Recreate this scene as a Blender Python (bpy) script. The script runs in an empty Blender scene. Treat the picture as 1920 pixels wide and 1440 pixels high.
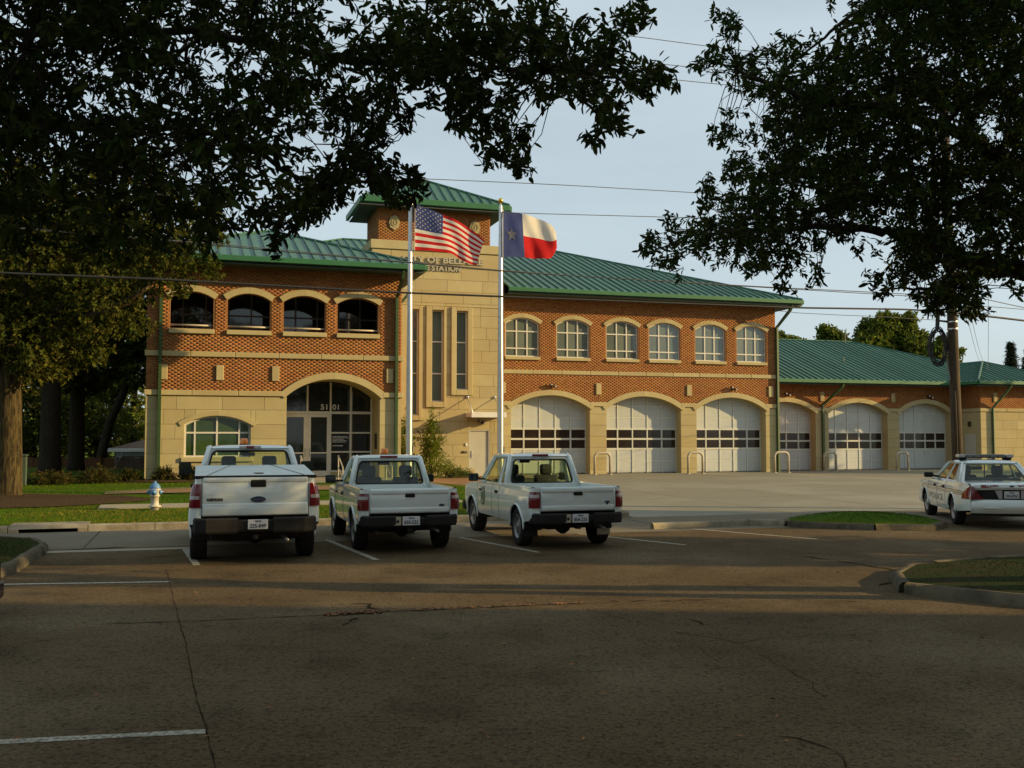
import bpy, bmesh, math, random
import numpy as np
from mathutils import Vector, Matrix
from mathutils.geometry import tessellate_polygon
PI = math.pi
R = math.radians
C = bpy.context.scene.collection
scn = bpy.context.scene
random.seed(7)
rng = np.random.default_rng(11)

# ---------------------------------------------------------------- camera, sky, sun, exposure
EYE = 2.0
PITCH = math.atan(100 / 1900)
cam = bpy.data.cameras.new('camera')
camo = bpy.data.objects.new('camera', cam)
C.objects.link(camo)
camo.location = (0, 0, EYE)
camo.rotation_euler = (PI / 2 + PITCH, 0, 0)
cam.lens = 36 * 1900 / 1920
cam.sensor_width = 36
cam.clip_end = 3000
scn.camera = camo

SUN_EL, SUN_AZ = R(15.3), R(4.0)          # sun stands to the right of the view, a little behind the camera
sdir = Vector((math.cos(SUN_AZ) * math.cos(SUN_EL), -math.sin(SUN_AZ) * math.cos(SUN_EL), math.sin(SUN_EL)))
w = bpy.data.worlds.new('World')
scn.world = w
w.use_nodes = True
wn = w.node_tree
wn.nodes.clear()
sky = wn.nodes.new('ShaderNodeTexSky')
sky.sky_type = 'NISHITA'
sky.sun_disc = False
sky.sun_elevation = SUN_EL
sky.sun_rotation = math.atan2(sdir.x, sdir.y)
sky.air_density = 1.0
sky.dust_density = 2.0
sky.ozone_density = 1.5
wtc = wn.nodes.new('ShaderNodeTexCoord')
wmp = wn.nodes.new('ShaderNodeMapping')
wmp.inputs['Scale'].default_value = (1.2, 1.2, 4.5)
wnz = wn.nodes.new('ShaderNodeTexNoise')
wnz.inputs['Scale'].default_value = 1.6
wnz.inputs['Detail'].default_value = 5
wnz.inputs['Roughness'].default_value = .55
wrp = wn.nodes.new('ShaderNodeMapRange')
wrp.inputs['From Min'].default_value = .3
wrp.inputs['From Max'].default_value = .75
wrp.inputs['To Min'].default_value = .50
wrp.inputs['To Max'].default_value = .70
wmx = wn.nodes.new('ShaderNodeMix')
wmx.data_type = 'RGBA'
wmx.inputs['B'].default_value = (8.5, 10.0, 10.7, 1)     # thin veil of high cloud over the clear sky
wbg = wn.nodes.new('ShaderNodeBackground')
wbg.inputs['Strength'].default_value = .066
wout = wn.nodes.new('ShaderNodeOutputWorld')
L = wn.links.new
L(wtc.outputs['Generated'], wmp.inputs['Vector'])
L(wmp.outputs['Vector'], wnz.inputs['Vector'])
L(wnz.outputs['Fac'], wrp.inputs['Value'])
L(wrp.outputs['Result'], wmx.inputs['Factor'])
L(sky.outputs['Color'], wmx.inputs['A'])
L(wmx.outputs['Result'], wbg.inputs['Color'])
L(wbg.outputs['Background'], wout.inputs['Surface'])

sl = bpy.data.lights.new('sun', 'SUN')
sl.energy = 5.0
sl.angle = R(.5)
sl.color = (1.0, .72, .33)
so = bpy.data.objects.new('sun', sl)
C.objects.link(so)
so.rotation_euler = sdir.to_track_quat('Z', 'Y').to_euler()
so.location = (40, -5, 30)

vs = scn.view_settings
vs.view_transform = 'Standard'
vs.look = 'None'
vs.gamma = 1
vs.exposure = .52
vs.use_curve_mapping = False

# ---------------------------------------------------------------- helpers: tagging
def tag(o, label=None, cat=None, group=None, kind=None):
    if label: o['label'] = label
    if cat: o['category'] = cat
    if group: o['group'] = group
    if kind: o['kind'] = kind
    return o
def empty(name, loc=(0, 0, 0), rz=0, label=None, cat=None, group=None):
    o = bpy.data.objects.new(name, None)
    C.objects.link(o)
    o.location = loc
    o.rotation_euler = (0, 0, rz)
    return tag(o, label, cat, group)
def kids(o): return KIDS.get(o.name, [])
KIDS = {}
def adopt(o, parent):
    if parent is not None:
        o.parent = parent
        KIDS.setdefault(parent.name, []).append(o)
    return o
def copy_tree(o, parent=None):
    c = o.copy()
    C.objects.link(c)
    if parent is not None: adopt(c, parent)
    for ch in list(kids(o)): copy_tree(ch, c)
    return c

# ---------------------------------------------------------------- helpers: materials
def _n(nt, t, **kw):
    n = nt.nodes.new(t)
    for k, v in kw.items(): setattr(n, k, v)
    return n
def mat(name, c1, c2=None, rough=.7, scale=6, detail=4, bump=0, bscale=None, metal=0, spec=.5, coat=0, stretch=(1, 1, 1),
        c3=None, scale3=.4, lo=.35, hi=.65, coord='Object', attr=None):
    m = bpy.data.materials.new(name)
    m.use_nodes = True
    nt = m.node_tree
    b = nt.nodes['Principled BSDF']
    b.inputs['Roughness'].default_value = rough
    b.inputs['Metallic'].default_value = metal
    b.inputs['Specular IOR Level'].default_value = spec
    b.inputs['Coat Weight'].default_value = coat
    tc = _n(nt, 'ShaderNodeTexCoord')
    mp = _n(nt, 'ShaderNodeMapping')
    mp.inputs['Scale'].default_value = stretch
    nt.links.new(tc.outputs[coord], mp.inputs['Vector'])
    col = None
    c2 = c2 or tuple(x * .85 for x in c1)
    nz = _n(nt, 'ShaderNodeTexNoise')
    nz.inputs['Scale'].default_value = scale
    nz.inputs['Detail'].default_value = detail
    nz.inputs['Roughness'].default_value = .6
    nt.links.new(mp.outputs['Vector'], nz.inputs['Vector'])
    mr = _n(nt, 'ShaderNodeMapRange')
    mr.inputs['From Min'].default_value = lo
    mr.inputs['From Max'].default_value = hi
    nt.links.new(nz.outputs['Fac'], mr.inputs['Value'])
    mx = _n(nt, 'ShaderNodeMix', data_type='RGBA')
    mx.inputs['A'].default_value = (*c1, 1)
    mx.inputs['B'].default_value = (*c2, 1)
    nt.links.new(mr.outputs['Result'], mx.inputs['Factor'])
    col = mx.outputs['Result']
    if c3:
        n3 = _n(nt, 'ShaderNodeTexNoise')
        n3.inputs['Scale'].default_value = scale3
        n3.inputs['Detail'].default_value = 5
        nt.links.new(mp.outputs['Vector'], n3.inputs['Vector'])
        m3 = _n(nt, 'ShaderNodeMapRange')
        m3.inputs['From Min'].default_value = .45
        m3.inputs['From Max'].default_value = .68
        nt.links.new(n3.outputs['Fac'], m3.inputs['Value'])
        x3 = _n(nt, 'ShaderNodeMix', data_type='RGBA')
        x3.inputs['B'].default_value = (*c3, 1)
        nt.links.new(m3.outputs['Result'], x3.inputs['Factor'])
        nt.links.new(col, x3.inputs['A'])
        col = x3.outputs['Result']
    if attr:
        at_ = _n(nt, 'ShaderNodeAttribute', attribute_name=attr)
        xm = _n(nt, 'ShaderNodeMix', data_type='RGBA', blend_type='MULTIPLY')
        xm.inputs['Factor'].default_value = 1
        nt.links.new(col, xm.inputs['A'])
        nt.links.new(at_.outputs['Color'], xm.inputs['B'])
        col = xm.outputs['Result']
    nt.links.new(col, b.inputs['Base Color'])
    if bump:
        nb = _n(nt, 'ShaderNodeTexNoise')
        nb.inputs['Scale'].default_value = bscale or scale * 4
        nb.inputs['Detail'].default_value = 6
        nt.links.new(mp.outputs['Vector'], nb.inputs['Vector'])
        bp = _n(nt, 'ShaderNodeBump')
        bp.inputs['Strength'].default_value = bump
        bp.inputs['Distance'].default_value = .02
        nt.links.new(nb.outputs['Fac'], bp.inputs['Height'])
        nt.links.new(bp.outputs['Normal'], b.inputs['Normal'])
    return m
def glass(name, tint, rough=.02, mixmin=.06, mixmax=.6):
    m = bpy.data.materials.new(name)
    m.use_nodes = True
    nt = m.node_tree
    nt.nodes.clear()
    out = _n(nt, 'ShaderNodeOutputMaterial')
    tr = _n(nt, 'ShaderNodeBsdfTransparent')
    tr.inputs['Color'].default_value = (*tint, 1)
    gl = _n(nt, 'ShaderNodeBsdfGlossy')
    gl.inputs['Roughness'].default_value = rough
    fc = _n(nt, 'ShaderNodeLayerWeight')
    pw = _n(nt, 'ShaderNodeMath', operation='POWER')
    pw.inputs[1].default_value = 5
    nt.links.new(fc.outputs['Facing'], pw.inputs[0])
    lw = _n(nt, 'ShaderNodeMath', operation='MULTIPLY_ADD')
    lw.inputs[1].default_value = .95
    lw.inputs[2].default_value = .03
    nt.links.new(pw.outputs[0], lw.inputs[0])
    nz = _n(nt, 'ShaderNodeTexNoise')
    nz.inputs['Scale'].default_value = 5
    ad = _n(nt, 'ShaderNodeMath', operation='MULTIPLY_ADD')
    ad.inputs[1].default_value = .03
    nt.links.new(nz.outputs['Fac'], ad.inputs[0])
    nt.links.new(lw.outputs[0], ad.inputs[2])
    ms = _n(nt, 'ShaderNodeMixShader')
    nt.links.new(ad.outputs[0], ms.inputs['Fac'])
    nt.links.new(tr.outputs[0], ms.inputs[1])
    nt.links.new(gl.outputs[0], ms.inputs[2])
    nt.links.new(ms.outputs[0], out.inputs['Surface'])
    return m
def leafmat(name, c1, c2, trans=.35, rough=.45, scale=1.2):
    m = mat(name, c1, c2, rough=.65, scale=scale, spec=.06, attr='tone')
    nt = m.node_tree
    b = nt.nodes['Principled BSDF']
    tl = _n(nt, 'ShaderNodeBsdfTranslucent')
    hs = _n(nt, 'ShaderNodeHueSaturation')
    hs.inputs['Value'].default_value = 1.5
    src = b.inputs['Base Color'].links[0].from_socket
    nt.links.new(src, hs.inputs['Color'])
    nt.links.new(hs.outputs['Color'], tl.inputs['Color'])
    ms = _n(nt, 'ShaderNodeMixShader')
    ms.inputs['Fac'].default_value = trans
    nt.links.new(b.outputs[0], ms.inputs[1])
    nt.links.new(tl.outputs[0], ms.inputs[2])
    nt.links.new(ms.outputs[0], nt.nodes['Material Output'].inputs['Surface'])
    return m
def brickmat(name):
    m = mat(name, (.36, .145, .065), (.28, .10, .05), rough=.85)
    nt = m.node_tree
    b = nt.nodes['Principled BSDF']
    tc = [n for n in nt.nodes if n.bl_idname == 'ShaderNodeTexCoord'][0]
    sp = _n(nt, 'ShaderNodeSeparateXYZ')
    nt.links.new(tc.outputs['Object'], sp.inputs[0])
    ad = _n(nt, 'ShaderNodeMath', operation='ADD')
    nt.links.new(sp.outputs[0], ad.inputs[0])
    nt.links.new(sp.outputs[1], ad.inputs[1])
    cb = _n(nt, 'ShaderNodeCombineXYZ')
    nt.links.new(ad.outputs[0], cb.inputs[0])
    nt.links.new(sp.outputs[2], cb.inputs[1])
    br = _n(nt, 'ShaderNodeTexBrick')
    br.inputs['Color1'].default_value = (.36, .145, .065, 1)
    br.inputs['Color2'].default_value = (.25, .095, .05, 1)
    br.inputs['Mortar'].default_value = (.38, .30, .2, 1)
    br.inputs['Scale'].default_value = 1
    br.inputs['Brick Width'].default_value = .213
    br.inputs['Row Height'].default_value = .0677
    br.inputs['Mortar Size'].default_value = .008
    nt.links.new(cb.outputs[0], br.inputs['Vector'])
    nt.links.new(br.outputs['Color'], b.inputs['Base Color'])
    return m

M = {}
M['brick'] = mat('brick_clay', (.275, .125, .048), (.236, .104, .041), rough=.85, scale=3, attr='tone', spec=.06)
M['bricktex'] = brickmat('brick_wall')
M['mortar'] = mat('mortar', (.262, .138, .058), (.235, .122, .051), rough=.95, scale=20, spec=.06)
M['stone'] = mat('cast_stone', (.405, .345, .185), (.37, .31, .165), rough=.9, scale=1.4, bump=.15, bscale=40, c3=(.375, .30, .15), scale3=.35, spec=.06)
M['stone_b'] = mat('cast_stone_b', (.385, .325, .175), (.35, .29, .155), rough=.9, scale=1.4, bump=.15, bscale=40, spec=.06)
M['stone_c'] = mat('cast_stone_c', (.43, .37, .20), (.39, .33, .175), rough=.9, scale=1.7, bump=.15, bscale=40, spec=.06)
M['joint'] = mat('stone_joint', (.28, .235, .125), (.25, .205, .11), rough=.95, scale=20)
M['roof'] = mat('roof_metal', (.040, .122, .082), (.035, .107, .072), rough=.5, scale=.5, stretch=(1, 1, 1))
M['roof_b'] = mat('roof_metal_b', (.036, .112, .076), (.032, .098, .066), rough=.46, scale=.7)
M['roof_c'] = mat('roof_metal_c', (.045, .132, .092), (.039, .117, .081), rough=.54, scale=.6)
M['fascia'] = mat('fascia_green', (.022, .125, .045), (.02, .11, .04), rough=.5, scale=2)
M['downpipe'] = mat('downpipe_green', (.03, .07, .018), (.028, .06, .016), rough=.5, scale=3)
M['soffit'] = mat('soffit_green', (.035, .06, .04), (.03, .05, .035), rough=.7, scale=3)
M['frame'] = mat('window_frame', (.60, .58, .50), (.55, .53, .46), rough=.5, scale=4)
M['pane'] = mat('window_pane', (.12, .15, .125), (.09, .115, .10), rough=.05, scale=.8, spec=.9)
M['pane_b'] = mat('window_pane_b', (.085, .11, .10), (.13, .15, .125), rough=.06, scale=1.2, spec=.9)
M['pane_c'] = mat('window_pane_c', (.15, .175, .145), (.11, .135, .12), rough=.05, scale=.6, spec=.9)
M['pane_dark'] = mat('dark_pane', (.012, .016, .014), (.02, .024, .02), rough=.04, scale=.7, spec=.7)
M['pane_green'] = mat('green_pane', (.02, .045, .012), (.05, .085, .02), rough=.05, scale=.6, spec=.5)
M['garage'] = mat('garage_white', (.45, .475, .445), (.41, .435, .41), rough=.45, scale=1.5)
M['garage_b'] = mat('garage_white_b', (.43, .45, .42), (.39, .41, .385), rough=.5, scale=1.1)
M['garage_c'] = mat('garage_white_c', (.465, .485, .465), (.43, .45, .43), rough=.42, scale=2.1)
M['garage_rib'] = mat('garage_rib', (.55, .55, .47), (.50, .50, .43), rough=.45, scale=2)
M['garage_pane'] = mat('garage_pane', (.018, .012, .010), (.026, .018, .014), rough=.12, scale=2)
M['doorgrey'] = mat('steel_door', (.44, .43, .35), (.41, .40, .33), rough=.5, scale=2)
M['white'] = mat('white_metal', (.68, .68, .64), (.62, .62, .58), rough=.4, scale=3)
M['alu'] = mat('aluminium', (.62, .62, .60), (.55, .55, .54), rough=.35, metal=.75, scale=4)
M['chrome'] = mat('chrome', (.7, .7, .7), (.65, .65, .65), rough=.12, metal=1, scale=4)
M['gold'] = mat('gold_ball', (.75, .48, .10), (.65, .40, .08), rough=.25, metal=1, scale=6)
M['dark'] = mat('dark_interior', (.014, .012, .010), (.02, .017, .014), rough=.9, scale=3)
M['black'] = mat('black_plastic', (.014, .013, .012), (.022, .020, .018), rough=.7, scale=9, spec=.2)
M['rubber'] = mat('tyre_rubber', (.014, .013, .012), (.024, .022, .018), rough=.85, scale=14, spec=.2)
M['bronze'] = mat('bronze_plaque', (.03, .022, .012), (.045, .03, .016), rough=.45, metal=.4, scale=20)
M['lot'] = mat('lot_concrete', (.134, .092, .047), (.078, .054, .028), rough=.93, scale=70, detail=10, bump=.5, bscale=150, c3=(.150, .112, .064), scale3=.33, lo=.2, hi=.8, spec=.06)
nt = M['lot'].node_tree
b_ = nt.nodes['Principled BSDF']
src_ = b_.inputs['Base Color'].links[0].from_socket
tc_ = [n for n in nt.nodes if n.bl_idname == 'ShaderNodeTexCoord'][0]
for sc_, lo_, hi_, dk_ in ((.9, .52, .75, .62), (3.5, .55, .72, .78), (22, .50, .64, .55), (36, .32, .42, 1.6), (48, .60, .64, .30), (60, .31, .36, 2.4), (6, .56, .70, .74)):
    nz_ = _n(nt, 'ShaderNodeTexNoise'); nz_.inputs['Scale'].default_value = sc_; nz_.inputs['Detail'].default_value = 6
    mr_n = _n(nt, 'ShaderNodeMapRange'); mr_n.inputs['From Min'].default_value = lo_; mr_n.inputs['From Max'].default_value = hi_
    if dk_ > 1: mr_n.inputs['To Min'].default_value, mr_n.inputs['To Max'].default_value = 1, 0
    mx_ = _n(nt, 'ShaderNodeMix', data_type='RGBA', blend_type='MULTIPLY')
    mx_.inputs['B'].default_value = (dk_, dk_, dk_, 1)
    mx_.clamp_result = False
    nt.links.new(tc_.outputs['Object'], nz_.inputs['Vector']); nt.links.new(nz_.outputs['Fac'], mr_n.inputs['Value'])
    nt.links.new(mr_n.outputs['Result'], mx_.inputs['Factor']); nt.links.new(src_, mx_.inputs['A'])
    src_ = mx_.outputs['Result']
nt.links.new(src_, b_.inputs['Base Color'])
M['street'] = mat('street_concrete', (.17, .145, .10), (.135, .115, .08), rough=.9, scale=30, detail=8, bump=.2, bscale=90, c3=(.20, .17, .125), scale3=.3, spec=.06)
M['apron'] = mat('apron_concrete', (.235, .22, .165), (.185, .17, .125), rough=.9, scale=16, detail=8, bump=.15, bscale=70, c3=(.27, .255, .20), scale3=.22, spec=.06)
M['kerb'] = mat('kerb_concrete', (.25, .215, .155), (.17, .145, .10), rough=.93, scale=7, detail=8, bump=.5, bscale=35, c3=(.30, .27, .20), scale3=2, spec=.06)
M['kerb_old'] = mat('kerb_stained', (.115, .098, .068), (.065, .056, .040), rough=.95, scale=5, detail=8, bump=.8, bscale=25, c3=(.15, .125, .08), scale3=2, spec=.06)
M['walk'] = mat('walk_concrete', (.32, .28, .20), (.27, .235, .17), rough=.9, scale=12, detail=7, bump=.2, bscale=50, spec=.06)
M['dry_blade'] = mat('dry_blade', (.17, .14, .03), (.12, .12, .022), rough=.9, scale=3, attr='tone', spec=.06)
M['turf'] = mat('dirt_shade_turf', (.018, .032, .004), (.034, .027, .009), rough=.97, scale=2.2, detail=8, bump=.8, bscale=60, spec=.06)  # grass mixed with dirt, made darker: shade is put into the colour
M['turf_blade'] = mat('turf_blade', (.022, .045, .004), (.034, .040, .006), rough=.9, scale=3, attr='tone', spec=.06)  # blade colour carries the same painted shade as the turf
M['paver'] = mat('walk_paver', (.26, .16, .085), (.21, .13, .068), rough=.9, scale=18, bump=.2, bscale=60, spec=.06)
M['grass'] = mat('grass_ground', (.036, .082, .002), (.054, .092, .003), rough=.95, scale=9, detail=6, bump=.6, bscale=60, c3=(.085, .090, .006), scale3=.5, spec=.06)
M['blade'] = mat('grass_blade', (.042, .100, .002), (.062, .110, .003), rough=.8, scale=3, attr='tone', spec=.06)
M['mulch'] = mat('mulch', (.085, .056, .026), (.04, .026, .013), rough=.97, scale=14, detail=8, bump=1, bscale=45, spec=.06)
M['paint'] = mat('worn_paint', (.44, .41, .33), (.12, .10, .06), rough=.85, scale=30, detail=9, lo=.40, hi=.66, spec=.06)
M['crack'] = mat('crack_dirt', (.016, .012, .007), (.03, .022, .012), rough=.98, scale=30, spec=.02)
M['litter'] = mat('dry_leaf', (.24, .095, .022), (.12, .05, .015), rough=.85, scale=30, attr='tone')
M['bark'] = mat('bark', (.078, .058, .026), (.022, .017, .009), rough=.95, scale=4, detail=8, bump=1, bscale=9, stretch=(4, 4, .7), lo=.4, hi=.6, spec=.06)
M['bark_dark'] = mat('bark_dark', (.04, .032, .022), (.022, .018, .012), rough=.95, scale=5, detail=8, bump=1, bscale=12, stretch=(3, 3, .8), spec=.06)
M['pole'] = mat('pole_wood', (.070, .045, .020), (.030, .019, .009), rough=.9, scale=4, detail=8, bump=.6, bscale=14, stretch=(8, 8, .5))
M['wire'] = mat('cable_black', (.014, .013, .013), (.02, .018, .018), rough=.6, scale=4)
M['wire_grey'] = mat('cable_grey', (.10, .10, .10), (.08, .08, .08), rough=.5, scale=4)
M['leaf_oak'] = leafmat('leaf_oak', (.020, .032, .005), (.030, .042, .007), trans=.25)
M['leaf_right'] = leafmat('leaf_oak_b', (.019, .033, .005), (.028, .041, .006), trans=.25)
M['leaf_olive'] = leafmat('leaf_olive', (.075, .080, .014), (.050, .066, .012))
M['leaf_far'] = leafmat('leaf_far', (.075, .115, .018), (.10, .125, .024))
M['leaf_dark'] = leafmat('leaf_dark', (.052, .074, .014), (.066, .080, .016))
M['leaf_bamboo'] = leafmat('leaf_yellowgreen', (.12, .165, .022), (.085, .12, .016))
M['leaf_low'] = leafmat('leaf_groundcover', (.13, .16, .05), (.09, .12, .035))
M['leaf_shrub'] = leafmat('leaf_shrub', (.035, .045, .012), (.06, .055, .016))
M['leaf_rust'] = leafmat('leaf_rust', (.065, .055, .016), (.050, .052, .014))
M['conifer'] = leafmat('leaf_conifer', (.02, .035, .022), (.028, .045, .025), trans=.15)
M['carwhite'] = mat('white_paint', (.66, .71, .67), (.61, .66, .62), rough=.22, scale=1.5, coat=1.0)
M['cover'] = mat('white_cover', (.58, .62, .58), (.53, .57, .53), rough=.55, scale=2, spec=.2)
M['carplum'] = mat('dark_paint', (.02, .013, .024), (.024, .016, .028), rough=.25, scale=1.5, coat=.6)
M['lensred'] = mat('red_lens', (.16, .006, .012), (.12, .004, .008), rough=.15, scale=20, coat=.5)
M['lenswhite'] = mat('clear_lens', (.42, .38, .36), (.34, .31, .29), rough=.15, scale=30, coat=.5)
M['lensorange'] = mat('amber_lens', (.75, .20, .01), (.6, .15, .01), rough=.2, scale=20, coat=.4)
M['carglass'] = glass('car_glass', (.78, .86, .70))
M['seat'] = mat('seat_cloth', (.03, .032, .034), (.04, .042, .044), rough=.9, scale=20)
M['interior'] = mat('cab_trim', (.045, .05, .045), (.035, .038, .035), rough=.8, scale=6)
M['rim'] = mat('wheel_rim', (.32, .32, .31), (.22, .21, .20), rough=.4, metal=.6, scale=9)
M['platebg'] = mat('plate_face', (.62, .62, .60), (.55, .56, .56), rough=.4, scale=30)
M['ink'] = mat('dark_ink', (.02, .025, .06), (.03, .03, .06), rough=.6, scale=8)
M['badgeblue'] = mat('badge_blue', (.012, .02, .07), (.01, .016, .055), rough=.3, scale=8)
def cloth_mat(name, c1, c2):
    m = mat(name, c1, c2, rough=.85, scale=4, spec=.1)
    nt = m.node_tree
    tl = _n(nt, 'ShaderNodeBsdfTranslucent')
    tl.inputs['Color'].default_value = (*c1, 1)
    ms = _n(nt, 'ShaderNodeMixShader')
    ms.inputs['Fac'].default_value = .4
    nt.links.new(nt.nodes['Principled BSDF'].outputs[0], ms.inputs[1])
    nt.links.new(tl.outputs[0], ms.inputs[2])
    nt.links.new(ms.outputs[0], nt.nodes['Material Output'].inputs['Surface'])
    return m
M['flagblue'] = cloth_mat('flag_blue', (.055, .075, .20), (.045, .06, .17))
M['flagred'] = cloth_mat('flag_red', (.52, .02, .02), (.44, .017, .018))
M['flagwhite'] = cloth_mat('flag_white', (.66, .62, .54), (.60, .57, .50))
M['hydblue'] = mat('hydrant_blue', (.09, .22, .42), (.07, .17, .34), rough=.5, scale=9)
M['hydwhite'] = mat('hydrant_white', (.50, .46, .38), (.34, .29, .22), rough=.6, scale=9)
M['fence'] = mat('fence_wood', (.12, .062, .03), (.08, .042, .022), rough=.9, scale=3, detail=7, stretch=(6, 6, .6), bump=.3, spec=.06)
M['shingle'] = mat('roof_shingle', (.16, .10, .065), (.11, .072, .048), rough=.95, scale=18, detail=5)
M['siding'] = mat('house_siding', (.42, .44, .44), (.36, .38, .38), rough=.8, scale=2)
M['steelgrey'] = mat('grey_steel', (.16, .155, .14), (.12, .118, .11), rough=.6, scale=4)
M['hoop'] = mat('hoop_tan', (.42, .37, .27), (.36, .31, .22), rough=.5, scale=5)
M['starcloth'] = mat('star_cloth', (.085, .09, .12), (.075, .08, .11), rough=.85, scale=6)
M['gild'] = mat('gold_lettering', (.42, .36, .22), (.38, .32, .20), rough=.5, scale=6)
M['redink'] = mat('red_lettering', (.25, .02, .015), (.2, .015, .012), rough=.5, scale=6)
M['sealgreen'] = mat('seal_green', (.06, .14, .05), (.05, .11, .04), rough=.5, scale=8)
M['letter'] = mat('sign_letter', (.38, .35, .25), (.34, .31, .22), rough=.5, scale=5)
M['decal'] = mat('white_decal', (.6, .6, .58), (.5, .5, .48), rough=.6, scale=6)

# ---------------------------------------------------------------- helpers: mesh building
class MB:
    def __init__(s):
        s.v, s.f, s.mi = [], [], []
        s.cur = 0
    def add(s, vs, fs):
        o = len(s.v)
        s.v += [tuple(p) for p in vs]
        s.f += [tuple(i + o for i in f) for f in fs]
        s.mi += [s.cur] * len(fs)
        return s
    def box(s, a, b):
        x0, y0, z0 = a
        x1, y1, z1 = b
        x0, x1 = min(x0, x1), max(x0, x1); y0, y1 = min(y0, y1), max(y0, y1); z0, z1 = min(z0, z1), max(z0, z1)
        return s.add([(x0, y0, z0), (x1, y0, z0), (x1, y1, z0), (x0, y1, z0), (x0, y0, z1), (x1, y0, z1), (x1, y1, z1), (x0, y1, z1)],
                     [(0, 3, 2, 1), (4, 5, 6, 7), (0, 1, 5, 4), (1, 2, 6, 5), (2, 3, 7, 6), (3, 0, 4, 7)])
    def bbox(s, a, b, r=.02, seg=2, mtx=None):
        bm = bmesh.new()
        bmesh.ops.create_cube(bm, size=1)
        for v in bm.verts:
            v.co = Vector(((a[0] + b[0]) / 2 + v.co.x * abs(b[0] - a[0]), (a[1] + b[1]) / 2 + v.co.y * abs(b[1] - a[1]), (a[2] + b[2]) / 2 + v.co.z * abs(b[2] - a[2])))
        bmesh.ops.bevel(bm, geom=list(bm.edges), offset=r, segments=seg, profile=.5, affect='EDGES')
        bm.verts.index_update()
        vs = [(mtx @ v.co) if mtx else v.co for v in bm.verts]
        s.add([tuple(v) for v in vs], [[v.index for v in f.verts] for f in bm.faces])
        bm.free()
        return s
    def poly(s, pts): return s.add(pts, [tuple(range(len(pts)))])
    def prism(s, loop, off):
        n = len(loop)
        o = Vector(off)
        a = [Vector(p) for p in loop]
        return s.add([tuple(p) for p in a] + [tuple(p + o) for p in a],
                     [tuple(range(n)), tuple(range(2 * n - 1, n - 1, -1))] + [(i, n + i, n + (i + 1) % n, (i + 1) % n) for i in range(n)])
    def grid(s, fn, nu, nv):
        vs = [fn(i / nu, j / nv) for i in range(nu + 1) for j in range(nv + 1)]
        return s.add(vs, [(i * (nv + 1) + j, (i + 1) * (nv + 1) + j, (i + 1) * (nv + 1) + j + 1, i * (nv + 1) + j + 1) for i in range(nu) for j in range(nv)])
    def tube(s, pts, r, n=8, cap=True, sq=None):
        pts = [Vector(p) for p in pts]
        k = len(pts)
        rr = r if isinstance(r, (list, tuple)) else [r] * k
        rings = []
        up = None
        for i in range(k):
            t = (pts[min(i + 1, k - 1)] - pts[max(i - 1, 0)]).normalized()
            if up is None:
                up = Vector((0, 0, 1)) if abs(t.z) < .9 else Vector((1, 0, 0))
            a = t.cross(up)
            if a.length < 1e-4: a = t.orthogonal()
            a.normalize()
            b = a.cross(t).normalized()
            up = b
            if sq:
                rings += [tuple(pts[i] + a * x * sq[0] + b * y * sq[1]) for x, y in ((-1, -1), (1, -1), (1, 1), (-1, 1))]
            else:
                rings += [tuple(pts[i] + (a * math.cos(2 * PI * q / n) + b * math.sin(2 * PI * q / n)) * rr[i]) for q in range(n)]
        if sq: n = 4
        fs = [(i * n + q, i * n + (q + 1) % n, (i + 1) * n + (q + 1) % n, (i + 1) * n + q) for i in range(k - 1) for q in range(n)]
        if cap: fs += [tuple(range(n - 1, -1, -1)), tuple((k - 1) * n + q for q in range(n))]
        return s.add(rings, fs)
    def lathe(s, prof, n=20, org=(0, 0, 0), ax='z'):
        vs = []
        for r_, h in prof:
            for q in range(n):
                a = 2 * PI * q / n
                c, d = r_ * math.cos(a), r_ * math.sin(a)
                p = (c, d, h) if ax == 'z' else ((h, c, d) if ax == 'x' else (c, h, -d))
                vs.append((p[0] + org[0], p[1] + org[1], p[2] + org[2]))
        k = len(prof)
        fs = [(i * n + q, i * n + (q + 1) % n, (i + 1) * n + (q + 1) % n, (i + 1) * n + q) for i in range(k - 1) for q in range(n)]
        return s.add(vs, fs)
    def build(s, name, m, parent=None, smooth=False, label=None, kind=None, fix=False):
        me = bpy.data.meshes.new(name)
        me.from_pydata(s.v, [], s.f)
        ms = m if isinstance(m, (list, tuple)) else [m]
        for q in ms: me.materials.append(q)
        if len(ms) > 1: me.polygons.foreach_set('material_index', s.mi)
        if fix:
            bm = bmesh.new(); bm.from_mesh(me)
            bmesh.ops.remove_doubles(bm, verts=bm.verts, dist=1e-4)
            bmesh.ops.recalc_face_normals(bm, faces=bm.faces)
            bm.to_mesh(me); bm.free()
        if smooth: me.polygons.foreach_set('use_smooth', [True] * len(me.polygons))
        me.update()
        o = bpy.data.objects.new(name, me)
        C.objects.link(o)
        adopt(o, parent)
        if label: o['label'] = label
        if kind: o['kind'] = kind
        return o
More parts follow.
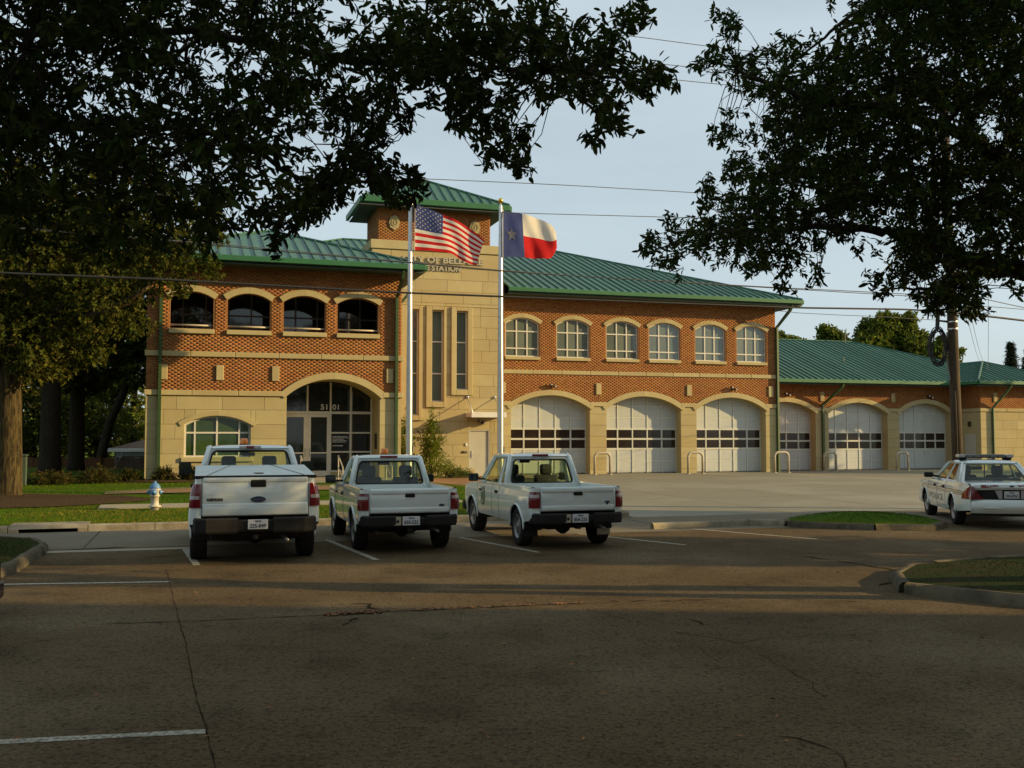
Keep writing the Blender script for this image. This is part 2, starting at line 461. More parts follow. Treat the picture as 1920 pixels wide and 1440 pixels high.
def mesh_np(name, verts, quads, m, parent=None, tone=None, kind=None, smooth=False):
    me = bpy.data.meshes.new(name)
    nv, nf = len(verts), len(quads)
    k = quads.shape[1]
    me.vertices.add(nv)
    me.vertices.foreach_set('co', verts.astype(np.float32).ravel())
    me.loops.add(nf * k)
    me.loops.foreach_set('vertex_index', quads.astype(np.int32).ravel())
    me.polygons.add(nf)
    me.polygons.foreach_set('loop_start', np.arange(0, nf * k, k, dtype=np.int32))
    if tone is not None:
        at_ = me.attributes.new('tone', 'FLOAT_COLOR', 'POINT')
        c = np.ones((nv, 4), np.float32)
        c[:, :3] = tone
        at_.data.foreach_set('color', c.ravel())
    me.materials.append(m)
    me.update(calc_edges=True)
    me.validate()
    if smooth: me.polygons.foreach_set('use_smooth', [True] * nf)
    o = bpy.data.objects.new(name, me)
    C.objects.link(o)
    adopt(o, parent)
    if kind: o['kind'] = kind
    return o
def text_mb(body, size, ext=.0, track=1.0, bold=0.0):
    cu = bpy.data.curves.new('txt', 'FONT')
    cu.body = body
    cu.size = size
    cu.extrude = ext
    cu.offset = bold
    cu.space_character = track
    cu.resolution_u = 3
    o = bpy.data.objects.new('txt', cu)
    C.objects.link(o)
    bpy.context.view_layer.update()
    me = o.evaluated_get(bpy.context.evaluated_depsgraph_get()).to_mesh()
    mb = MB()
    mb.add([tuple(v.co) for v in me.vertices], [tuple(p.vertices) for p in me.polygons])
    bpy.data.objects.remove(o)
    bpy.data.curves.remove(cu)
    return mb
def place(mb, fn):
    mb.v = [tuple(fn(Vector(p))) for p in mb.v]
    return mb
def width(mb):
    xs = [p[0] for p in mb.v] or [0]
    return min(xs), max(xs)
def lerp(a, b, t): return a + (b - a) * t
def interp(x, xs, ys):
    return float(np.interp(x, xs, ys))
def ground_at(px, py, z=0.0):
    """the ground point that the photograph shows at a pixel of its 1920 x 1440 frame"""
    b = -(py - 720) / 1900
    d = Vector(((px - 960) / 1900, math.cos(PITCH) - b * math.sin(PITCH), math.sin(PITCH) + b * math.cos(PITCH)))
    t = (z - EYE) / d.z
    return Vector((t * d.x, t * d.y, z))
def at(px, py, Y):
    """the point at distance Y in front of the camera that the photograph shows at a pixel"""
    b = -(py - 720) / 1900
    d = Vector(((px - 960) / 1900, math.cos(PITCH) - b * math.sin(PITCH), math.sin(PITCH) + b * math.cos(PITCH)))
    t = Y / d.y
    return Vector((t * d.x, Y, EYE + t * d.z))
# ---------------------------------------------------------------- the place: station frame (s along the front, d out towards the street)
TH = R(17.46)
OX, OY = -.434, 48.53
UX, UY = math.cos(TH), math.sin(TH)
NX, NY = math.sin(TH), -math.cos(TH)
def W(s, d, z=0.0): return Vector((OX + s * UX + d * NX, OY + s * UY + d * NY, z))
def toSD(p): return ((p[0] - OX) * UX + (p[1] - OY) * UY, (p[0] - OX) * NX + (p[1] - OY) * NY)
def sstep(a, b, x):
    t = min(1, max(0, (x - a) / (b - a)))
    return t * t * (3 - 2 * t)
def z_lawn(s, d):
    hi = lerp(.44, .19, sstep(-7, -4, s))
    return lerp(.13, hi, sstep(22.8, 9, d))
def z_apron(s, d):
    hi = lerp(.20, .07, sstep(14.5, 17, s))
    return lerp(.002, hi, min(1, max(0, (23 - d) / lerp(23, 27.6, sstep(14.5, 17, s)))))
def sheet(name, m, fn, nu, nv, kind='structure', smooth=True, label=None):
    return MB().grid(fn, nu, nv).build(name, m, None, smooth, label, kind)

MB().poly([(-900, -300, -.07), (900, -300, -.07), (900, 1500, -.07), (-900, 1500, -.07)]).build('ground', M['grass'], None, kind='structure')
# parking lot and street are one concrete level, butted along d = 26.6
sheet('parking_lot', M['lot'], lambda u, v: W(lerp(-70, 70, u), lerp(75, 26.6, v), 0), 20, 12)
sheet('street', M['street'], lambda u, v: W(lerp(-110, 110, u), lerp(26.6, 23.0, v), 0.0), 30, 2)
sheet('apron', M['apron'], lambda u, v: W(lerp(-3.6, 48, u), lerp(23.0, -5.3, v), z_apron(lerp(-3.6, 48, u), lerp(23.0, -5.3, v))), 60, 30)
sheet('lawn', M['grass'], lambda u, v: W(lerp(-60, -3.6, u), lerp(22.85, -12, v), z_lawn(lerp(-60, -3.6, u), lerp(22.85, -12, v))), 70, 40)

def strip(name, m, pts, wd, z, kind='structure', jag=0, closed=False):
    """flat ribbon along world points"""
    mb = MB()
    vs = []
    k = len(pts)
    for i, p in enumerate(pts):
        a, b = Vector(pts[max(i - 1, 0)]), Vector(pts[min(i + 1, k - 1)])
        t = (b - a); t.z = 0; t.normalize()
        nn = Vector((-t.y, t.x, 0))
        ww = wd[i] if isinstance(wd, (list, tuple)) else wd
        ww *= 1 + jag * random.uniform(-1, 1)
        q = Vector(p)
        zz = z(q) if callable(z) else z
        for sg in (-1, 1):
            e = q + nn * ww / 2 * sg
            vs.append((e.x, e.y, zz))
    mb.add(vs, [(2 * i, 2 * i + 1, 2 * i + 3, 2 * i + 2) for i in range(k - 1)])
    return mb.build(name, m, None, kind=kind)
def dens(pts, step):
    out = []
    for a, b in zip(pts[:-1], pts[1:]):
        a, b = Vector(a), Vector(b)
        n = max(1, int((b - a).length / step))
        out += [a.lerp(b, i / n) for i in range(n)]
    return out + [Vector(pts[-1])]

# walks on the lawn, seen between tree, hydrant and trucks
def sdpatch(name, m, s0, s1, d0, d1, dz, zf=z_lawn, n=8, thick=.05):
    mb = MB()
    mb.grid(lambda u, v: W(lerp(s0, s1, u), lerp(d0, d1, v), zf(lerp(s0, s1, u), lerp(d0, d1, v)) + dz), n, 4)
    for (a, b) in (((s0, d0), (s1, d0)), ((s0, d1), (s1, d1)), ((s0, d0), (s0, d1)), ((s1, d0), (s1, d1))):
        mb.grid(lambda u, v: W(lerp(a[0], b[0], u), lerp(a[1], b[1], u), zf(lerp(a[0], b[0], u), lerp(a[1], b[1], u)) + dz - .08 * v), n, 1)
    return mb.build(name, m, None, kind='structure')
x = -34.0
while x < -19.0:
    sdpatch('sidewalk_slab', M['walk'], x, x + 1.48, 18.7, 17.3, .035, n=2)
    x += 1.5
for x in (-16.4, -14.9, -13.4, -11.9, -10.4):
    sdpatch('sidewalk_slab', M['walk'], x, x + 1.48, 18.9, 17.9, .03, n=2)
for x in (-6.2, -4.9):
    sdpatch('sidewalk_slab', M['walk'], x, x + 1.28, 18.9, 17.9, .03, n=2)
for k in range(8):
    sdpatch('path_slab', M['walk'], -9.3, -6.9, 18.9 - k * 1.1, 17.82 - k * 1.1, .03, n=3)
sdpatch('paver_walk', M['paver'], -6.6, -3.61, 9.4, 1.6, .02, n=4)
sdpatch('paver_forecourt', M['paver'], -3.59, .3, 9.4, .2, .02, zf=z_apron, n=4)
mb = MB()
arc = []
for i in range(13):
    t = i / 12
    arc.append((lerp(-16.6, -9.4, t), 14.2 - 1.0 * math.sin(t * 2.2)))
vs = []
for s_, d_ in arc:
    hw = .12 + .75 * min(1, (s_ + 16.9) / 2.4)
    for q in (-1, 1): vs.append(W(s_, d_ + q * hw, z_lawn(s_, d_ + q * hw) + .02))
mb.add(vs, [(2 * i, 2 * i + 1, 2 * i + 3, 2 * i + 2) for i in range(12)])
mb.build('paver_path', M['paver'], None, kind='structure')
for q in (-1, 1):
    pts = [W(s_, d_ + q * (.19 + .75 * min(1, (s_ + 16.9) / 2.4)), 0) for s_, d_ in arc]
    strip('path_edging', M['walk'], pts, .13, lambda p: z_lawn(*toSD(p)) + .035)
# entrance landing and steps
def sdbox(name, m, s0, s1, d0, d1, z0, z1, parent=None, kind='structure', r=.012):
    mb = MB()
    mb.bbox((min(s0, s1), min(-d0, -d1), z0), (max(s0, s1), max(-d0, -d1), z1), r, 1)
    if parent is None: place(mb, lambda p: W(p.x, -p.y, p.z))
    return mb.build(name, m, parent, kind=kind)
sdbox('entrance_landing', M['walk'], -11.3, -6.5, 10.6, 5.6, .0, .455)
sdbox('entrance_step', M['walk'], -11.3, -6.5, 11.5, 10.605, .0, .31)
# kerb along the far side of the street: each cast length a piece, with a storm drain slot on the left
def kerb_piece(s0, s1, slot=False):
    h = .15
    prof = [(23.0, 0), (22.985, h - .03), (22.95, h), (22.84, h), (22.84, 0)]
    mb = MB()
    g = .008
    if slot:
        h1 = .075
        a = [W(s0 + g, 23.0, h1), W(s0 + g, 22.95, h), W(s0 + g, 22.3, h + .012), W(s0 + g, 22.3, h1)]
        b = [W(s1 - g, 23.0, h1), W(s1 - g, 22.95, h), W(s1 - g, 22.3, h + .012), W(s1 - g, 22.3, h1)]
        mb.add(a + b, [(0, 1, 5, 4), (1, 2, 6, 5), (2, 3, 7, 6), (3, 0, 4, 7), (0, 3, 2, 1), (4, 5, 6, 7)])
        for e0, e1 in ((s0 + g, s0 + .2), (s1 - .2, s1 - g)):
            a = [W(e0, 23.0, 0), W(e0, 23.0, h1), W(e0, 22.84, h1), W(e0, 22.84, 0)]
            b = [W(e1, 23.0, 0), W(e1, 23.0, h1), W(e1, 22.84, h1), W(e1, 22.84, 0)]
            mb.add(a + b, [(0, 1, 5, 4), (1, 2, 6, 5), (2, 3, 7, 6), (0, 3, 2, 1), (4, 5, 6, 7)])
        mb2 = MB().add([W(s0, 22.5, .0), W(s1, 22.5, 0), W(s1, 22.5, h1), W(s0, 22.5, h1), W(s0, 22.99, .006), W(s1, 22.99, .006)], [(0, 1, 2, 3), (0, 1, 5, 4)])
        mb2.build('drain_void', M['crack'], None, kind='structure')
        return mb.build('drain_kerb', M['kerb'], None, kind='structure')
    n = len(prof)
    a = [W(s0 + g, d_, z_) for d_, z_ in prof]
    b = [W(s1 - g, d_, z_) for d_, z_ in prof]
    mb.add(a + b, [(i, i + 1, n + i + 1, n + i) for i in range(n - 1)] + [tuple(range(n)), tuple(range(2 * n - 1, n - 1, -1))])
    return mb.build('kerb_length', M['kerb'], None, kind='structure')
kx = [-60, -50, -40, -30, -24, -20.9, -17.8, -16.25, -14.9, -12.2, -9.4, -6.6, -3.7]
for a, b in zip(kx[:-1], kx[1:]): kerb_piece(a, b, slot=(a == -17.8))

# mulch bed round the big tree, worn verge
def blob_sheet(name, m, cx, cy, rs, rd, dz, n=36, wob=.06):
    mb = MB()
    vs = [W(cx, cy, z_lawn(cx, cy) + dz + .06)]
    for ring in (.5, 1.0):
        for i in range(n):
            a = 2 * PI * i / n
            k = ring * (1 + wob * math.sin(3 * a + 1) + wob * .5 * math.sin(7 * a))
            s_, d_ = cx + rs * k * math.cos(a), cy + rd * k * math.sin(a)
            vs.append(W(s_, d_, z_lawn(s_, d_) + (dz + .05 if ring < 1 else dz)))
    fs = [(0, 1 + i, 1 + (i + 1) % n) for i in range(n)] + [(1 + i, 1 + n + i, 1 + n + (i + 1) % n, 1 + (i + 1) % n) for i in range(n)]
    mb.add(vs, fs)
    return mb.build(name, m, None, True, kind='structure')
TREE_S, TREE_D = toSD(ground_at(12, 938, .22))
blob_sheet('mulch_bed', M['mulch'], TREE_S + .2, TREE_D + 1.6, 3.5, 2.1, .02)
blob_sheet('mulch_bed', M['mulch'], -14.2, 8.5, 3.0, .9, .015)
blob_sheet('planting_bed', M['mulch'], -4.9, 1.4, 1.9, .9, .015)

# grass blades on the lawn and the islands
def blades(name, pts, h0, h1, m, kind='stuff'):
    n = len(pts)
    p = np.array(pts, np.float64)
    a = rng.uniform(0, 2 * PI, n)
    hh = rng.uniform(h0, h1, n)
    wd = hh * rng.uniform(.10, .2, n)
    dx, dy = np.cos(a), np.sin(a)
    lean = rng.uniform(-.5, .5, (n, 2)) * hh[:, None]
    v = np.zeros((n, 4, 3))
    v[:, 0] = p - np.stack([dx * wd, dy * wd, 0 * wd], 1)
    v[:, 1] = p + np.stack([dx * wd, dy * wd, 0 * wd], 1)
    v[:, 2] = p + np.stack([lean[:, 0] + dx * wd * .3, lean[:, 1] + dy * wd * .3, hh], 1)
    v[:, 3] = p + np.stack([lean[:, 0] - dx * wd * .3, lean[:, 1] - dy * wd * .3, hh], 1)
    q = np.arange(n * 4).reshape(n, 4)
    t = np.repeat(rng.uniform(.65, 1.3, (n, 1)) * np.array([[1, 1, 1]]) * np.stack([rng.uniform(.85, 1.4, n), np.ones(n), np.ones(n)], 1), 4, axis=0)
    return mesh_np(name, v.reshape(-1, 3), q, m, None, t, kind)
pts = []
while len(pts) < 60000:
    s_, d_ = random.uniform(-27, -3.8), 22.7 - 15 * random.random() ** 1.3
    if -9.4 < s_ < -6.8 and d_ < 19: continue
    if (17.2 < d_ < 18.8 and s_ < -19): continue
    if 17.85 < d_ < 18.95 and s_ > -16.5: continue
    if ((s_ - TREE_S - .2) / 3.5) ** 2 + ((d_ - TREE_D - 1.6) / 2.1) ** 2 < 1: continue
    if s_ > -6.7 and d_ < 9.4: continue
    if s_ > -11.4 and d_ < 11.6: continue
    if s_ > -16.8 and abs(d_ - 14.4) < .95 and s_ < -9: continue
    pts.append(W(s_, d_, z_lawn(s_, d_)))
blades('grass', pts, .018, .042, M['blade'])

pts = []
while len(pts) < 15000:
    s_, d_ = random.uniform(-27, -3.8), random.uniform(18.95, 22.75)
    if math.sin(s_ * 1.1) + math.sin(d_ * 2.3 + s_ * .4) + random.gauss(0, .6) < .1: continue
    pts.append(W(s_, d_, z_lawn(s_, d_)))
blades('grass', pts, .015, .04, M['dry_blade'])
# slab joints of the apron and the street
za = lambda p: z_apron(*toSD(p)) + .005
for s_ in (1.0, 4.93, 9.88, 14.8, 19.8, 24.8, 29.8, 34.8): strip('slab_joint', M['crack'], dens([W(s_, 22.9, 0), W(s_, .25 if s_ < 15 else -4.3, 0)], 1.0), .016, za, jag=.5)
for d_ in (5.5, 11.0, 17.0): strip('slab_joint', M['crack'], dens([W(-3.4, d_, 0), W(46, d_, 0)], 1.0), .016, za, jag=.5)
for s_ in range(-40, 44, 6): strip('slab_joint', M['crack'], dens([W(s_, 26.5, 0), W(s_, 23.05, 0)], .6), .016, .005, jag=.5)
# worn bay lines, the pale gutter strip and joints in the lot
def gline(a, b, wd=.1, z=.004, m='paint', name='bay_line'):
    strip(name, M[m], dens([ground_at(*a), ground_at(*b)], .25), wd, z, jag=.12)
gline((348, 1030), (369, 1060), .11)
gline((612, 1012), (706, 1050), .11)
gline((862, 1008), (1011, 1036), .10)
gline((1085, 1001), (1286, 1022), .10)
gline((1300, 992), (1532, 1011), .10)
gline((-120, 1098), (320, 1091), .10)
gline((-120, 1398), (386, 1372), .10)
gline((68, 1036), (372, 1027), .34, m='walk', name='gutter_strip')
def crack(pix, wd=.02, z=.006, m='crack', name='pavement_crack', rough=.05):
    p = dens([ground_at(*q) for q in pix], .12)
    p = [q + Vector((random.uniform(-1, 1), random.uniform(-1, 1), 0)) * rough for q in p]
    strip(name, M[m], p, wd, z, jag=.7)
crack([(312, 1068), (332, 1150), (346, 1200), (368, 1310), (388, 1372), (404, 1440), (420, 1520)], .008, rough=.007)
crack([(200, 1170), (340, 1166), (520, 1158), (640, 1152), (760, 1146), (960, 1137), (1160, 1129)], .02, rough=.012, name='slab_joint')
crack([(660, 1132), (690, 1133), (715, 1150)], .03)
crack([(672, 1158), (650, 1172)], .03)
crack([(1103, 1144), (1170, 1163), (1240, 1180), (1340, 1198), (1385, 1208)], .008)
crack([(1290, 1163), (1320, 1172)], .02)
crack([(1385, 1208), (1490, 1260), (1550, 1310)], .006)
crack([(1385, 1206), (1520, 1190), (1650, 1178)], .006)
crack([(1170, 1128), (1290, 1126), (1400, 1122), (1600, 1128)], .02)
crack([(1500, 1043), (1600, 1056), (1690, 1072)], .035, rough=.03)
crack([(1650, 1098), (1700, 1088)], .05)
crack([(130, 1031), (190, 1029), (240, 1026)], .06)
crack([(1450, 1380), (1500, 1383), (1540, 1400), (1600, 1440)], .012)
crack([(384, 1345), (430, 1335)], .012)
for _ in range(0):
    a = (random.uniform(60, 1850), random.uniform(1180, 1420))
    crack([a, (a[0] + random.uniform(14, 60), a[1] + random.uniform(-6, 6))], .01, rough=.02)
# dry leaves: a drift on the joint, strays elsewhere
pts = []
def flat_leaves(name, centres, size, m, kind):
    n = len(centres)
    p = np.array(centres)
    a = rng.uniform(0, 2 * PI, n)
    l = rng.uniform(.6, 1.2, n) * size
    c, s_ = np.cos(a), np.sin(a)
    v = np.zeros((n, 4, 3))
    for k, (fx, fy) in enumerate(((-.5, 0), (0, -.22), (.5, 0), (0, .22))):
        v[:, k, 0] = p[:, 0] + l * (fx * c - fy * s_)
        v[:, k, 1] = p[:, 1] + l * (fx * s_ + fy * c)
        v[:, k, 2] = p[:, 2] + .008 + rng.uniform(0, .02, n)
    t = np.repeat(rng.uniform(.5, 1.4, (n, 1)) * np.ones((1, 3)), 4, axis=0)
    return mesh_np(name, v.reshape(-1, 3), np.arange(4 * n).reshape(n, 4), m, None, t, kind)
cs = []
for _ in range(420):
    t = random.random()
    p = ground_at(lerp(608, 715, t), lerp(1154, 1148, t))
    cs.append(p + Vector((0, random.gauss(0, .045), 0)))
for _ in range(160):
    t = random.random()
    p = ground_at(lerp(715, 1100, t), lerp(1148, 1131, t))
    cs.append(p + Vector((0, random.gauss(0, .02), 0)))
flat_leaves('leaf_litter', cs, .05, M['litter'], 'stuff')
cs = [ground_at(random.uniform(20, 1900), random.uniform(1040, 1435)) for _ in range(60)]
cs += [ground_at(428, 1410), ground_at(577, 1421), ground_at(470, 1238), ground_at(148, 1178)]
flat_leaves('leaf_litter', cs, .06, M['litter'], 'stuff')

# kerbed islands at the edge of the lot
def island(name_k, pts, h, wd, m, gapsegs=(), fill=None, hump=.12, closed=True, tm='turf', bm_='turf_blade'):
    """kerb stones along a polyline (world points), grass inside"""
    P = dens(pts + ([pts[0]] if closed else []), .45)
    run, runs = 0, []
    k = 0
    seg = []
    for i, p in enumerate(P):
        seg.append(p)
        if len(seg) >= 6 or i == len(P) - 1:
            if len(seg) > 1: runs.append(seg)
            seg = [p]
    for j, sg in enumerate(runs):
        if j in gapsegs: continue
        mb = MB()
        prof = [(-wd / 2, 0), (-wd / 2 + .02, h * .75), (-wd / 2 + .06, h), (wd / 2 - .06, h), (wd / 2 - .02, h * .75), (wd / 2, 0)]
        n = len(prof)
        vs = []
        q = [v.copy() for v in sg]
        d0 = (q[1] - q[0]).normalized() * .012
        q[0] += d0; q[-1] -= (q[-1] - q[-2]).normalized() * .012
        jit = [random.uniform(-.012, .012) for _ in range(3)]
        for i, p in enumerate(q):
            t = (q[min(i + 1, len(q) - 1)] - q[max(i - 1, 0)]).normalized()
            nn = Vector((-t.y, t.x, 0))
            for a, b in prof:
                vs.append(p + nn * (a + random.uniform(-.008, .008)) + Vector((0, 0, b + (jit[0] if b > 0 else 0) + random.uniform(-.006, .006) * (b > 0))))
        fs = [(i * n + c, i * n + c + 1, (i + 1) * n + c + 1, (i + 1) * n + c) for i in range(len(q) - 1) for c in range(n - 1)]
        fs += [tuple(range(n)), tuple((len(q) - 1) * n + c for c in range(n - 1, -1, -1))]
        mb.add(vs, fs)
        mb.build(name_k, m, None, True, kind='structure')
    if fill:
        c = sum(pts, Vector()) / len(pts)
        mb = MB()
        rings = (1, .7, .4)
        vs = [tuple(c + Vector((0, 0, h + hump)))]
        n = len(P) - (1 if closed else 0)
        for r_ in rings:
            for p in P[:n]:
                q = c.lerp(p, r_)
                vs.append((q.x, q.y, h - .02 + hump * (1 - r_ ** 2)))
        fs = []
        for ri in range(2):
            fs += [(1 + ri * n + i, 1 + ri * n + (i + 1) % n, 1 + (ri + 1) * n + (i + 1) % n, 1 + (ri + 1) * n + i) for i in range(n)]
        fs += [(0, 1 + 2 * n + i, 1 + 2 * n + (i + 1) % n) for i in range(n)]
        mb.add(vs, fs)
        mb.build(fill, M[tm], None, True, kind='structure')
        gp = []
        while len(gp) < 9000:
            p = random.choice(P[:n]); r_ = math.sqrt(random.random()) * .97
            q = c.lerp(p.lerp(random.choice(P[:n]), random.random() * .3), r_)
            gp.append(Vector((q.x, q.y, h - .02 + hump * (1 - r_ ** 2))))
        blades('grass', gp, .012, .035, M[bm_])
G = ground_at
near = [G(1700, 1112), G(1684, 1090), G(1712, 1073), G(1790, 1065), G(1925, 1056), G(2100, 1050), G(2500, 1046), G(2600, 1150), G(2300, 1165), G(1960, 1140), G(1880, 1132), G(1800, 1124)]
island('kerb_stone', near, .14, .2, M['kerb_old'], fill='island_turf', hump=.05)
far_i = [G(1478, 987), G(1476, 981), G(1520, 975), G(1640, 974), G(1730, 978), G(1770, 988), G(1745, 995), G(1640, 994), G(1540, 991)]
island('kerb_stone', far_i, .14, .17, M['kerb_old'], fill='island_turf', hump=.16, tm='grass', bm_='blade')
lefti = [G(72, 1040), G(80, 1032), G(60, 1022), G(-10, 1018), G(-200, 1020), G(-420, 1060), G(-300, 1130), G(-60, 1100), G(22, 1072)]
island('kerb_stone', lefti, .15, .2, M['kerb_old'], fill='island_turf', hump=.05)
island('kerb_stone', [G(1222, 992), G(1300, 989), G(1400, 985), G(1462, 985)], .13, .17, M['kerb'], closed=False)
# ---------------------------------------------------------------- the fire station
ST = empty('fire_station', (OX, OY, 0), TH, 'two storey brick and stone fire station with green roofs and white garage doors', 'fire station')
IB, IT = 3.50, 3.73           # impost band
BB, BT = 5.06, 5.26           # belt band
def part(mb, name, m, parent=ST, smooth=False, kind=None, label=None, fix=False): return mb.build(name, m, parent, smooth, label, kind, fix)
def circ(s0, s1, zs, zc):
    a, h = (s1 - s0) / 2, zc - zs
    r_ = (a * a + h * h) / (2 * h)
    return (s0 + s1) / 2, zc - r_, r_
def arcpts(s0, s1, zs, zc, n=16, t=0.0, ext=0.0):
    """points of the arch from right to left, at radius + t"""
    sc, cz, r_ = circ(s0, s1, zs, zc)
    a0 = math.asin(min(1, (s1 - sc) / r_)) + ext / r_
    return [(sc + (r_ + t) * math.sin(lerp(a0, -a0, i / n)), cz + (r_ + t) * math.cos(lerp(a0, -a0, i / n))) for i in range(n + 1)]
def archloop(s0, s1, zb, zs, zc, n=16): return [(s0, zb), (s1, zb)] + arcpts(s0, s1, zs, zc, n)
def arch_top(s0, s1, zs, zc, t=0.0):
    sc, cz, r_ = circ(s0, s1, zs, zc)
    return lambda s: cz + math.sqrt(max(0, (r_ + t) ** 2 - (s - sc) ** 2))
def wall(name, loop, holes, d, m, reveal=(), rm=None, parent=ST, rmat_name='reveal'):
    polys = [[Vector((p[0], p[1], 0)) for p in loop]] + [[Vector((p[0], p[1], 0)) for p in h] for h in holes]
    flat = [q for l in polys for q in l]
    tris = tessellate_polygon(polys)
    mb = MB()
    fs = []
    for t in tris:
        a, b, c = (flat[i] for i in t)
        if (b - a).cross(c - a).z < 0: t = (t[0], t[2], t[1])
        fs.append(tuple(t))
    mb.add([(q.x, -d, q.y) for q in flat], fs)
    o = part(mb, name, m, parent)
    for h, dep in zip(holes, reveal):
        if not dep: continue
        rb = MB()
        n = len(h)
        rb.add([(p[0], -d, p[1]) for p in h] + [(p[0], -d + dep, p[1]) for p in h], [(i, n + i, n + (i + 1) % n, (i + 1) % n) for i in range(n)])
        part(rb, 'opening_reveal', rm or m, o)
    return o
def rect(a, b, z0, z1): return [(a, z0), (b, z0), (b, z1), (a, z1)]
def brickwork(frame, a0, a1, z0, z1, excl, parent):
    """individual bricks in running bond, clipped at the ends, left out where excl says so"""
    course, ln, gap = .0677, .213, .009
    rows = int((z1 - z0) / course + .3)
    out = []
    for r_ in range(rows):
        zb = z0 + r_ * course + gap / 2
        zt = min(z0 + (r_ + 1) * course - gap / 2, z1)
        off = -(ln / 2) * (r_ % 2)
        k = int((a1 - a0) / ln) + 2
        for i in range(k):
            x0 = max(a0, a0 + off + i * ln) + .0025
            x1 = min(a1, a0 + off + (i + 1) * ln) - .0025
            if x1 - x0 < .02: continue
            if excl:
                zm = (zb + zt) / 2
                xs_ = [lerp(x0, x1, q / 6) for q in range(7)]
                ok = [not excl(q, zm) for q in xs_]
                if not any(ok): continue
                if not all(ok):
                    ks = [q for q in range(7) if ok[q]]
                    x0, x1 = xs_[ks[0]], xs_[ks[-1]]
                    if not all(ok[ks[0]:ks[-1] + 1]) or x1 - x0 < .03: continue
            out.append((x0, x1, zb, zt))
    b = np.array(out)
    n = len(b)
    dep = rng.uniform(.0006, .0014, n)
    v = np.zeros((n, 8, 3))
    for k, (ix, iz, io) in enumerate(((0, 2, 0), (1, 2, 0), (1, 3, 0), (0, 3, 0), (0, 2, 1), (1, 2, 1), (1, 3, 1), (0, 3, 1))):
        v[:, k, 0] = b[:, ix]; v[:, k, 1] = b[:, iz]; v[:, k, 2] = dep * io
    v = v.reshape(-1, 3)
    co = frame(v)
    f = np.array([[4, 5, 6, 7], [0, 1, 5, 4], [1, 2, 6, 5], [2, 3, 7, 6], [3, 0, 4, 7]])
    q = (np.arange(n)[:, None, None] * 8 + f[None]).reshape(-1, 4)
    base = rng.uniform(.90, 1.09, (n, 1)) * (1 + .07 * np.sin(b[:, :1] * 1.3 + 2 * np.sin(b[:, 2:3] * 1.1)))
    dk = (rng.random((n, 1)) < .08) * .16
    t = np.clip(base - dk, .35, 1.3) * np.array([[1, 1, 1]]) * np.stack([np.ones(n), rng.uniform(.85, 1.12, n), rng.uniform(.85, 1.1, n)], 1)
    return mesh_np('brickwork', co, q, M['brick'], parent, np.repeat(t, 8, axis=0), 'stuff')
def fr_front(d): return lambda v: np.stack([v[:, 0], -d - v[:, 2], v[:, 1]], 1)
def fr_left(s): return lambda v: np.stack([s - v[:, 2], v[:, 0], v[:, 1]], 1)      # a runs along local y
STN = [M['stone'], M['stone_b'], M['stone_c'], M['stone']]
def stone_block(loop, d, parent, proud=.02, m=None):
    mb = MB()
    n = len(loop)
    cx = sum(p[0] for p in loop) / n
    cz = sum(p[1] for p in loop) / n
    e = .004
    ins = [(p[0] + (e if p[0] < cx else -e), p[1] + (e if p[1] < cz else -e)) for p in loop]
    mb.add([(p[0], -d, p[1]) for p in loop] + [(p[0], -d - proud, p[1]) for p in ins],
           [tuple(range(n, 2 * n))] + [(i, (i + 1) % n, n + (i + 1) % n, n + i) for i in range(n)])
    return mb.build('stone_block', m or random.choice(STN), parent)
def stonework(parent, a0, a1, levels, d, opens=(), ln=(1.1, 1.9), fixed=None):
    """opens: (s0, s1, zbottom, top function). Blocks are cut to the openings."""
    g = .003
    for k, (z0, z1) in enumerate(zip(levels[:-1], levels[1:])):
        cuts = [a0]
        x = a0 + (random.uniform(.35, .9) if k % 2 else random.uniform(.9, 1.4)) * (ln[0] / 1.1)
        while x < a1 - .35:
            cuts.append(x)
            x += random.uniform(*ln)
        if a1 - a0 < 1.3: cuts = [a0]
        cuts.append(a1)
        for o in opens:
            if o[2] < z1 - .02 and (o[3]((o[0] + o[1]) / 2) > z0 + .02):
                cuts += [c for c in (o[0], o[1]) if a0 < c < a1]
        cuts = sorted(set(cuts))
        for x0, x1 in zip(cuts[:-1], cuts[1:]):
            if x1 - x0 < .03: continue
            mid = (x0 + x1) / 2
            hit = [o for o in opens if o[0] - .001 <= mid <= o[1] + .001]
            lo, segs = None, []
            if not hit: segs = [[(x0 + g, z0 + g), (x1 - g, z0 + g), (x1 - g, z1 - g), (x0 + g, z1 - g)]]
            else:
                o = hit[0]
                if z1 <= o[2] + .01: segs = [[(x0 + g, z0 + g), (x1 - g, z0 + g), (x1 - g, z1 - g), (x0 + g, z1 - g)]]
                else:
                    if z0 < o[2] - .02: segs.append([(x0 + g, z0 + g), (x1 - g, z0 + g), (x1 - g, o[2]), (x0 + g, o[2])])
                    n = 8
                    bot = [(lerp(x0 + g, x1 - g, i / n), max(z0 + g, o[3](lerp(x0 + g, x1 - g, i / n)))) for i in range(n + 1)]
                    if all(b[1] > z1 - .03 for b in bot): pass
                    else:
                        keep = [b for b in bot if b[1] < z1 - g]
                        if len(keep) >= 2: segs.append(keep + [(keep[-1][0], z1 - g), (keep[0][0], z1 - g)])
            for s_ in segs: stone_block(s_, d, parent)
def band(a0, a1, z0, z1, d, proud=.07, name='band_stone', ln=1.55, parent=ST, ret=0):
    n = max(1, round((a1 - a0) / ln))
    for i in range(n):
        x0, x1 = lerp(a0, a1, i / n) + .004, lerp(a0, a1, (i + 1) / n) - .004
        mb = MB().bbox((x0, -d - proud, z0), (x1, -d + .02, z1), .018, 1)
        part(mb, name, random.choice(STN), parent)
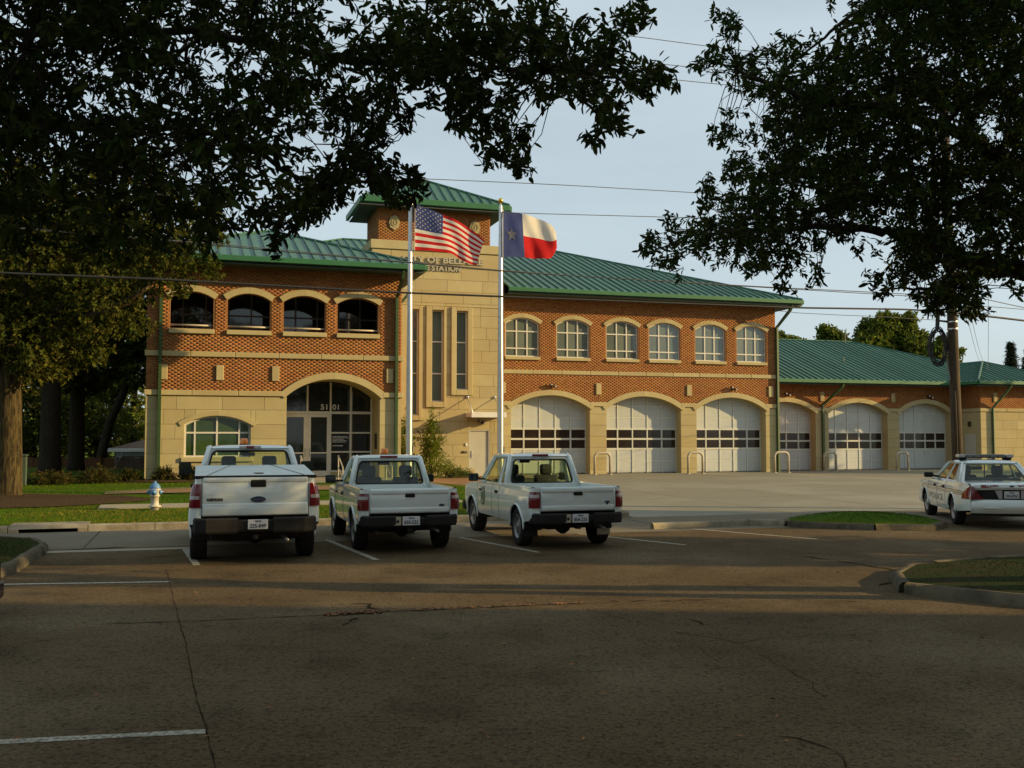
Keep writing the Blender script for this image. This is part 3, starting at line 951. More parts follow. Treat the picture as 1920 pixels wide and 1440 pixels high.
def arch_trim(s0, s1, zs, zc, d, t=.25, proud=.07, ext=.12, parts=2, parent=ST, back=.02):
    sc, cz, r_ = circ(s0, s1, zs, zc)
    a0 = math.asin(min(1, (s1 - sc) / r_)) + ext / r_
    for k in range(parts):
        b0, b1 = lerp(a0, -a0, k / parts) - .003 / r_, lerp(a0, -a0, (k + 1) / parts) + .003 / r_
        n = 10
        mb = MB()
        inn = [(sc + r_ * math.sin(lerp(b0, b1, i / n)), cz + r_ * math.cos(lerp(b0, b1, i / n))) for i in range(n + 1)]
        ou = [(sc + (r_ + t) * math.sin(lerp(b0, b1, i / n)), cz + (r_ + t) * math.cos(lerp(b0, b1, i / n))) for i in range(n + 1)]
        vs = []
        for dd in (-d - proud, -d + back):
            vs += [(p[0], dd, p[1]) for p in inn] + [(p[0], dd, p[1]) for p in ou]
        m = n + 1
        fs = []
        for i in range(n):
            fs += [(i, i + 1, m + i + 1, m + i), (2 * m + i, 3 * m + i, 3 * m + i + 1, 2 * m + i + 1), (i, 2 * m + i, 2 * m + i + 1, i + 1), (m + i, m + i + 1, 3 * m + i + 1, 3 * m + i)]
        fs += [(0, m, 3 * m, 2 * m), (n, 2 * m + n, 3 * m + n, m + n)]
        mb.add(vs, fs)
        part(mb, 'arch_stone', M['stone'] if k % 2 else M['stone_c'], parent)
def ingap(s, z, s0, s1, zb, zs, zc, t, ext=.14):
    if z < zb: return False
    if z < zs: return s0 < s < s1
    sc, cz, r_ = circ(s0, s1, zs, zc)
    return abs(s - sc) < (s1 - s0) / 2 + ext and (s - sc) ** 2 + (z - cz) ** 2 < (r_ + t) ** 2
def accent(s, d, z0=4.10, z1=4.66, wd=.27):
    part(MB().bbox((s - wd / 2, -d - .06, z0), (s + wd / 2, -d + .01, z1), .015, 1), 'accent_stone', random.choice(STN))
def sill(s0, s1, z0, z1, d):
    part(MB().bbox((s0, -d - .10, z0), (s1, -d + .25, z1), .015, 1), 'window_sill', M['stone_c'])

# --- window with an arched head: frame ring, glazing bars, one pane per light
def arched_window(s0, s1, zb, zs, zc, d, cols, rows, pm, fw=.065, name='window'):
    fr = MB()
    out = archloop(s0, s1, zb, zs, zc, 16)
    sc, cz, r_ = circ(s0, s1, zs, zc)
    i0, i1, ib = s0 + fw, s1 - fw, zb + fw
    top = lambda s: cz + math.sqrt(max(.01, (r_ - fw) ** 2 - (s - sc) ** 2))
    inn = [(i0, ib), (i1, ib)] + [(lerp(i1, i0, i / 16), top(lerp(i1, i0, i / 16))) for i in range(17)]
    n = len(out)
    vs = [(p[0], -d, p[1]) for p in out] + [(p[0], -d, p[1]) for p in inn] + [(p[0], -d + .06, p[1]) for p in inn]
    fr.add(vs, [(i, (i + 1) % n, n + (i + 1) % n, n + i) for i in range(n)] + [(n + i, n + (i + 1) % n, 2 * n + (i + 1) % n, 2 * n + i) for i in range(n)])
    o = part(fr, name, M['frame'])
    bw = .03
    for c in cols[1:-1]:
        part(MB().box((c - bw, -d - .004, ib), (c + bw, -d + .05, top(c))), 'glazing_bar', M['frame'], o)
    for z in rows[1:-1]:
        for c0, c1 in zip(cols[:-1], cols[1:]):
            part(MB().box((max(c0 + bw, i0), -d - .004, z - bw), (min(c1 - bw, i1), -d + .05, z + bw)), 'glazing_bar', M['frame'], o)
    for c0, c1 in zip(cols[:-1], cols[1:]):
        x0, x1 = max(c0 + bw, i0), min(c1 - bw, i1)
        for k, (r0, r1) in enumerate(zip(rows[:-1], rows[1:])):
            z0 = max(r0 + bw, ib)
            if k == len(rows) - 2:
                lp = [(x0, z0), (x1, z0)] + [(lerp(x1, x0, i / 6), top(lerp(x1, x0, i / 6))) for i in range(7)]
            else: lp = rect(x0, x1, z0, r1 - bw)
            tl = random.uniform(-.004, .004)
            part(MB().poly([(p[0], -d + .035 + tl * (p[0] - x0), p[1]) for p in lp]), 'pane', pm if pm is not M['pane'] else M[random.choice(('pane', 'pane_b', 'pane_c', 'pane'))], o)
    return o

# ============ left block, standing forward (d = 7.5)
LD = 7.5
L0, L1 = -15.80, -6.43
LZ = .40
ENT = (-10.80, -7.27, LZ, 3.55, 4.22)
GW = (-14.45, -12.10, 1.27, 2.48, 2.80)
LOG = [(-15.01, -13.49), (-12.98, -11.44), (-10.94, -9.38), (-8.92, -7.34)]
E0, E1 = ENT[0], ENT[1]
lb = wall('stone_wall', [(L0, 0), (E0, 0), (E0, IB), (L0, IB)], [archloop(*GW)], LD, M['joint'], (.18,), M['stone'])
lb2 = wall('stone_wall', rect(E1, L1, 0, IB), [], LD, M['joint'])
lev = [.05, .32, .86, 1.40, 1.94, 2.48, 3.02, IB]
stonework(lb, L0, E0, lev, LD, [(GW[0], GW[1], GW[2] - .18, arch_top(*GW[:2], *GW[3:], t=.1))], ln=(.95, 1.7))
stonework(lb2, E1, L1, lev, LD)
bw_ = wall('brick_wall', [(L0, IB), (E0, IB)] + [] + list(reversed(arcpts(E0, E1, ENT[3], ENT[4], 20))) + [(E1, IB), (L1, IB), (L1, 8.5), (L0, 8.5)],
           [archloop(a, b, 6.0, 7.13, 7.37) for a, b in LOG], LD, M['mortar'], (.35,) * 4, M['bricktex'])
def exl(s, z):
    if ingap(s, z, E0, E1, LZ, 3.55, 4.22, .26): return True
    for a, b in LOG:
        if ingap(s, z, a, b, 5.80, 7.13, 7.37, .23, .10): return True
    return False
brickwork(fr_front(LD), L0, L1, IT, 4.96, exl, bw_)
brickwork(fr_front(LD), L0, L1, 5.16, 8.4, exl, bw_)
rt = wall('brick_wall', rect(-LD, -1.05, 0, 8.5), [], 0, M['bricktex'])
for v in rt.data.vertices: v.co = Vector((L1, v.co.x, v.co.z))
lt = wall('brick_wall', rect(-LD, 8, 0, 8.5), [], 0, M['bricktex'])
for v in lt.data.vertices: v.co = Vector((L0, v.co.x, v.co.z))
band(L0 - .06, E0 - .12, IB + .03, IT, LD, .075)
band(E1 + .12, L1 + .07, IB + .03, IT, LD, .075, ln=2)
band(L0 - .06, L1 + .07, 4.96, 5.16, LD, .07)
arch_trim(E0, E1, 3.55, 4.22, LD, t=.25, parts=2)
arch_trim(*GW[:2], *GW[3:], LD, t=.17, proud=.06, ext=.15)
for a, b in LOG:
    arch_trim(a, b, 7.13, 7.37, LD, t=.23, ext=.05)
    sill(a - .04, b + .04, 5.81, 5.98, LD)
    part(MB().tube([(a, -LD + .10, 6.13), (b, -LD + .10, 6.13)], .035, 8), 'guard_rail', M['hoop'], smooth=True)
for s_ in (-15.20, -13.23, -11.22, -6.89): accent(s_, LD)
sill(GW[0] - .1, GW[1] + .1, 1.10, 1.265, LD)
sw = (GW[1] - GW[0]) / 2.35
arched_window(*GW, LD - .14, [GW[0], -14.08, -13.30, -12.50, GW[1]], [GW[2], 2.17, 2.8], M['pane_green'])
# entrance reveal, screen of doors and lights set back
ED = 5.75
rv = MB()
lp = [(E0, LZ), (E0, 3.55)] + list(reversed(arcpts(E0, E1, 3.55, 4.22, 16))) + [(E1, 3.55), (E1, LZ)]
rv.add([(p[0], -LD, p[1]) for p in lp] + [(p[0], -ED + .1, p[1]) for p in lp], [(i, i + 1, len(lp) + i + 1, len(lp) + i) for i in range(len(lp) - 1)])
er = part(rv, 'entrance_reveal', M['stone'])
for z in lev[2:-1]:
    part(MB().box((E1 - .004, -LD + .01, z - .005), (E1 - .001, -ED, z + .005)), 'joint_line', M['joint'], er)
es = empty('entrance_screen', (0, 0, 0)); adopt(es, ST)
top = arch_top(E0, E1, 3.55, 4.22)
z0 = .455
mull = [E0 + .02, -9.84, -8.93, -8.13, E1 - .03]
def bar(a, b, name='mullion', m='frame', parent=es): return part(MB().box(a, b), name, M[m], parent)
for i, s_ in enumerate(mull):
    bar((s_ - .035, -ED - .03, z0), (s_ + .035, -ED + .06, top(min(max(s_, E0 + .03), E1 - .05)) - .03))
for a, b in zip(mull[:-1], mull[1:]):
    bar((a + .035, -ED - .026, 2.93), (b - .035, -ED + .06, 3.03), 'transom')
for z in (2.18, 1.42, .66):
    for a, b in zip(mull[2:-1], mull[3:]):
        bar((a + .035, -ED - .024, z - .03), (b - .035, -ED + .05, z + .03), 'transom')
rows = [z0 + .2, .66, 1.42, 2.18, 2.96]
for a, b in zip(mull[:-1], mull[1:]):
    lp = [(a, 2.98), (b, 2.98)] + [(lerp(b, a, i / 6), top(min(max(lerp(b, a, i / 6), E0), E1)) - .02) for i in range(7)]
    part(MB().poly([(p[0], -ED + .02, p[1]) for p in lp]), 'pane', M['pane_dark'], es)
for a, b in zip(mull[2:-1], mull[3:]):
    for r0, r1 in zip(rows[:-1], rows[1:]):
        part(MB().poly([(a, -ED + .02, r0), (b, -ED + .02, r0), (b, -ED + .024, r1), (a, -ED + .024, r1)]), 'pane', M['pane_dark'], es)
bar((mull[2], -ED - .03, z0), (mull[4], -ED + .08, .63), 'base_stone', 'stone_b')
for a, b in ((mull[0] + .04, mull[1] - .04), (mull[1] + .04, mull[2] - .04)):
    mb = MB()
    for q in (((a, -ED - .035, z0 + .01), (a + .1, -ED + .03, 2.92)), ((b - .1, -ED - .035, z0 + .01), (b, -ED + .03, 2.92)), ((a + .1, -ED - .034, 2.8), (b - .1, -ED + .03, 2.92)), ((a + .1, -ED - .034, z0 + .01), (b - .1, -ED + .03, .68)), ((a + .1, -ED - .034, 1.36), (b - .1, -ED + .03, 1.41))): mb.box(*q)
    mb.cur = 1
    mb.add([(a + .1, -ED, .68), (b - .1, -ED, .68), (b - .1, -ED, 2.8), (a + .1, -ED, 2.8)], [(0, 1, 2, 3)])
    mb.cur = 2
    hx = b - .05 if a < mull[1] - .5 else a + .05
    mb.tube([(hx, -ED - .04, 1.25), (hx, -ED - .10, 1.27), (hx, -ED - .10, 1.55), (hx, -ED - .04, 1.57)], .014, 6)
    part(mb, 'entrance_door', [M['frame'], M['pane_dark'], M['chrome']], es)
# house number and the notice on the glass
def text_on(body, size, s0, zb, d, m, parent, name, ext=.004, fit=None, bold=0):
    mb = text_mb(body, size, ext, bold=bold)
    x0, x1 = width(mb)
    k = (fit / (x1 - x0)) if fit else 1
    place(mb, lambda p: Vector((s0 + (p.x - x0) * k, -d - p.z - ext, zb + p.y)))
    return part(mb, name, m, parent)
text_on('51', .30, -9.32, 3.10, ED + .005, M['decal'], es, 'house_number', fit=.26, bold=.006)
text_on('01', .30, -8.86, 3.10, ED + .005, M['decal'], es, 'house_number', fit=.26, bold=.006)
nt_ = MB()
for k in range(5):
    x = -8.84
    end = -8.84 + random.uniform(.42, .62)
    while x < end:
        l = random.uniform(.03, .09)
        nt_.box((x, -ED - .004, 2.02 - k * .055), (x + l, -ED, 2.045 - k * .055))
        x += l + .015
nt_.box((-8.84, -ED - .004, 1.655), (-8.48, -ED, 1.68))
nt_.add([(-8.50, -ED - .004, 1.63), (-8.42, -ED - .004, 1.667), (-8.50, -ED - .004, 1.705)], [(0, 1, 2)])
part(nt_, 'door_notice', M['decal'], es)
part(MB().bbox((E1 - .045, -6.95, 1.55), (E1 + .01, -6.60, 2.15), .01, 1), 'wall_plaque', M['bronze'])
# handrails on the steps
for s_ in (-10.55, -9.25, -7.55):
    mb = MB()
    mb.tube([(s_, -10.5, .45), (s_, -10.5, 1.35), (s_, -11.6, .98), (s_, -11.6, .1)], .024, 8)
    mb.tube([(s_, -10.5, .95), (s_, -11.6, .60)], .018, 8)
    part(mb, 'handrail', M['hoop'], smooth=False)
# loggia behind the four upper arches: floor, ceiling, end walls, glazed back wall
LB = 5.2
rm_ = MB()
rm_.box((L0 + .02, -LD + .36, 5.55), (L1 - .02, -LB, 5.62))
part(rm_, 'loggia_floor', M['walk'])
part(MB().box((L0 + .02, -LD + .36, 7.62), (L1 - .02, -LB, 7.7)), 'loggia_ceiling', M['soffit'])
part(MB().box((L0 + .02, -LD + .36, 5.62), (L0 + .3, -LB, 7.62)), 'loggia_end_wall', M['bricktex'])
part(MB().box((L1 - .4, -LD + .36, 5.62), (L1 - .02, -LB, 7.62)), 'loggia_end_wall', M['bricktex'])
lw = part(MB().box((L0 + .02, -LB, 5.55), (L1 - .02, -LB + .05, 7.7)), 'loggia_glass_wall', M['pane_dark'])
sx = L0 + .35
while sx < L1 - .3:
    bar((sx - .03, -LB - .05, 5.62), (sx + .03, -LB - .002, 7.62), 'mullion', 'steelgrey', lw)
    sx += .86
bar((L0 + .3, -LB - .04, 6.75), (L1 - .4, -LB - .003, 6.81), 'transom', 'steelgrey', lw)
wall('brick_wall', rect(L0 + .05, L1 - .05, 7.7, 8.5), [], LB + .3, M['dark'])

# ============ stair tower with the sign (d = .15)
TD = 1.05
T0, T1 = -6.531, -0.334
SL = [(-4.913, -4.364, 3.0, 7.854), (-3.746, -3.197, 3.628, 7.854), (-2.589, -2.05, 4.196, 7.854)]
DOOR = (-1.981, -0.962, .21, 2.353)
tw = wall('stone_wall', rect(T0, T1, 0, 10.55), [rect(a, b, z0, z1) for a, b, z0, z1 in SL] + [rect(DOOR[0], DOOR[1], .1, DOOR[3])], TD, M['joint'], (.2, .2, .2, .12), M['stone'])
lev = [.05] + [.56 + .545 * k for k in range(18)] + [10.55]
ops = [(-5.217, -4.197, 2.765, lambda s: 8.04), (-4.021, -3.089, 3.373, lambda s: 8.04), (-2.834, -1.815, 3.941, lambda s: 8.04), (DOOR[0], DOOR[1], .05, lambda s: DOOR[3])]
stonework(tw, T0, T1, lev, TD, ops, ln=(1.0, 2.0))
for (a, b, z0, z1), o in zip(SL, ops[:3]):
    sr = empty('window_surround', (0, 0, 0)); adopt(sr, ST)
    for q in (((o[0], o[2]), (a, 8.02)), ((b, o[2]), (o[1], 8.02)), ((a, o[2]), (b, z0)), ((a, z1), (b, 8.02))):
        part(MB().bbox((q[0][0] + .002, -TD - .11, q[0][1]), (q[1][0] - .002, -TD + .2, q[1][1]), .012, 1), 'surround_stone', M['stone_c' if random.random() < .4 else 'stone'], sr)
    wd_ = part(MB().box((a, -TD + .10, z0), (a + .05, -TD + .18, z1)).box((b - .05, -TD + .10, z0), (b, -TD + .18, z1)).box((a + .05, -TD + .102, z0), (b - .05, -TD + .18, z0 + .06)).box((a + .05, -TD + .102, z1 - .05), (b - .05, -TD + .18, z1)), 'slit_window', M['frame'])
    zz = [z0 + .06] + [z for z in (4.93, 6.40) if z > z0 + .5] + [z1 - .05]
    for z in zz[1:-1]: bar((a + .05, -TD + .104, z - .03), (b - .05, -TD + .18, z + .03), 'glazing_bar', 'frame', wd_)
    for r0, r1 in zip(zz[:-1], zz[1:]):
        part(MB().poly([(a + .05, -TD + .15, r0), (b - .05, -TD + .15, r0), (b - .05, -TD + .153, r1), (a + .05, -TD + .153, r1)]), 'pane', M['pane'], wd_)
band(T0, T1 + .02, 8.03, 8.12, TD, .05, ln=6.4)
band(T0 - .08, T1 + .06, 10.57, 10.98, TD, .09, ln=2.2)
part(MB().box((T0 - .08, -TD + .03, 10.58), (T1 + .06, 4.3, 10.97)), 'tower_cap', M['stone'])
part(MB().box((T0, -TD + .03, 0), (T0 + .3, 4.2, 10.58)).box((T1 - .3, -TD + .03, 0), (T1 - .003, 4.2, 10.58)), 'tower_side', M['stone'])
U0, U1, UD0, UD1 = -6.257, -0.913, .9, -2.0
tb = wall('brick_wall', rect(U0, U1, 10.97, 12.72), [], UD0, M['mortar'])
brickwork(fr_front(UD0), U0, U1, 10.99, 12.66, lambda s, z: any((s - c) ** 2 + ((z - 11.83) * .8) ** 2 < .2 ** 2 for c in (-5.482, -1.658)), tb)
tl = part(MB().add([(U0, -UD0, 10.97), (U0, -UD1, 10.97), (U0, -UD1, 12.72), (U0, -UD0, 12.72)], [(0, 1, 2, 3)]), 'brick_wall', M['mortar'])
brickwork(fr_left(U0), -UD0, -UD1, 10.99, 12.66, None, tl)
part(MB().box((U0 + .02, -UD1 - .05, 10.97), (U1 - .02, -UD1, 12.72)).box((U1 - .05, .01, 10.97), (U1, -UD1, 12.72)), 'brick_wall', M['bricktex'])
# round cast emblems: a scalloped shield with a raised device
for c in (-5.482, -1.658):
    mb = MB()
    n = 32
    def rr(a): return .26 * (1 + .07 * math.cos(8 * a)) * (1 + .06 * math.cos(2 * a - PI))
    lo = [(c + rr(2 * PI * i / n) * math.cos(2 * PI * i / n), 11.83 + 1.18 * rr(2 * PI * i / n) * math.sin(2 * PI * i / n)) for i in range(n)]
    mb.prism([(p[0], -UD0 - .06, p[1]) for p in lo], (0, .06, 0))
    ring = [(c + .15 * math.cos(2 * PI * i / n), 11.83 + .18 * math.sin(2 * PI * i / n)) for i in range(n)]
    rin = [(c + .115 * math.cos(2 * PI * i / n), 11.83 + .145 * math.sin(2 * PI * i / n)) for i in range(n)]
    mb.add([(p[0], -UD0 - .085, p[1]) for p in ring] + [(p[0], -UD0 - .085, p[1]) for p in rin] + [(p[0], -UD0 - .06, p[1]) for p in ring] + [(p[0], -UD0 - .06, p[1]) for p in rin],
           [(i, (i + 1) % n, n + (i + 1) % n, n + i) for i in range(n)] + [(2 * n + i, 2 * n + (i + 1) % n, (i + 1) % n, i) for i in range(n)] + [(n + i, n + (i + 1) % n, 3 * n + (i + 1) % n, 3 * n + i) for i in range(n)])
    mb.prism([(c - .03, -UD0 - .085, 11.74), (c + .03, -UD0 - .085, 11.74), (c + .035, -UD0 - .085, 11.89), (c, -UD0 - .085, 11.94), (c - .035, -UD0 - .085, 11.89)], (0, .025, 0))
    part(mb, 'round_emblem', M['stone_b'])
# sign letters, each one cast and pinned off the stone
def sign_line(body, s0, s1, zb, h):
    probe = text_mb(body, h / .72)
    x0, x1 = width(probe)
    k = (s1 - s0) / (x1 - x0)
    for i, ch in enumerate(body):
        if ch == ' ': continue
        pre = text_mb(body[:i + 1], h / .72)
        _, e = width(pre)
        mb = text_mb(ch, h / .72, .03, bold=.012)
        a, b = width(mb)
        wdt = b - a
        place(mb, lambda p: Vector((s0 + (e - wdt - x0 + (p.x - a)) * k, -TD - .06 - p.z, zb + p.y)))
        part(mb, 'sign_letter', M['letter'], sg_)
sg_ = empty('sign', (0, 0, 0)); adopt(sg_, ST)
sign_line('CITY OF BELLAIRE', -5.119, -1.315, 10.041, .265)
sign_line('FIRE STATION', -4.443, -2.393, 9.678, .25)
# staff door, canopy hung on two rods, wall light, keypad boxes
sd = part(MB().bbox((DOOR[0] + .06, -TD + .04, DOOR[2]), (DOOR[1] - .06, -TD + .09, DOOR[3] - .06), .008, 1), 'staff_door', M['doorgrey'])
fr_ = part(MB().box((DOOR[0], -TD - .012, .19), (DOOR[0] + .06, -TD + .1, 2.36)).box((DOOR[1] - .06, -TD - .012, .19), (DOOR[1], -TD + .1, 2.36)).box((DOOR[0] + .06, -TD - .01, 2.30), (DOOR[1] - .06, -TD + .1, 2.36)), 'door_frame', M['doorgrey'], sd)
part(MB().bbox((DOOR[0] + .10, -TD - .005, 1.05), (DOOR[0] + .19, -TD + .045, 1.38), .012, 1).tube([(DOOR[0] + .15, -TD - .05, 1.18), (DOOR[0] + .27, -TD - .05, 1.18)], .012, 6), 'door_handle', M['alu'], sd)
cn = part(MB().bbox((-2.119, -TD - 1.0, 2.93), (-0.471, -TD - .02, 3.0), .01, 1).bbox((-2.119, -TD - 1.02, 2.90), (-0.471, -TD - .94, 3.14), .012, 1).bbox((-2.138, -TD - 1.0, 2.92), (-2.06, -TD - .02, 3.12), .01, 1).bbox((-0.53, -TD - 1.0, 2.92), (-0.462, -TD - .02, 3.12), .01, 1), 'door_canopy', M['white'])
for s_ in (-2.04, -0.726):
    part(MB().tube([(s_, -TD - .02, 3.86), (s_, -TD - .93, 3.13)], .02, 8), 'canopy_rod', M['alu'], cn, True)
    part(MB().lathe([(0, -.09), (.05, -.085), (.075, -.05), (.075, 0)], 14, (s_, -TD - .002, 3.86), 'y'), 'rod_anchor', M['chrome'], cn, True)
def floodlight(s_, z, d):
    mb = MB()
    mb.lathe([(0, -.07), (.05, -.07), (.05, 0)], 10, (s_, -d - .0, z), 'y')
    mb.bbox((s_ - .17, -d - .22, z + .0), (s_ - .03, -d - .05, z + .11), .03, 2)
    mb.bbox((s_ + .04, -d - .24, z - .09), (s_ + .18, -d - .05, z + .02), .03, 2)
    mb.cur = 1
    mb.lathe([(.001, -.246), (.05, -.246), (.05, -.235)], 10, (s_ + .11, -d, z - .035), 'y')
    mb.lathe([(.001, -.228), (.045, -.228), (.045, -.22)], 10, (s_ - .10, -d, z + .055), 'y')
    part(mb, 'wall_light', [M['bronze'], M['lenswhite']])
floodlight(-1.383, 2.69, TD)
for s_, z, a, b, m in ((-2.099, 1.66, .10, .14, 'white'), (-2.256, 1.32, .08, .1, 'black'), (-2.099, 1.32, .11, .1, 'steelgrey')):
    part(MB().bbox((s_ - a / 2, -TD - .06, z - b / 2), (s_ + a / 2, -TD - .015, z + b / 2), .01, 1), 'entry_keypad', M[m])

# ============ garage doors
def garage_door(s0, s1, zb, d, zt):
    gm = random.choice(('garage', 'garage_b', 'garage_c'))
    gd = part(MB().box((s0, -d + .03, zb + .03), (s1, -d + .06, zt)), 'garage_door', M['garage'])
    n = 5
    rows = [zb + .03, zb + .62, zb + 1.22, zb + 1.72, zb + 2.22, zb + 2.80, zb + 3.37, zt]
    cw = (s1 - s0) / n
    for k, (r0, r1) in enumerate(zip(rows[:-1], rows[1:])):
        for c in range(n):
            a, b = s0 + c * cw, s0 + (c + 1) * cw
            if k in (2, 3):
                part(MB().box((a + .055, -d + .012, r0 + .05), (b - .055, -d + .029, r1 - .05)), 'pane', M['garage_pane'], gd)
            else:
                part(MB().bbox((a + .032, -d + .006, r0 + .03), (b - .032, -d + .029, r1 - .025), .006, 1), 'door_panel', M[gm if random.random() < .85 else 'garage_b'], gd)
    for c in range(n + 1):
        x = s0 + c * cw
        part(MB().box((max(s0, x - .028), -d - .022, zb + .03), (min(s1, x + .028), -d + .03, zt)), 'stile', M['garage_rib'], gd)
    for k, z in enumerate(rows[1:-1]):
        hh = .045 if k in (1, 2, 3) else .026
        for c in range(n):
            a, b = s0 + c * cw, s0 + (c + 1) * cw
            part(MB().box((a + .028, -d - (.016 if k in (1, 2, 3) else .0), z - hh), (b - .028, -d + .03, z + hh)), 'rail', M['garage_rib'], gd)
    part(MB().box((s0, -d + .02, zb - .02), (s1, -d + .05, zb + .03)), 'door_seal', M['rubber'], gd)
    return gd
BAY = [(.40, 4.46), (5.35, 9.41), (10.30, 14.30)]
MS1 = 14.95
def bay_wall(s0, s1, d, bays, zb, brick_top, step=.42):
    lp = [(s0, -.1)]
    for a, b in bays: lp += [(a, -.1)] + [(a, 3.42)] + list(reversed(arcpts(a, b, 3.42, 4.05, 20))) + [(b, 3.42), (b, -.1)]
    # stone below the impost, brick above
    low = [(s0, 0)]
    piers = [s0] + [x for bb in bays for x in bb] + [s1]
    for a, b in zip(piers[0::2], piers[1::2]):
        if b - a < .1: continue
        o = wall('stone_wall', rect(a, b, -.1, IB), [], d, M['joint'])
        stonework(o, a, b, [zb - .05] + [zb + .22 + .545 * k for k in range(6)] + [IB], d)
        band(a - .0, b + .0, IB + .02, IT, d, .075, ln=3)
    lp = [(s0, IB)]
    for a, b in bays:
        lp += list(reversed([p for p in arcpts(a, b, 3.42, 4.05, 28) if p[1] > IB]))
    lp = [(s0, IB)] + [q for q in lp[1:]] + [(s1, IB), (s1, brick_top), (s0, brick_top)]
    return lp
# ============ main block (d = 0)
lp = bay_wall(0, MS1, 0, BAY, .2, 8.95)
MW = [(c - .86, c + .86, 5.90, 7.52, 7.79) for c in (.98, 3.60, 6.22, 8.54, 11.13, 13.52)]
mw = wall('brick_wall', lp, [archloop(*q) for q in MW], 0, M['mortar'], (.12,) * 6, M['bricktex'])
def exm(s, z):
    for a, b in BAY:
        if ingap(s, z, a, b, 0, 3.42, 4.05, .26): return True
    for q in MW:
        if ingap(s, z, q[0], q[1], 5.74, 7.52, 7.79, .2, .08): return True
    return False
brickwork(fr_front(0), 0, MS1, IT, BB, exm, mw)
brickwork(fr_front(0), 0, MS1, BT, 8.9, exm, mw)
band(0, MS1 + .02, BB, BT, 0, .06)
for q in MW:
    arch_trim(q[0], q[1], q[3], q[4], 0, t=.2, proud=.06, ext=.06)
    sill(q[0] - .03, q[1] + .03, 5.74, 5.895, 0)
    arched_window(*q, -.10, [q[0], q[0] + .59, q[1] - .59, q[1]], [q[2], 6.30, 7.13, 7.79], M['pane'], fw=.055)
def jambs(bays, d, zb, dep):
    for a, b in bays:
        rv = MB()
        l2 = [(a, zb - .1), (a, 3.42)] + list(reversed(arcpts(a, b, 3.42, 4.05, 20))) + [(b, 3.42), (b, zb - .1)]
        rv.add([(p[0], -d, p[1]) for p in l2] + [(p[0], -d + dep, p[1]) for p in l2], [(i, i + 1, len(l2) + i + 1, len(l2) + i) for i in range(len(l2) - 1)])
        part(rv, 'bay_reveal', M['stone'])
        arch_trim(a, b, 3.42, 4.05, d, t=.25, parts=2)
jambs(BAY, 0, .2, .6)
for a, b in BAY: garage_door(a - .0, b + .0, .2, -.52, 4.2)
for s_ in (4.93, 9.89, 14.62): accent(s_, 0)
accent(.06, 0, wd=.12)
floodlight(2.50, 4.5, 0); floodlight(12.38, 4.5, 0)
part(MB().add([(MS1, 0, 0), (MS1, 19, 0), (MS1, 19, 8.95), (MS1, 0, 8.95)], [(0, 1, 2, 3)]).add([(-16, 19, 0), (MS1, 19, 0), (MS1, 19, 8.95), (-16, 19, 8.95)], [(0, 1, 2, 3)]), 'brick_wall', M['bricktex'])

# ============ right wing, set back (d = -4.6), and the end block (d = -2.6)
WD = -4.6
WB = [(16.36, 20.42), (21.31, 25.39), (26.24, 30.0)]
lp = bay_wall(MS1, 30.4, WD, WB, .07, 5.2)
wg = wall('brick_wall', lp, [], WD, M['mortar'])
brickwork(fr_front(WD), MS1, 30.4, IT, 5.1, lambda s, z: any(ingap(s, z, a, b, 0, 3.42, 4.05, .26) for a, b in WB), wg)
jambs(WB, WD, .07, .6)
for a, b in WB: garage_door(a, b, .07, WD - .52, 4.2)
for s_ in (20.89, 25.82): accent(s_, WD)
floodlight(18.5, 4.46, WD); floodlight(28.4, 4.43, WD)
EDD = -2.6
ES0, ES1 = 30.4, 36.2
ew = wall('stone_wall', rect(ES0, ES1, -.1, IB), [], EDD, M['joint'])
stonework(ew, ES0, ES1, [.05] + [.3 + .545 * k for k in range(6)] + [IB], EDD, ln=(1.0, 1.7))
eb = wall('brick_wall', rect(ES0, ES1, IB, 5.2), [], EDD, M['mortar'])
brickwork(fr_front(EDD), ES0, ES1, IT, 5.1, None, eb)
band(ES0 - .06, ES1, IB + .02, IT, EDD, .075, ln=1.8)
sw_ = part(MB().add([(ES0, -WD, -.1), (ES0, -EDD, -.1), (ES0, -EDD, IB), (ES0, -WD, IB)], [(0, 1, 2, 3)]), 'stone_wall', M['stone'])
for k in range(6):
    part(MB().box((ES0 - .004, -EDD + .01, .295 + .545 * k), (ES0 - .001, -WD - .01, .305 + .545 * k)), 'joint_line', M['joint'], sw_)
sb_ = part(MB().add([(ES0, -WD, IB), (ES0, -EDD, IB), (ES0, -EDD, 5.2), (ES0, -WD, 5.2)], [(0, 1, 2, 3)]), 'brick_wall', M['mortar'])
brickwork(fr_left(ES0), -EDD, -WD, IT, 5.1, None, sb_)
part(MB().bbox((ES0 - .07, -EDD + .01, IB + .02), (ES0 - .001, -WD - .02, IT), .015, 1), 'band_stone', M['stone'])
accent(31.5, EDD)
part(MB().bbox((ES0 - .05, -EDD + .4, .1), (ES0 - .006, -EDD + 1.25, 2.2), .01, 1), 'side_door', M['doorgrey'])
part(MB().bbox((ES0 - .12, -EDD + .75, 2.65), (ES0 - .006, -EDD + .95, 2.95), .03, 1), 'wall_light', M['bronze'])
part(MB().add([(ES1, -EDD, -.1), (ES1, 12, -.1), (ES1, 12, 5.2), (ES1, -EDD, 5.2)], [(0, 1, 2, 3)]), 'brick_wall', M['bricktex'])

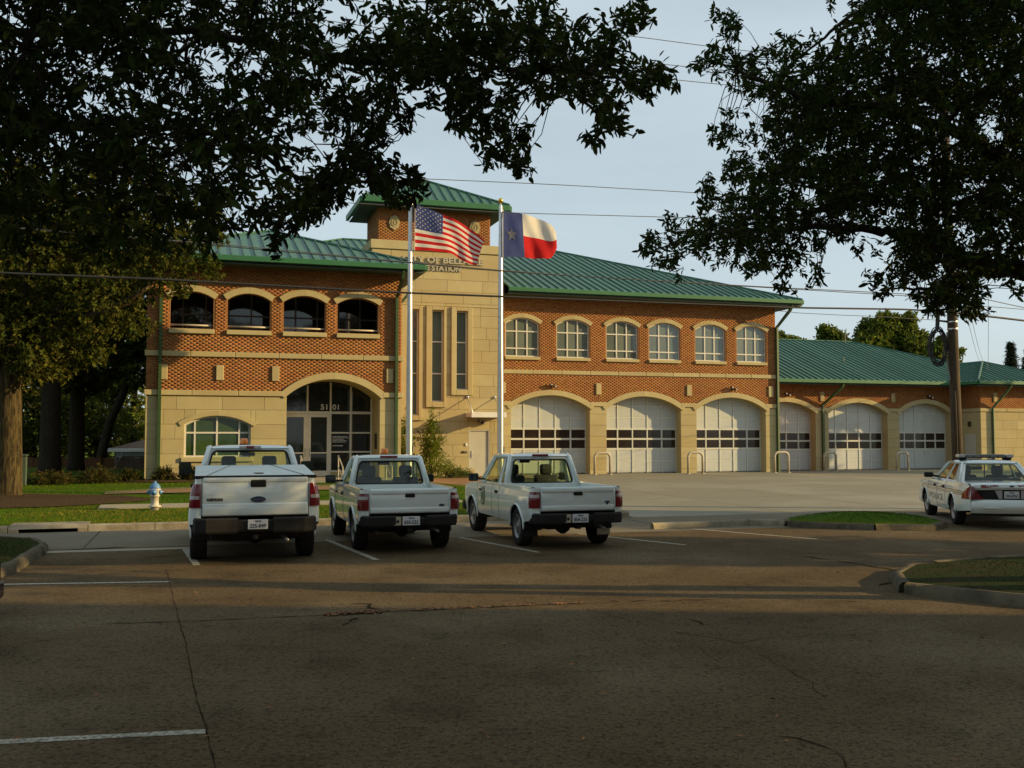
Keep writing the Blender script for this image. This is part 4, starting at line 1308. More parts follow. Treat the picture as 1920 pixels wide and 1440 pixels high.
# ============ standing seam roofs: one pan per strip, with its seam
PIT = .374
def clip_strip(poly, a0, a1):
    def cut(pl, f):
        out = []
        for i in range(len(pl)):
            p, q = pl[i], pl[(i + 1) % len(pl)]
            fp, fq = f(p), f(q)
            if fp >= 0: out.append(p)
            if (fp >= 0) != (fq >= 0):
                t = fp / (fp - fq)
                out.append((p[0] + (q[0] - p[0]) * t, p[1] + (q[1] - p[1]) * t))
        return out
    pl = cut(poly, lambda p: p[0] - a0)
    return cut(pl, lambda p: a1 - p[0]) if len(pl) > 2 else []
def roof_face(parent, pts, pitch_w=.42, pans=True):
    """pts: 3D polygon in station coordinates, first edge is the eave"""
    P = [Vector(p) for p in pts]
    e = (P[1] - P[0]).normalized()
    nrm = (P[1] - P[0]).cross(P[2] - P[0]).normalized()
    if nrm.z < 0: nrm = -nrm
    up = nrm.cross(e).normalized()
    if up.z < 0: up = -up
    pl = [((p - P[0]).dot(e), (p - P[0]).dot(up)) for p in P]
    to3 = lambda a, b, h=0: P[0] + e * a + up * b + nrm * h
    if not pans:
        part(MB().poly([tuple(p) for p in P]), 'roof_slope', M['roof'], parent)
        return
    amin, amax = min(p[0] for p in pl), max(p[0] for p in pl)
    n = max(1, round((amax - amin) / pitch_w))
    for k in range(n):
        a0, a1 = lerp(amin, amax, k / n), lerp(amin, amax, (k + 1) / n)
        c = clip_strip(pl, a0, a1)
        if len(c) < 3: continue
        mb = MB()
        tl = random.uniform(-.006, .006)
        top = [to3(a, b, .02 + tl * (a - a0) / .42) for a, b in c]
        mb.prism([tuple(q) for q in top], tuple(-nrm * .02))
        bs = sorted([b for a, b in c if abs(a - a0) < 1e-4])
        if len(bs) >= 2 and bs[-1] - bs[0] > .1:
            q = [to3(a0 - .014, bs[0], .018), to3(a0 + .014, bs[0], .018), to3(a0 + .014, bs[-1], .018), to3(a0 - .014, bs[-1], .018)]
            mb.prism([tuple(x) for x in q], tuple(nrm * .065))
        part(mb, 'roof_panel', M[random.choice(('roof', 'roof', 'roof_b', 'roof_c'))], parent)
def ridge_cap(parent, a, b):
    part(MB().tube([a, b], .06, 6), 'ridge_cap', M['roof'], parent)
def hip_roof(eave, z, apexes, pans, cut=None):
    """eave: s0, s1, dfront, dback; apexes: two ridge ends (s, d) along s or d"""
    s0, s1, df, db = eave
    o = empty('roof', (0, 0, 0)); adopt(o, ST)
    (a, za), (b, zb) = apexes
    A, B = (a[0], -a[1], za), (b[0], -b[1], zb)
    FL, FR, BL, BR = (s0, -df, z), (s1, -df, z), (s0, -db, z), (s1, -db, z)
    if abs(a[1] - b[1]) < 1e-6:           # ridge along s
        faces = {'f': [FL, FR, B, A], 'r': [FR, BR, B], 'b': [BR, BL, A, B], 'l': [BL, FL, A]}
    else:                                 # ridge along d: A in front, B at the back
        faces = {'f': [FL, FR, A], 'r': [FR, BR, B, A], 'b': [BR, BL, B], 'l': [BL, FL, A, B]}
    for k, f in faces.items():
        if k == 'f' and cut is not None:      # the tower stands in this slope: pans only beside and behind it
            cs, cd = cut
            zc_ = z + PIT * (df - cd)
            roof_face(o, [(cs, -df, z), FR, B, (cs, A[1], A[2])])
            roof_face(o, [(s0 + df - cd, -cd, zc_), (cs - .01, -cd, zc_), (cs - .01, A[1], A[2]), A])
            continue
        roof_face(o, f, pans=(k in pans))
    up = Vector((0, 0, .05))
    for p, q in ((FL, A), (FR, B if abs(a[1] - b[1]) < 1e-6 else A), (A, B)):
        if (Vector(p) - Vector(q)).length > .1: ridge_cap(o, tuple(Vector(p) + up), tuple(Vector(q) + up))
    return o
def eaves(o, s0, s1, df, db, z, walls, h=.22, sides='flr', soff=True):
    t = .12
    zb = z - h + .05
    if 'f' in sides:
        part(MB().bbox((s0 - .0, -df - t, zb), (s1 + .0, -df + .02, z + .03), .015, 1), 'gutter', M['fascia'], o)
    if 'r' in sides: part(MB().bbox((s1 - .02, -df + .022, zb), (s1 + t, -db, z + .03), .015, 1), 'gutter', M['fascia'], o)
    if 'l' in sides: part(MB().bbox((s0 - t, -df + .022, zb), (s0 + .02, -db, z + .03), .015, 1), 'gutter', M['fascia'], o)
    if soff: part(MB().box((s0 + .03, -df + .03, zb - .06), (s1 - .03, -db - .03, zb - .03)), 'soffit', M['soffit'], o)
    w0, w1, wf, wb = walls
    mb = MB()
    if 'f' in sides: mb.box((s0, -df + .03, zb - .10), (s1, -df + .08, zb - .005))
    part(mb, 'fascia_board', M['soffit'], o) if mb.v else None
mr_ = hip_roof((-16.5, 15.97, 1.0, -19), 9.10, (((-6.5, -9), 12.84), ((5.97, -9), 12.84)), 'fr', cut=(-.03, -3.2))
eaves(mr_, -.03, 15.97, 1.0, -19, 9.08, (0, MS1, 0, -18), sides='fr', soff=False)
part(MB().box((0, -.97, 8.80), (15.94, 18, 8.83)), 'soffit', M['soffit'], mr_)
lr_ = hip_roof((-16.7, -5.72, 8.5, -3.4), 8.60, (((-11.21, 3.0), 10.655), ((-11.21, -3.39), 10.655)), 'frl')
eaves(lr_, -16.7, -5.72, 8.5, -.0, 8.58, (L0, L1, LD, 0), sides='flr')
tr_ = hip_roof((-7.07, -0.177, 1.65, -2.75), 12.8, (((-3.63, -.55), 14.2), ((-3.61, -.55), 14.2)), 'frl')
eaves(tr_, -7.07, -0.177, 1.65, -2.75, 12.78, (U0, U1, UD0, UD1), h=.28, sides='flr')
part(MB().tube([(-3.62, .55, 14.15), (-3.62, .55, 14.37)], .03, 6), 'roof_finial', M['roof'], tr_)
wr_ = hip_roof((15.0, 36.7, -3.7, -20.3), 5.32, (((15.01, -12), 8.42), ((28.4, -12), 8.42)), 'f')
eaves(wr_, 15.0, 30.9, -3.7, -8, 5.30, (MS1, 30, WD, -8), sides='f')
er_ = hip_roof((29.5, 37.1, -1.7, -16), 5.30, (((33.3, -5.5), 6.72), ((33.3, -15.9), 6.72)), 'fl')
eaves(er_, 29.5, 37.1, -1.7, -8, 5.28, (ES0, ES1, EDD, -8), sides='fl')
for s_, z in ((19.2, 6.7), (24.2, 6.6)):
    part(MB().tube([(s_, 3.7 + (z - 5.32) / PIT, z), (s_, 3.7 + (z - 5.32) / PIT, z + .35)], .04, 8), 'vent_pipe', M['roof'], wr_)
part(MB().tube([(27.5, 11.5, 8.2), (27.5, 11.5, 9.2)], .03, 6), 'vent_pipe', M['steelgrey'], wr_)
# downpipes
def downpipe(pts, m='downpipe'):
    part(MB().tube(pts, .06, 4, sq=(.075, .055)), 'downpipe', M[m])
downpipe([(-6.55, -8.55, 8.35), (-6.58, -8.45, 8.1), (-6.64, -LD - .09, 7.45), (-6.64, -LD - .09, .5)])
downpipe([(-15.32, -8.55, 8.35), (-15.32, -8.45, 8.1), (-15.32, -LD - .09, 7.45), (-15.32, -LD - .09, .5)])
downpipe([(-5.66, -5.6, 8.35), (-5.72, -5.6, 7.95), (-6.36, -5.6, 7.2), (-6.36, -5.6, .5)])
downpipe([(15.35, -1.0, 8.85), (15.3, -.9, 8.6), (14.98, -.10, 7.75), (14.98, -.10, .2)])
downpipe([(21.7, 3.65, 5.1), (21.68, 3.75, 4.9), (20.88, 4.5, 3.9), (20.88, 4.5, .1)])
downpipe([(31.85, 1.65, 5.1), (31.8, 1.75, 4.9), (31.25, 2.5, 3.75), (31.25, 2.5, .1)])
for s_, d_ in ((-6.64, LD), (-15.32, LD), (14.98, 0)):
    for z in (3.4, 6.6): part(MB().box((s_ - .07, -d_ - .14, z), (s_ + .07, -d_ - .02, z + .05)), 'pipe_strap', M['downpipe'])
# hidden side and back walls of the left block and a dark core so no light leaks through
part(MB().box((L0 + .3, -LB + .3, .5), (L1 - .3, .5, 8.2)).box((T0 + .3, .2, .1), (T1 - .3, 4.0, 10.5)).box((L0 + .3, .8, .1), (MS1 - .3, 18.5, 8.5)), 'building_core', M['dark'])
part(MB().box((MS1, -WD + .9, .1), (36, 18, 5.0)), 'building_core', M['dark'])
# ---------------------------------------------------------------- vehicles
def framed(mb, glass_mb, A, B, Cc, D, ins, rad, th, n=36, inset=.012):
    """a panel between four corners (bl, br, tr, tl) with a rounded opening; the glass goes into glass_mb"""
    A, B, Cc, D = map(Vector, (A, B, Cc, D))
    l, r_, b, t = ins
    nrm = (B - A).cross(D - A).normalized()
    P = lambda u, v: A * (1 - u) * (1 - v) + B * u * (1 - v) + Cc * u * v + D * (1 - u) * v
    wid, hei = ((B - A).length + (Cc - D).length) / 2, ((D - A).length + (Cc - B).length) / 2
    def ring(u0, u1, v0, v1, ra):
        out = []
        ru, rv = ra / wid, ra / hei
        for cu, cv, a0 in ((u1 - ru, v1 - rv, 0), (u0 + ru, v1 - rv, 90), (u0 + ru, v0 + rv, 180), (u1 - ru, v0 + rv, 270)):
            for i in range(n // 4):
                a = R(a0 + 90 * i / (n // 4 - 1))
                out.append((cu + ru * math.cos(a), cv + rv * math.sin(a)))
        return out
    o = ring(0, 1, 0, 1, .001)
    i_ = ring(l / wid, 1 - r_ / wid, b / hei, 1 - t / hei, rad)
    m = len(o)
    off = nrm * -th
    vs = [P(*p) for p in o] + [P(*p) for p in i_] + [P(*p) + off for p in i_] + [P(*p) + off for p in o]
    fs = []
    for k in range(m):
        q = (k + 1) % m
        fs += [(k, q, m + q, m + k), (m + k, m + q, 2 * m + q, 2 * m + k), (2 * m + k, 2 * m + q, 3 * m + q, 3 * m + k)]
    mb.add([tuple(v) for v in vs], fs)
    if glass_mb is not None:
        glass_mb.add([tuple(P(*p) + nrm * -inset) for p in i_], [tuple(range(m))])
def wheel(parent, x, y, r_, wd, side, steel=True):
    h = wd / 2
    tw = MB().lathe([(r_ * .62, -h * .9), (r_ * .80, -h), (r_ * .93, -h * .97), (r_ * .985, -h * .8), (r_, -h * .5), (r_, h * .5), (r_ * .985, h * .8), (r_ * .93, h * .97), (r_ * .80, h), (r_ * .62, h * .9)], 32, (x, y, r_), 'x').build('wheel', M['rubber'], parent, True)
    ho = side * h
    rm = MB()
    rm.lathe([(r_ * .63, ho * .92), (r_ * .60, ho * .98), (r_ * .57, ho * .75), (r_ * .50, ho * .55), (r_ * .34, ho * .62), (r_ * .26, ho * .80), (r_ * .15, ho * .82), (r_ * .13, ho * .95), (.001, ho * .97)], 28, (x, y, r_), 'x')
    rm.build('rim', M['rim'], tw, True)
    holes = MB()
    for k in range(8):
        a = 2 * PI * k / 8
        cy, cz = y + r_ * .43 * math.cos(a), r_ + r_ * .43 * math.sin(a)
        holes.lathe([(.001, side * (abs(ho) * .63)), (.022, side * (abs(ho) * .625))], 8, (x, cy, cz), 'x')
    holes.build('rim_slot', M['black'], tw)
    return tw
def plate(parent, cx, y, z, top, num, wd=.305, ht=.152, ink='ink'):
    p = MB().bbox((cx - wd / 2, y - .006, z - ht / 2), (cx + wd / 2, y + .004, z + ht / 2), .004, 1).build('licence_plate', M['platebg'], parent)
    mb = MB()
    for body, size, zz, fit in ((top, .035, z + ht * .24, .10), (num, .085, z - ht * .34, wd * .82)):
        t = text_mb(body, size, .001, bold=.002)
        x0, x1 = width(t)
        k = fit / (x1 - x0)
        place(t, lambda q: Vector((cx - fit / 2 + (q.x - x0) * k, y - .008 - q.z, zz + q.y)))
        mb.add(t.v, t.f)
    mb.build('plate_lettering', M[ink], p)
def oval_badge(parent, cx, y, z, wd, ht, body='Ford', side=None):
    n = 28
    def lo(k, dy): return [(cx + wd / 2 * k * math.cos(2 * PI * i / n), y - dy, z + ht / 2 * k * math.sin(2 * PI * i / n)) for i in range(n)]
    b = MB().prism(lo(1, .012), (0, .014, 0)).build('oval_badge', M['chrome'], parent)
    MB().prism(lo(.9, .016), (0, .006, 0)).build('badge_field', M['badgeblue'], parent)
    t = text_mb(body, ht * .6, .001)
    x0, x1 = width(t)
    k = wd * .62 / (x1 - x0)
    place(t, lambda q: Vector((cx - wd * .31 + (q.x - x0) * k, y - .0175 - q.z, z - ht * .18 + q.y))).build('badge_lettering', M['chrome'], parent)
def seat(parent, x, y, z, wd, hd=True):
    mb = MB().bbox((x - wd / 2, y, z), (x + wd / 2, y + .16, z + .58), .05, 3).bbox((x - wd / 2, y + .1, z - .1), (x + wd / 2, y + .62, z + .08), .05, 3)
    if hd: mb.bbox((x - .13, y + .02, z + .58), (x + .13, y + .13, z + .80), .05, 3)
    return mb.build('seat', M['seat'], parent, True)

def pickup(name, loc, rz, p, label):
    T = empty(name, loc, rz, label, 'pickup truck', 'white pickup trucks parked along the street edge of the lot')
    Wd, Ln = p['W'], p['L']
    hw = Wd / 2
    ya, yf = p['axle'], p['axle'] + p['wb']
    wr = p['wr']
    rail, gb = p['rail'], p['gate_bot']
    yb, ye = p['cab_y'], p['cab_y'] + p['cab_len']          # rear of cab, base of windscreen
    belt, roof = p['belt'], p['roof']
    sill_ = p['sill']
    Ra = wr * 1.17
    paint = M['carwhite']
    def zbot(y):
        z = sill_
        for c in (ya, yf):
            if abs(y - c) < Ra: z = max(z, wr + math.sqrt(Ra * Ra - (y - c) ** 2))
        if y < ya - Ra: z = lerp(sill_ + .12, sill_ + .05, y / max(.01, ya - Ra))
        if y > yf + Ra: z = max(z, sill_ + .04)
        return z
    hood = p['hood']
    def ztop(y):
        if y < yb: return rail
        if y < ye: return belt
        return interp(y, [ye, ye + .35, Ln - .45, Ln - .12, Ln], [belt - .01, hood, hood - .05, hood - .14, hood - .32])
    def xo(y, z):
        x = hw - .05 * max(0, (z - .80) / .45) ** 2 - .05 * max(0, (.70 - z) / .3) ** 2
        x -= .16 * max(0, (y - (Ln - .55)) / .55) ** 2
        x -= .035 * math.exp(-((z - rail * .93) / .05) ** 2) * .4
        return x
    ys = sorted(set([.10, .14] + [lerp(.10, Ln - .02, i / 90) for i in range(91)] + [c + Ra * math.sin(R(a)) for c in (ya, yf) for a in range(-90, 91, 10)]))
    body = None
    for sd in (-1, 1):
        mb = MB()
        nz = 9
        vs = []
        for y in ys:
            z0, z1 = zbot(y), ztop(y)
            vs += [(sd * xo(y, lerp(z0, z1, j / nz)), y, lerp(z0, z1, j / nz)) for j in range(nz + 1)]
        fs = [(i * (nz + 1) + j, (i + 1) * (nz + 1) + j, (i + 1) * (nz + 1) + j + 1, i * (nz + 1) + j + 1) for i in range(len(ys) - 1) for j in range(nz)]
        mb.add(vs, fs)
        # rounded rear corner post
        gx = p['gate_w'] / 2
        cr = hw - gx
        mb.grid(lambda u, v: (sd * (lerp(gx, 0, 0) + (xo(.1, lerp(zbot(0), rail, v)) - gx) * math.sin(u * PI / 2)), .10 - .10 * math.cos(u * PI / 2) + .0, lerp(sill_ + .14, rail, v)), 8, 8)
        o = mb.build('body_side', paint, T, True)
        # arch lip and liner
        for c in (ya, yf):
            pts = [(sd * (xo(c, wr + Ra) + .012), c + Ra * math.sin(R(a)), wr + Ra * math.cos(R(a))) for a in range(-92, 93, 8)]
            pts = [(sd * (xo(q[1], max(q[2], .5)) + .006), q[1], q[2]) for q in pts]
            MB().tube(pts, .017, 8).build('wheel_arch', paint, o, True)
            MB().grid(lambda u, v: (sd * lerp(hw - .03, hw - .36, v), c + (Ra + .02) * math.sin(R(lerp(-95, 95, u))), wr + (Ra + .02) * math.cos(R(lerp(-95, 95, u)))), 14, 2).build('arch_liner', M['black'], o)
            MB().add([(sd * (hw - .36), c + (Ra + .02) * math.sin(R(a)), wr + (Ra + .02) * math.cos(R(a))) for a in range(-90, 91, 15)], [tuple(range(13))]).build('arch_liner', M['black'], o)
        if sd < 0:
            # door line, handle, badge on the side that shows
            for yl in p['seams']:
                z0, z1 = max(zbot(yl), sill_ + .02), ztop(yl)
                MB().tube([(sd * (xo(yl, lerp(z0, z1, j / 8)) + .001), yl, lerp(z0, z1, j / 8)) for j in range(9)], .004, 4).build('door_seam', M['steelgrey'], o)
            MB().bbox((sd * (hw + .015), p['seams'][0] + .08, belt - .17), (sd * (hw - .04), p['seams'][0] + .25, belt - .11), .014, 2).build('door_handle', M['black'], o)
            if p.get('side_badge'):
                MB().bbox((sd * (xo(yf - .62, .93) + .008), yf - .82, .90), (sd * (xo(yf - .62, .93) - .02), yf - .58, .935), .004, 1).build('side_badge', M['black'], o)
            if p.get('seal'):
                n = 32
                cy, cz, ry, rz_ = p['seal']
                for kk, (k, m_) in enumerate(((1, 'gild'), (.9, 'sealgreen'), (.66, 'platebg'), (.56, 'gild'), (.46, 'sealgreen'))):
                    lp = [(sd * (xo(cy, cz + rz_ * k * math.sin(2 * PI * i / n)) + .003 + kk * .0015), cy + ry * k * math.cos(2 * PI * i / n), cz + rz_ * k * math.sin(2 * PI * i / n)) for i in range(n)]
                    MB().poly(lp).build('door_seal_ring', M[m_], o)
    # bed: inner walls, floor, caps
    iw = hw - .10
    bd = MB()
    bd.box((-iw, .09, gb + .03), (iw, yb - .02, gb + .06))
    for sd in (-1, 1):
        bd.add([(sd * iw, .09, gb), (sd * iw, yb, gb), (sd * iw, yb, rail), (sd * iw, .09, rail)], [(0, 1, 2, 3)])
        bd.grid(lambda u, v: (sd * lerp(xo(.3, rail), iw, v), lerp(.10, yb, u), rail + .018 * math.sin(v * PI)), 12, 6)
        gx = p['gate_w'] / 2
        bd.grid(lambda u, v: (sd * lerp(gx + (xo(.1, rail) - gx) * math.sin(u * PI / 2), gx - .01, v), .10 - .10 * math.cos(u * PI / 2) * (1 - v), rail + .0 + .004 * math.sin(v * PI)), 6, 3)
    bd.add([(-iw, yb - .01, gb), (iw, yb - .01, gb), (iw, yb - .01, rail), (-iw, yb - .01, rail)], [(0, 1, 2, 3)])
    bd.build('cargo_bed', paint, T, False)
    gw = p['gate_w']
    tg = MB().bbox((-gw / 2 + .006, -.004, gb), (gw / 2 - .006, .075, rail + .012), .022, 3)
    tgo = tg.build('tailgate', paint, T, True)
    # pressed crease lines of the tailgate
    MB().bbox((-gw / 2 + .03, -.016, rail - .085), (gw / 2 - .03, .01, rail - .005), .014, 2).build('tailgate_lip', paint, tgo, True)
    MB().bbox((-gw / 2 + .02, -.022, gb + .01), (gw / 2 - .02, .01, gb + p['lip']), .016, 2).build('tailgate_lip', paint, tgo, True)
    hx, hz, hww, hh = p['handle']
    MB().bbox((hx - hww / 2, -.020, hz - hh / 2), (hx + hww / 2, .0, hz + hh / 2), .018, 2).build('tailgate_handle', M['black'], tgo)
    MB().bbox((hx - hww / 2 + .025, -.026, hz - hh / 2 + .02), (hx + hww / 2 - .025, -.01, hz + hh / 2 - .022), .010, 2).build('handle_pull', M['rubber'], tgo)
    oval_badge(tgo, *p['oval'])
    if p.get('name_badge'):
        x0b, zb_, wb_, hb_ = p['name_badge']
        nb = MB().bbox((x0b, -.013, zb_), (x0b + wb_, .0, zb_ + hb_), .006, 1).build('name_badge', M['black'], tgo)
        t = text_mb('F-150', .04, .001, bold=.002)
        a, b = width(t)
        k = (wb_ - .03) / (b - a)
        place(t, lambda q: Vector((x0b + .015 + (q.x - a) * k, -.0145 - q.z, zb_ + hb_ * .2 + q.y))).build('badge_lettering', M['chrome'], tgo)
    if p.get('mark'):
        n_ = MB().bbox((p['mark'][0], -.008, p['mark'][1]), (p['mark'][0] + .035, .0, p['mark'][1] + .07), .004, 1).build('gate_sticker', M['ink'], tgo)
    # tail lights wrap the corner posts
    z0, z1, zw0, zw1 = p['light']
    for sd in (-1, 1):
        gx = gw / 2
        f = lambda u, v, a, b, off: (sd * (gx + .006 + (xo(.1, lerp(a, b, v)) - gx - .006 + off) * math.sin(min(1, u * p['wrap']) * PI / 2)), .10 - (.10 + off) * math.cos(min(1, u * p['wrap']) * PI / 2), lerp(a, b, v))
        tl = MB().grid(lambda u, v: f(u, v, z0, z1, .016 + .006 * math.sin(v * PI)), 10, 8).build('tail_light', M['lensred'], T, True)
        MB().grid(lambda u, v: f(lerp(.08, .86, u), v, zw0, zw1, .0225), 8, 3).build('reverse_lens', M['lenswhite'], tl, True)
    # bumper, plate, tow gear
    bz0, bz1, bw_ = p['bump']
    path = [(-bw_ / 2 + .01, .30), (-bw_ / 2, .10), (-bw_ / 2 + .05, -.07), (-bw_ / 2 + .20, -.13)]
    pa = path + [(-.27, -.135)]
    pb = [(-x, y) for x, y in reversed(pa)]
    bo = None
    for q, zz0, zz1 in ((pa, bz0, bz1), (pb, bz0, bz1), ([(-.27, -.09), (.27, -.09)], bz0 + .015, bz1 - .035)):
        mb = MB()
        k = len(q)
        sec = [(0, zz0), (-.015, zz0 + .03), (-.02, zz1 - .03), (.005, zz1), (.14, zz1 - .01), (.13, zz0)]
        vs = []
        for i, (x, y) in enumerate(q):
            a, b = Vector((*q[max(i - 1, 0)], 0)), Vector((*q[min(i + 1, k - 1)], 0))
            t = (b - a).normalized()
            nn = Vector((-t.y, t.x, 0))
            if nn.x * -x + nn.y * (.8 - y) < 0: nn = -nn
            vs += [(x + nn.x * e, y + nn.y * e, z) for e, z in sec]
        m = len(sec)
        mb.add(vs, [(i * m + j, i * m + (j + 1) % m, (i + 1) * m + (j + 1) % m, (i + 1) * m + j) for i in range(k - 1) for j in range(m)] + [tuple(range(m)), tuple((k - 1) * m + j for j in range(m - 1, -1, -1))])
        o = mb.build('rear_bumper', M['black'], T)
        bo = bo or o
    px_, pz = p['plate_at']
    plate(T, px_, -.128 if abs(px_) < .3 else -.16, pz, 'TEXAS', p['plate'])
    if p.get('side_tag'): 
        st_ = MB().bbox((px_ - .30, -.15, pz - .075), (px_ - .18, -.13, pz + .075), .006, 1).build('bumper_tag', M['hoop'], T)
        MB().lathe([(.001, -.153), (.026, -.153), (.026, -.14)], 14, (px_ - .24, 0, pz - .005), 'y').build('tag_hole', M['black'], st_)
    un = MB().bbox((-hw + .30, .25, .36), (hw - .30, Ln - .5, .62), .05, 1)
    un.tube([(-.24, .05, bz0 - .02), (.24, .05, bz0 - .02)], .04, 8)
    un.tube([(-hw + .2, ya, wr), (hw - .2, ya, wr)], .055, 10)
    un.lathe([(.001, -.15), (.10, -.12), (.16, -.03), (.16, .03), (.10, .12), (.001, .15)], 14, (.04, ya, wr), 'x')
    un.box((-.04, -.06, bz0 - .10), (.04, .10, bz0 - .03))
    un.lathe([(.001, 0), (.03, .01), (.03, .05), (.012, .06), (.012, .0)], 10, (0, -.04, bz0 - .1), 'z')
    un.build('chassis', M['black'], T)
    MB().tube([(.30, 1.4, .40), (.40, .5, .42), (.46, .05, .40), (.50, -.03, .36)], .028, 10).build('tailpipe', M['rim'], T, True)
    MB().bbox((-.5, .35, .33), (-.05, .75, .5), .06, 2).build('spare_wheel', M['rubber'], T)
    for sd in (-1, 1):
        if p.get('flaps'): MB().bbox((sd * (hw - .30), ya - Ra + .02, .20), (sd * (hw - .04), ya - Ra + .035, .52), .005, 1).build('mud_flap', M['hoop'] if p['flaps'] == 'tan' and sd > 0 else M['black'], T)
        wheel(T, sd * (hw - .14), ya, wr, p['ww'], sd)
        wheel(T, sd * (hw - .14), yf, wr, p['ww'], sd)
    # cab: rear panel, side frames, windscreen, roof, pillars
    wbel, wrf = p['cabw'] / 2, p['roofw'] / 2
    rl = p['rlean']
    yr, yt = yb + rl, ye - p['wlean']                       # rear and front edge of the roof
    zr = roof - .06
    cab, gl = MB(), MB()
    nr, nf = Vector((0, 1, 0)), None
    framed(cab, gl, (-wbel, yb, belt), (wbel, yb, belt), (wrf, yr, zr), (-wrf, yr, zr), p['rwin'], .07, .05)
    cab.add([(-wbel, yb, gb), (wbel, yb, gb), (wbel, yb, belt), (-wbel, yb, belt)], [(0, 1, 2, 3)])
    MBs = []
    for sd in (-1, 1):
        cuts = p['side_cuts']
        for c0, c1, ins in cuts:
            b0, b1 = lerp(yb, ye, c0), lerp(yb, ye, c1)
            t0, t1 = lerp(yr, yt, c0), lerp(yr, yt, c1)
            q = [(sd * wbel, b0, belt), (sd * wbel, b1, belt), (sd * wrf, t1, zr), (sd * wrf, t0, zr)]
            if sd < 0: q = [q[1], q[0], q[3], q[2]]; ins = (ins[1], ins[0], ins[2], ins[3])
            framed(cab, gl, *q, ins, .05, .05)
        cab.grid(lambda u, v: (sd * lerp(xo(lerp(yb, ye, u), belt), wbel - .03, v), lerp(yb, ye, u), belt + .02 * math.sin(v * PI / 2)), 10, 3)
        cab.tube([(sd * wbel, yb + .005, belt - .02), (sd * (wbel + wrf) / 2, (yb + yr) / 2 + .006, (belt + zr) / 2), (sd * wrf, yr + .006, zr), (sd * (wrf - .02), yr + .06, roof - .02)], [.045, .045, .045, .03], 10)
        cab.tube([(sd * wbel, ye, belt - .02), (sd * (wbel + wrf) / 2, (ye + yt) / 2, (belt + zr) / 2 + .01), (sd * wrf, yt, zr)], .032, 8)
        cab.tube([(sd * wrf, yr, zr), (sd * (wrf + .012), (yr + yt) / 2, zr + .012), (sd * wrf, yt, zr)], .038, 8)
    framed(cab, gl, (wbel, ye, belt), (-wbel, ye, belt), (-wrf, yt, zr), (wrf, yt, zr), (.05, .05, .04, .05), .06, .04)
    def rf(u, v):
        a, b = 2 * u - 1, 2 * v - 1
        zz = zr + .005 + (roof - zr) * (1 - abs(a) ** 4) ** .5 * (1 - abs(b) ** 6) ** .5
        return (a * (wrf + .025), lerp(yr - .03, yt + .02, v), zz)
    cab.grid(rf, 20, 16)
    co = cab.build('cab', paint, T, True)
    gl.build('cab_glass', M['carglass'], T)
    # dark seal round the rear glass
    sb = MB()
    A, B, Cc, D = Vector((-wbel, yb, belt)), Vector((wbel, yb, belt)), Vector((wrf, yr, zr)), Vector((-wrf, yr, zr))
    framed(sb, None, *[v + Vector((0, -.004, 0)) for v in (A.lerp(Cc, .001), B, Cc, D)], p['rwin'], .07, .02)
    sb = MB()
    l_, r_, b_, t_ = p['rwin']
    wid, hei = (wbel + wrf), (D - A).length
    P4 = lambda u, v: A * (1 - u) * (1 - v) + B * u * (1 - v) + Cc * u * v + D * (1 - u) * v
    u0, u1, v0, v1 = l_ / wid, 1 - r_ / wid, b_ / hei, 1 - t_ / hei
    lo = []
    for cu, cv, a0 in ((u1 - .05, v1 - .14, 0), (u0 + .05, v1 - .14, 90), (u0 + .05, v0 + .14, 180), (u1 - .05, v0 + .14, 270)):
        for i in range(6):
            a = R(a0 + 18 * i)
            q = P4(cu + .05 * math.cos(a), cv + .14 * math.sin(a))
            lo.append((q.x, q.y - .006, q.z))
    sb.tube(lo + [lo[0]], .016, 6, cap=False)
    sb.build('window_seal', M['rubber'], co)
    # stop lamp and beacon
    if p.get('chmsl') == 'f':
        c_ = MB().bbox((-.19, yr - .065, roof - .065), (.19, yr - .02, roof - .012), .012, 2).build('cargo_lamp', M['lenswhite'], T)
        MB().bbox((-.07, yr - .072, roof - .066), (.07, yr - .03, roof - .011), .008, 1).build('stop_lens', M['lensred'], c_)
    else:
        MB().bbox((-.17 + p.get('lampx', 0), yr - .05, roof - .062), (.17 + p.get('lampx', 0), yr - .01, roof - .012), .015, 2).build('stop_lamp', M['lensred'], T)
    if p.get('beacon') is not None:
        bx, by = p['beacon']
        b_o = MB().lathe([(.085, 0), (.09, .02), (.07, .03)], 20, (bx, by, roof - .012), 'z').build('beacon', M['black'], T, True)
        MB().lathe([(.072, .028), (.074, .06), (.070, .11), (.058, .132), (.001, .136)], 20, (bx, by, roof - .012), 'z').build('beacon_lens', M['lensorange'], b_o, True)
    # inside the cab
    sy = p['seat_y']
    for x_ in (-.36, .36): seat(T, x_, sy, belt - .42, .50, p['heads'])
    MB().bbox((-wbel + .08, ye - .25, belt - .25), (wbel - .08, ye + .12, belt + .03), .05, 2).build('dashboard', M['interior'], T)
    MB().tube([(-.36 + .17 * math.cos(2 * PI * i / 18), ye - .36 + .07 * math.sin(2 * PI * i / 18), belt - .01 + .15 * math.sin(2 * PI * i / 18)) for i in range(19)], .015, 6).build('steering_wheel', M['black'], T, True)
    MB().bbox((-.11, yt - .02, zr - .15), (.13, yt + .03, zr - .08), .015, 2).tube([(0.01, yt + .02, zr - .1), (.01, yt + .03, zr - .02)], .012, 6).build('rear_view_mirror', M['black'], T)
    MB().box((-wbel + .05, yb + .1, gb), (wbel - .05, ye - .1, gb + .04)).build('cab_floor', M['interior'], T)
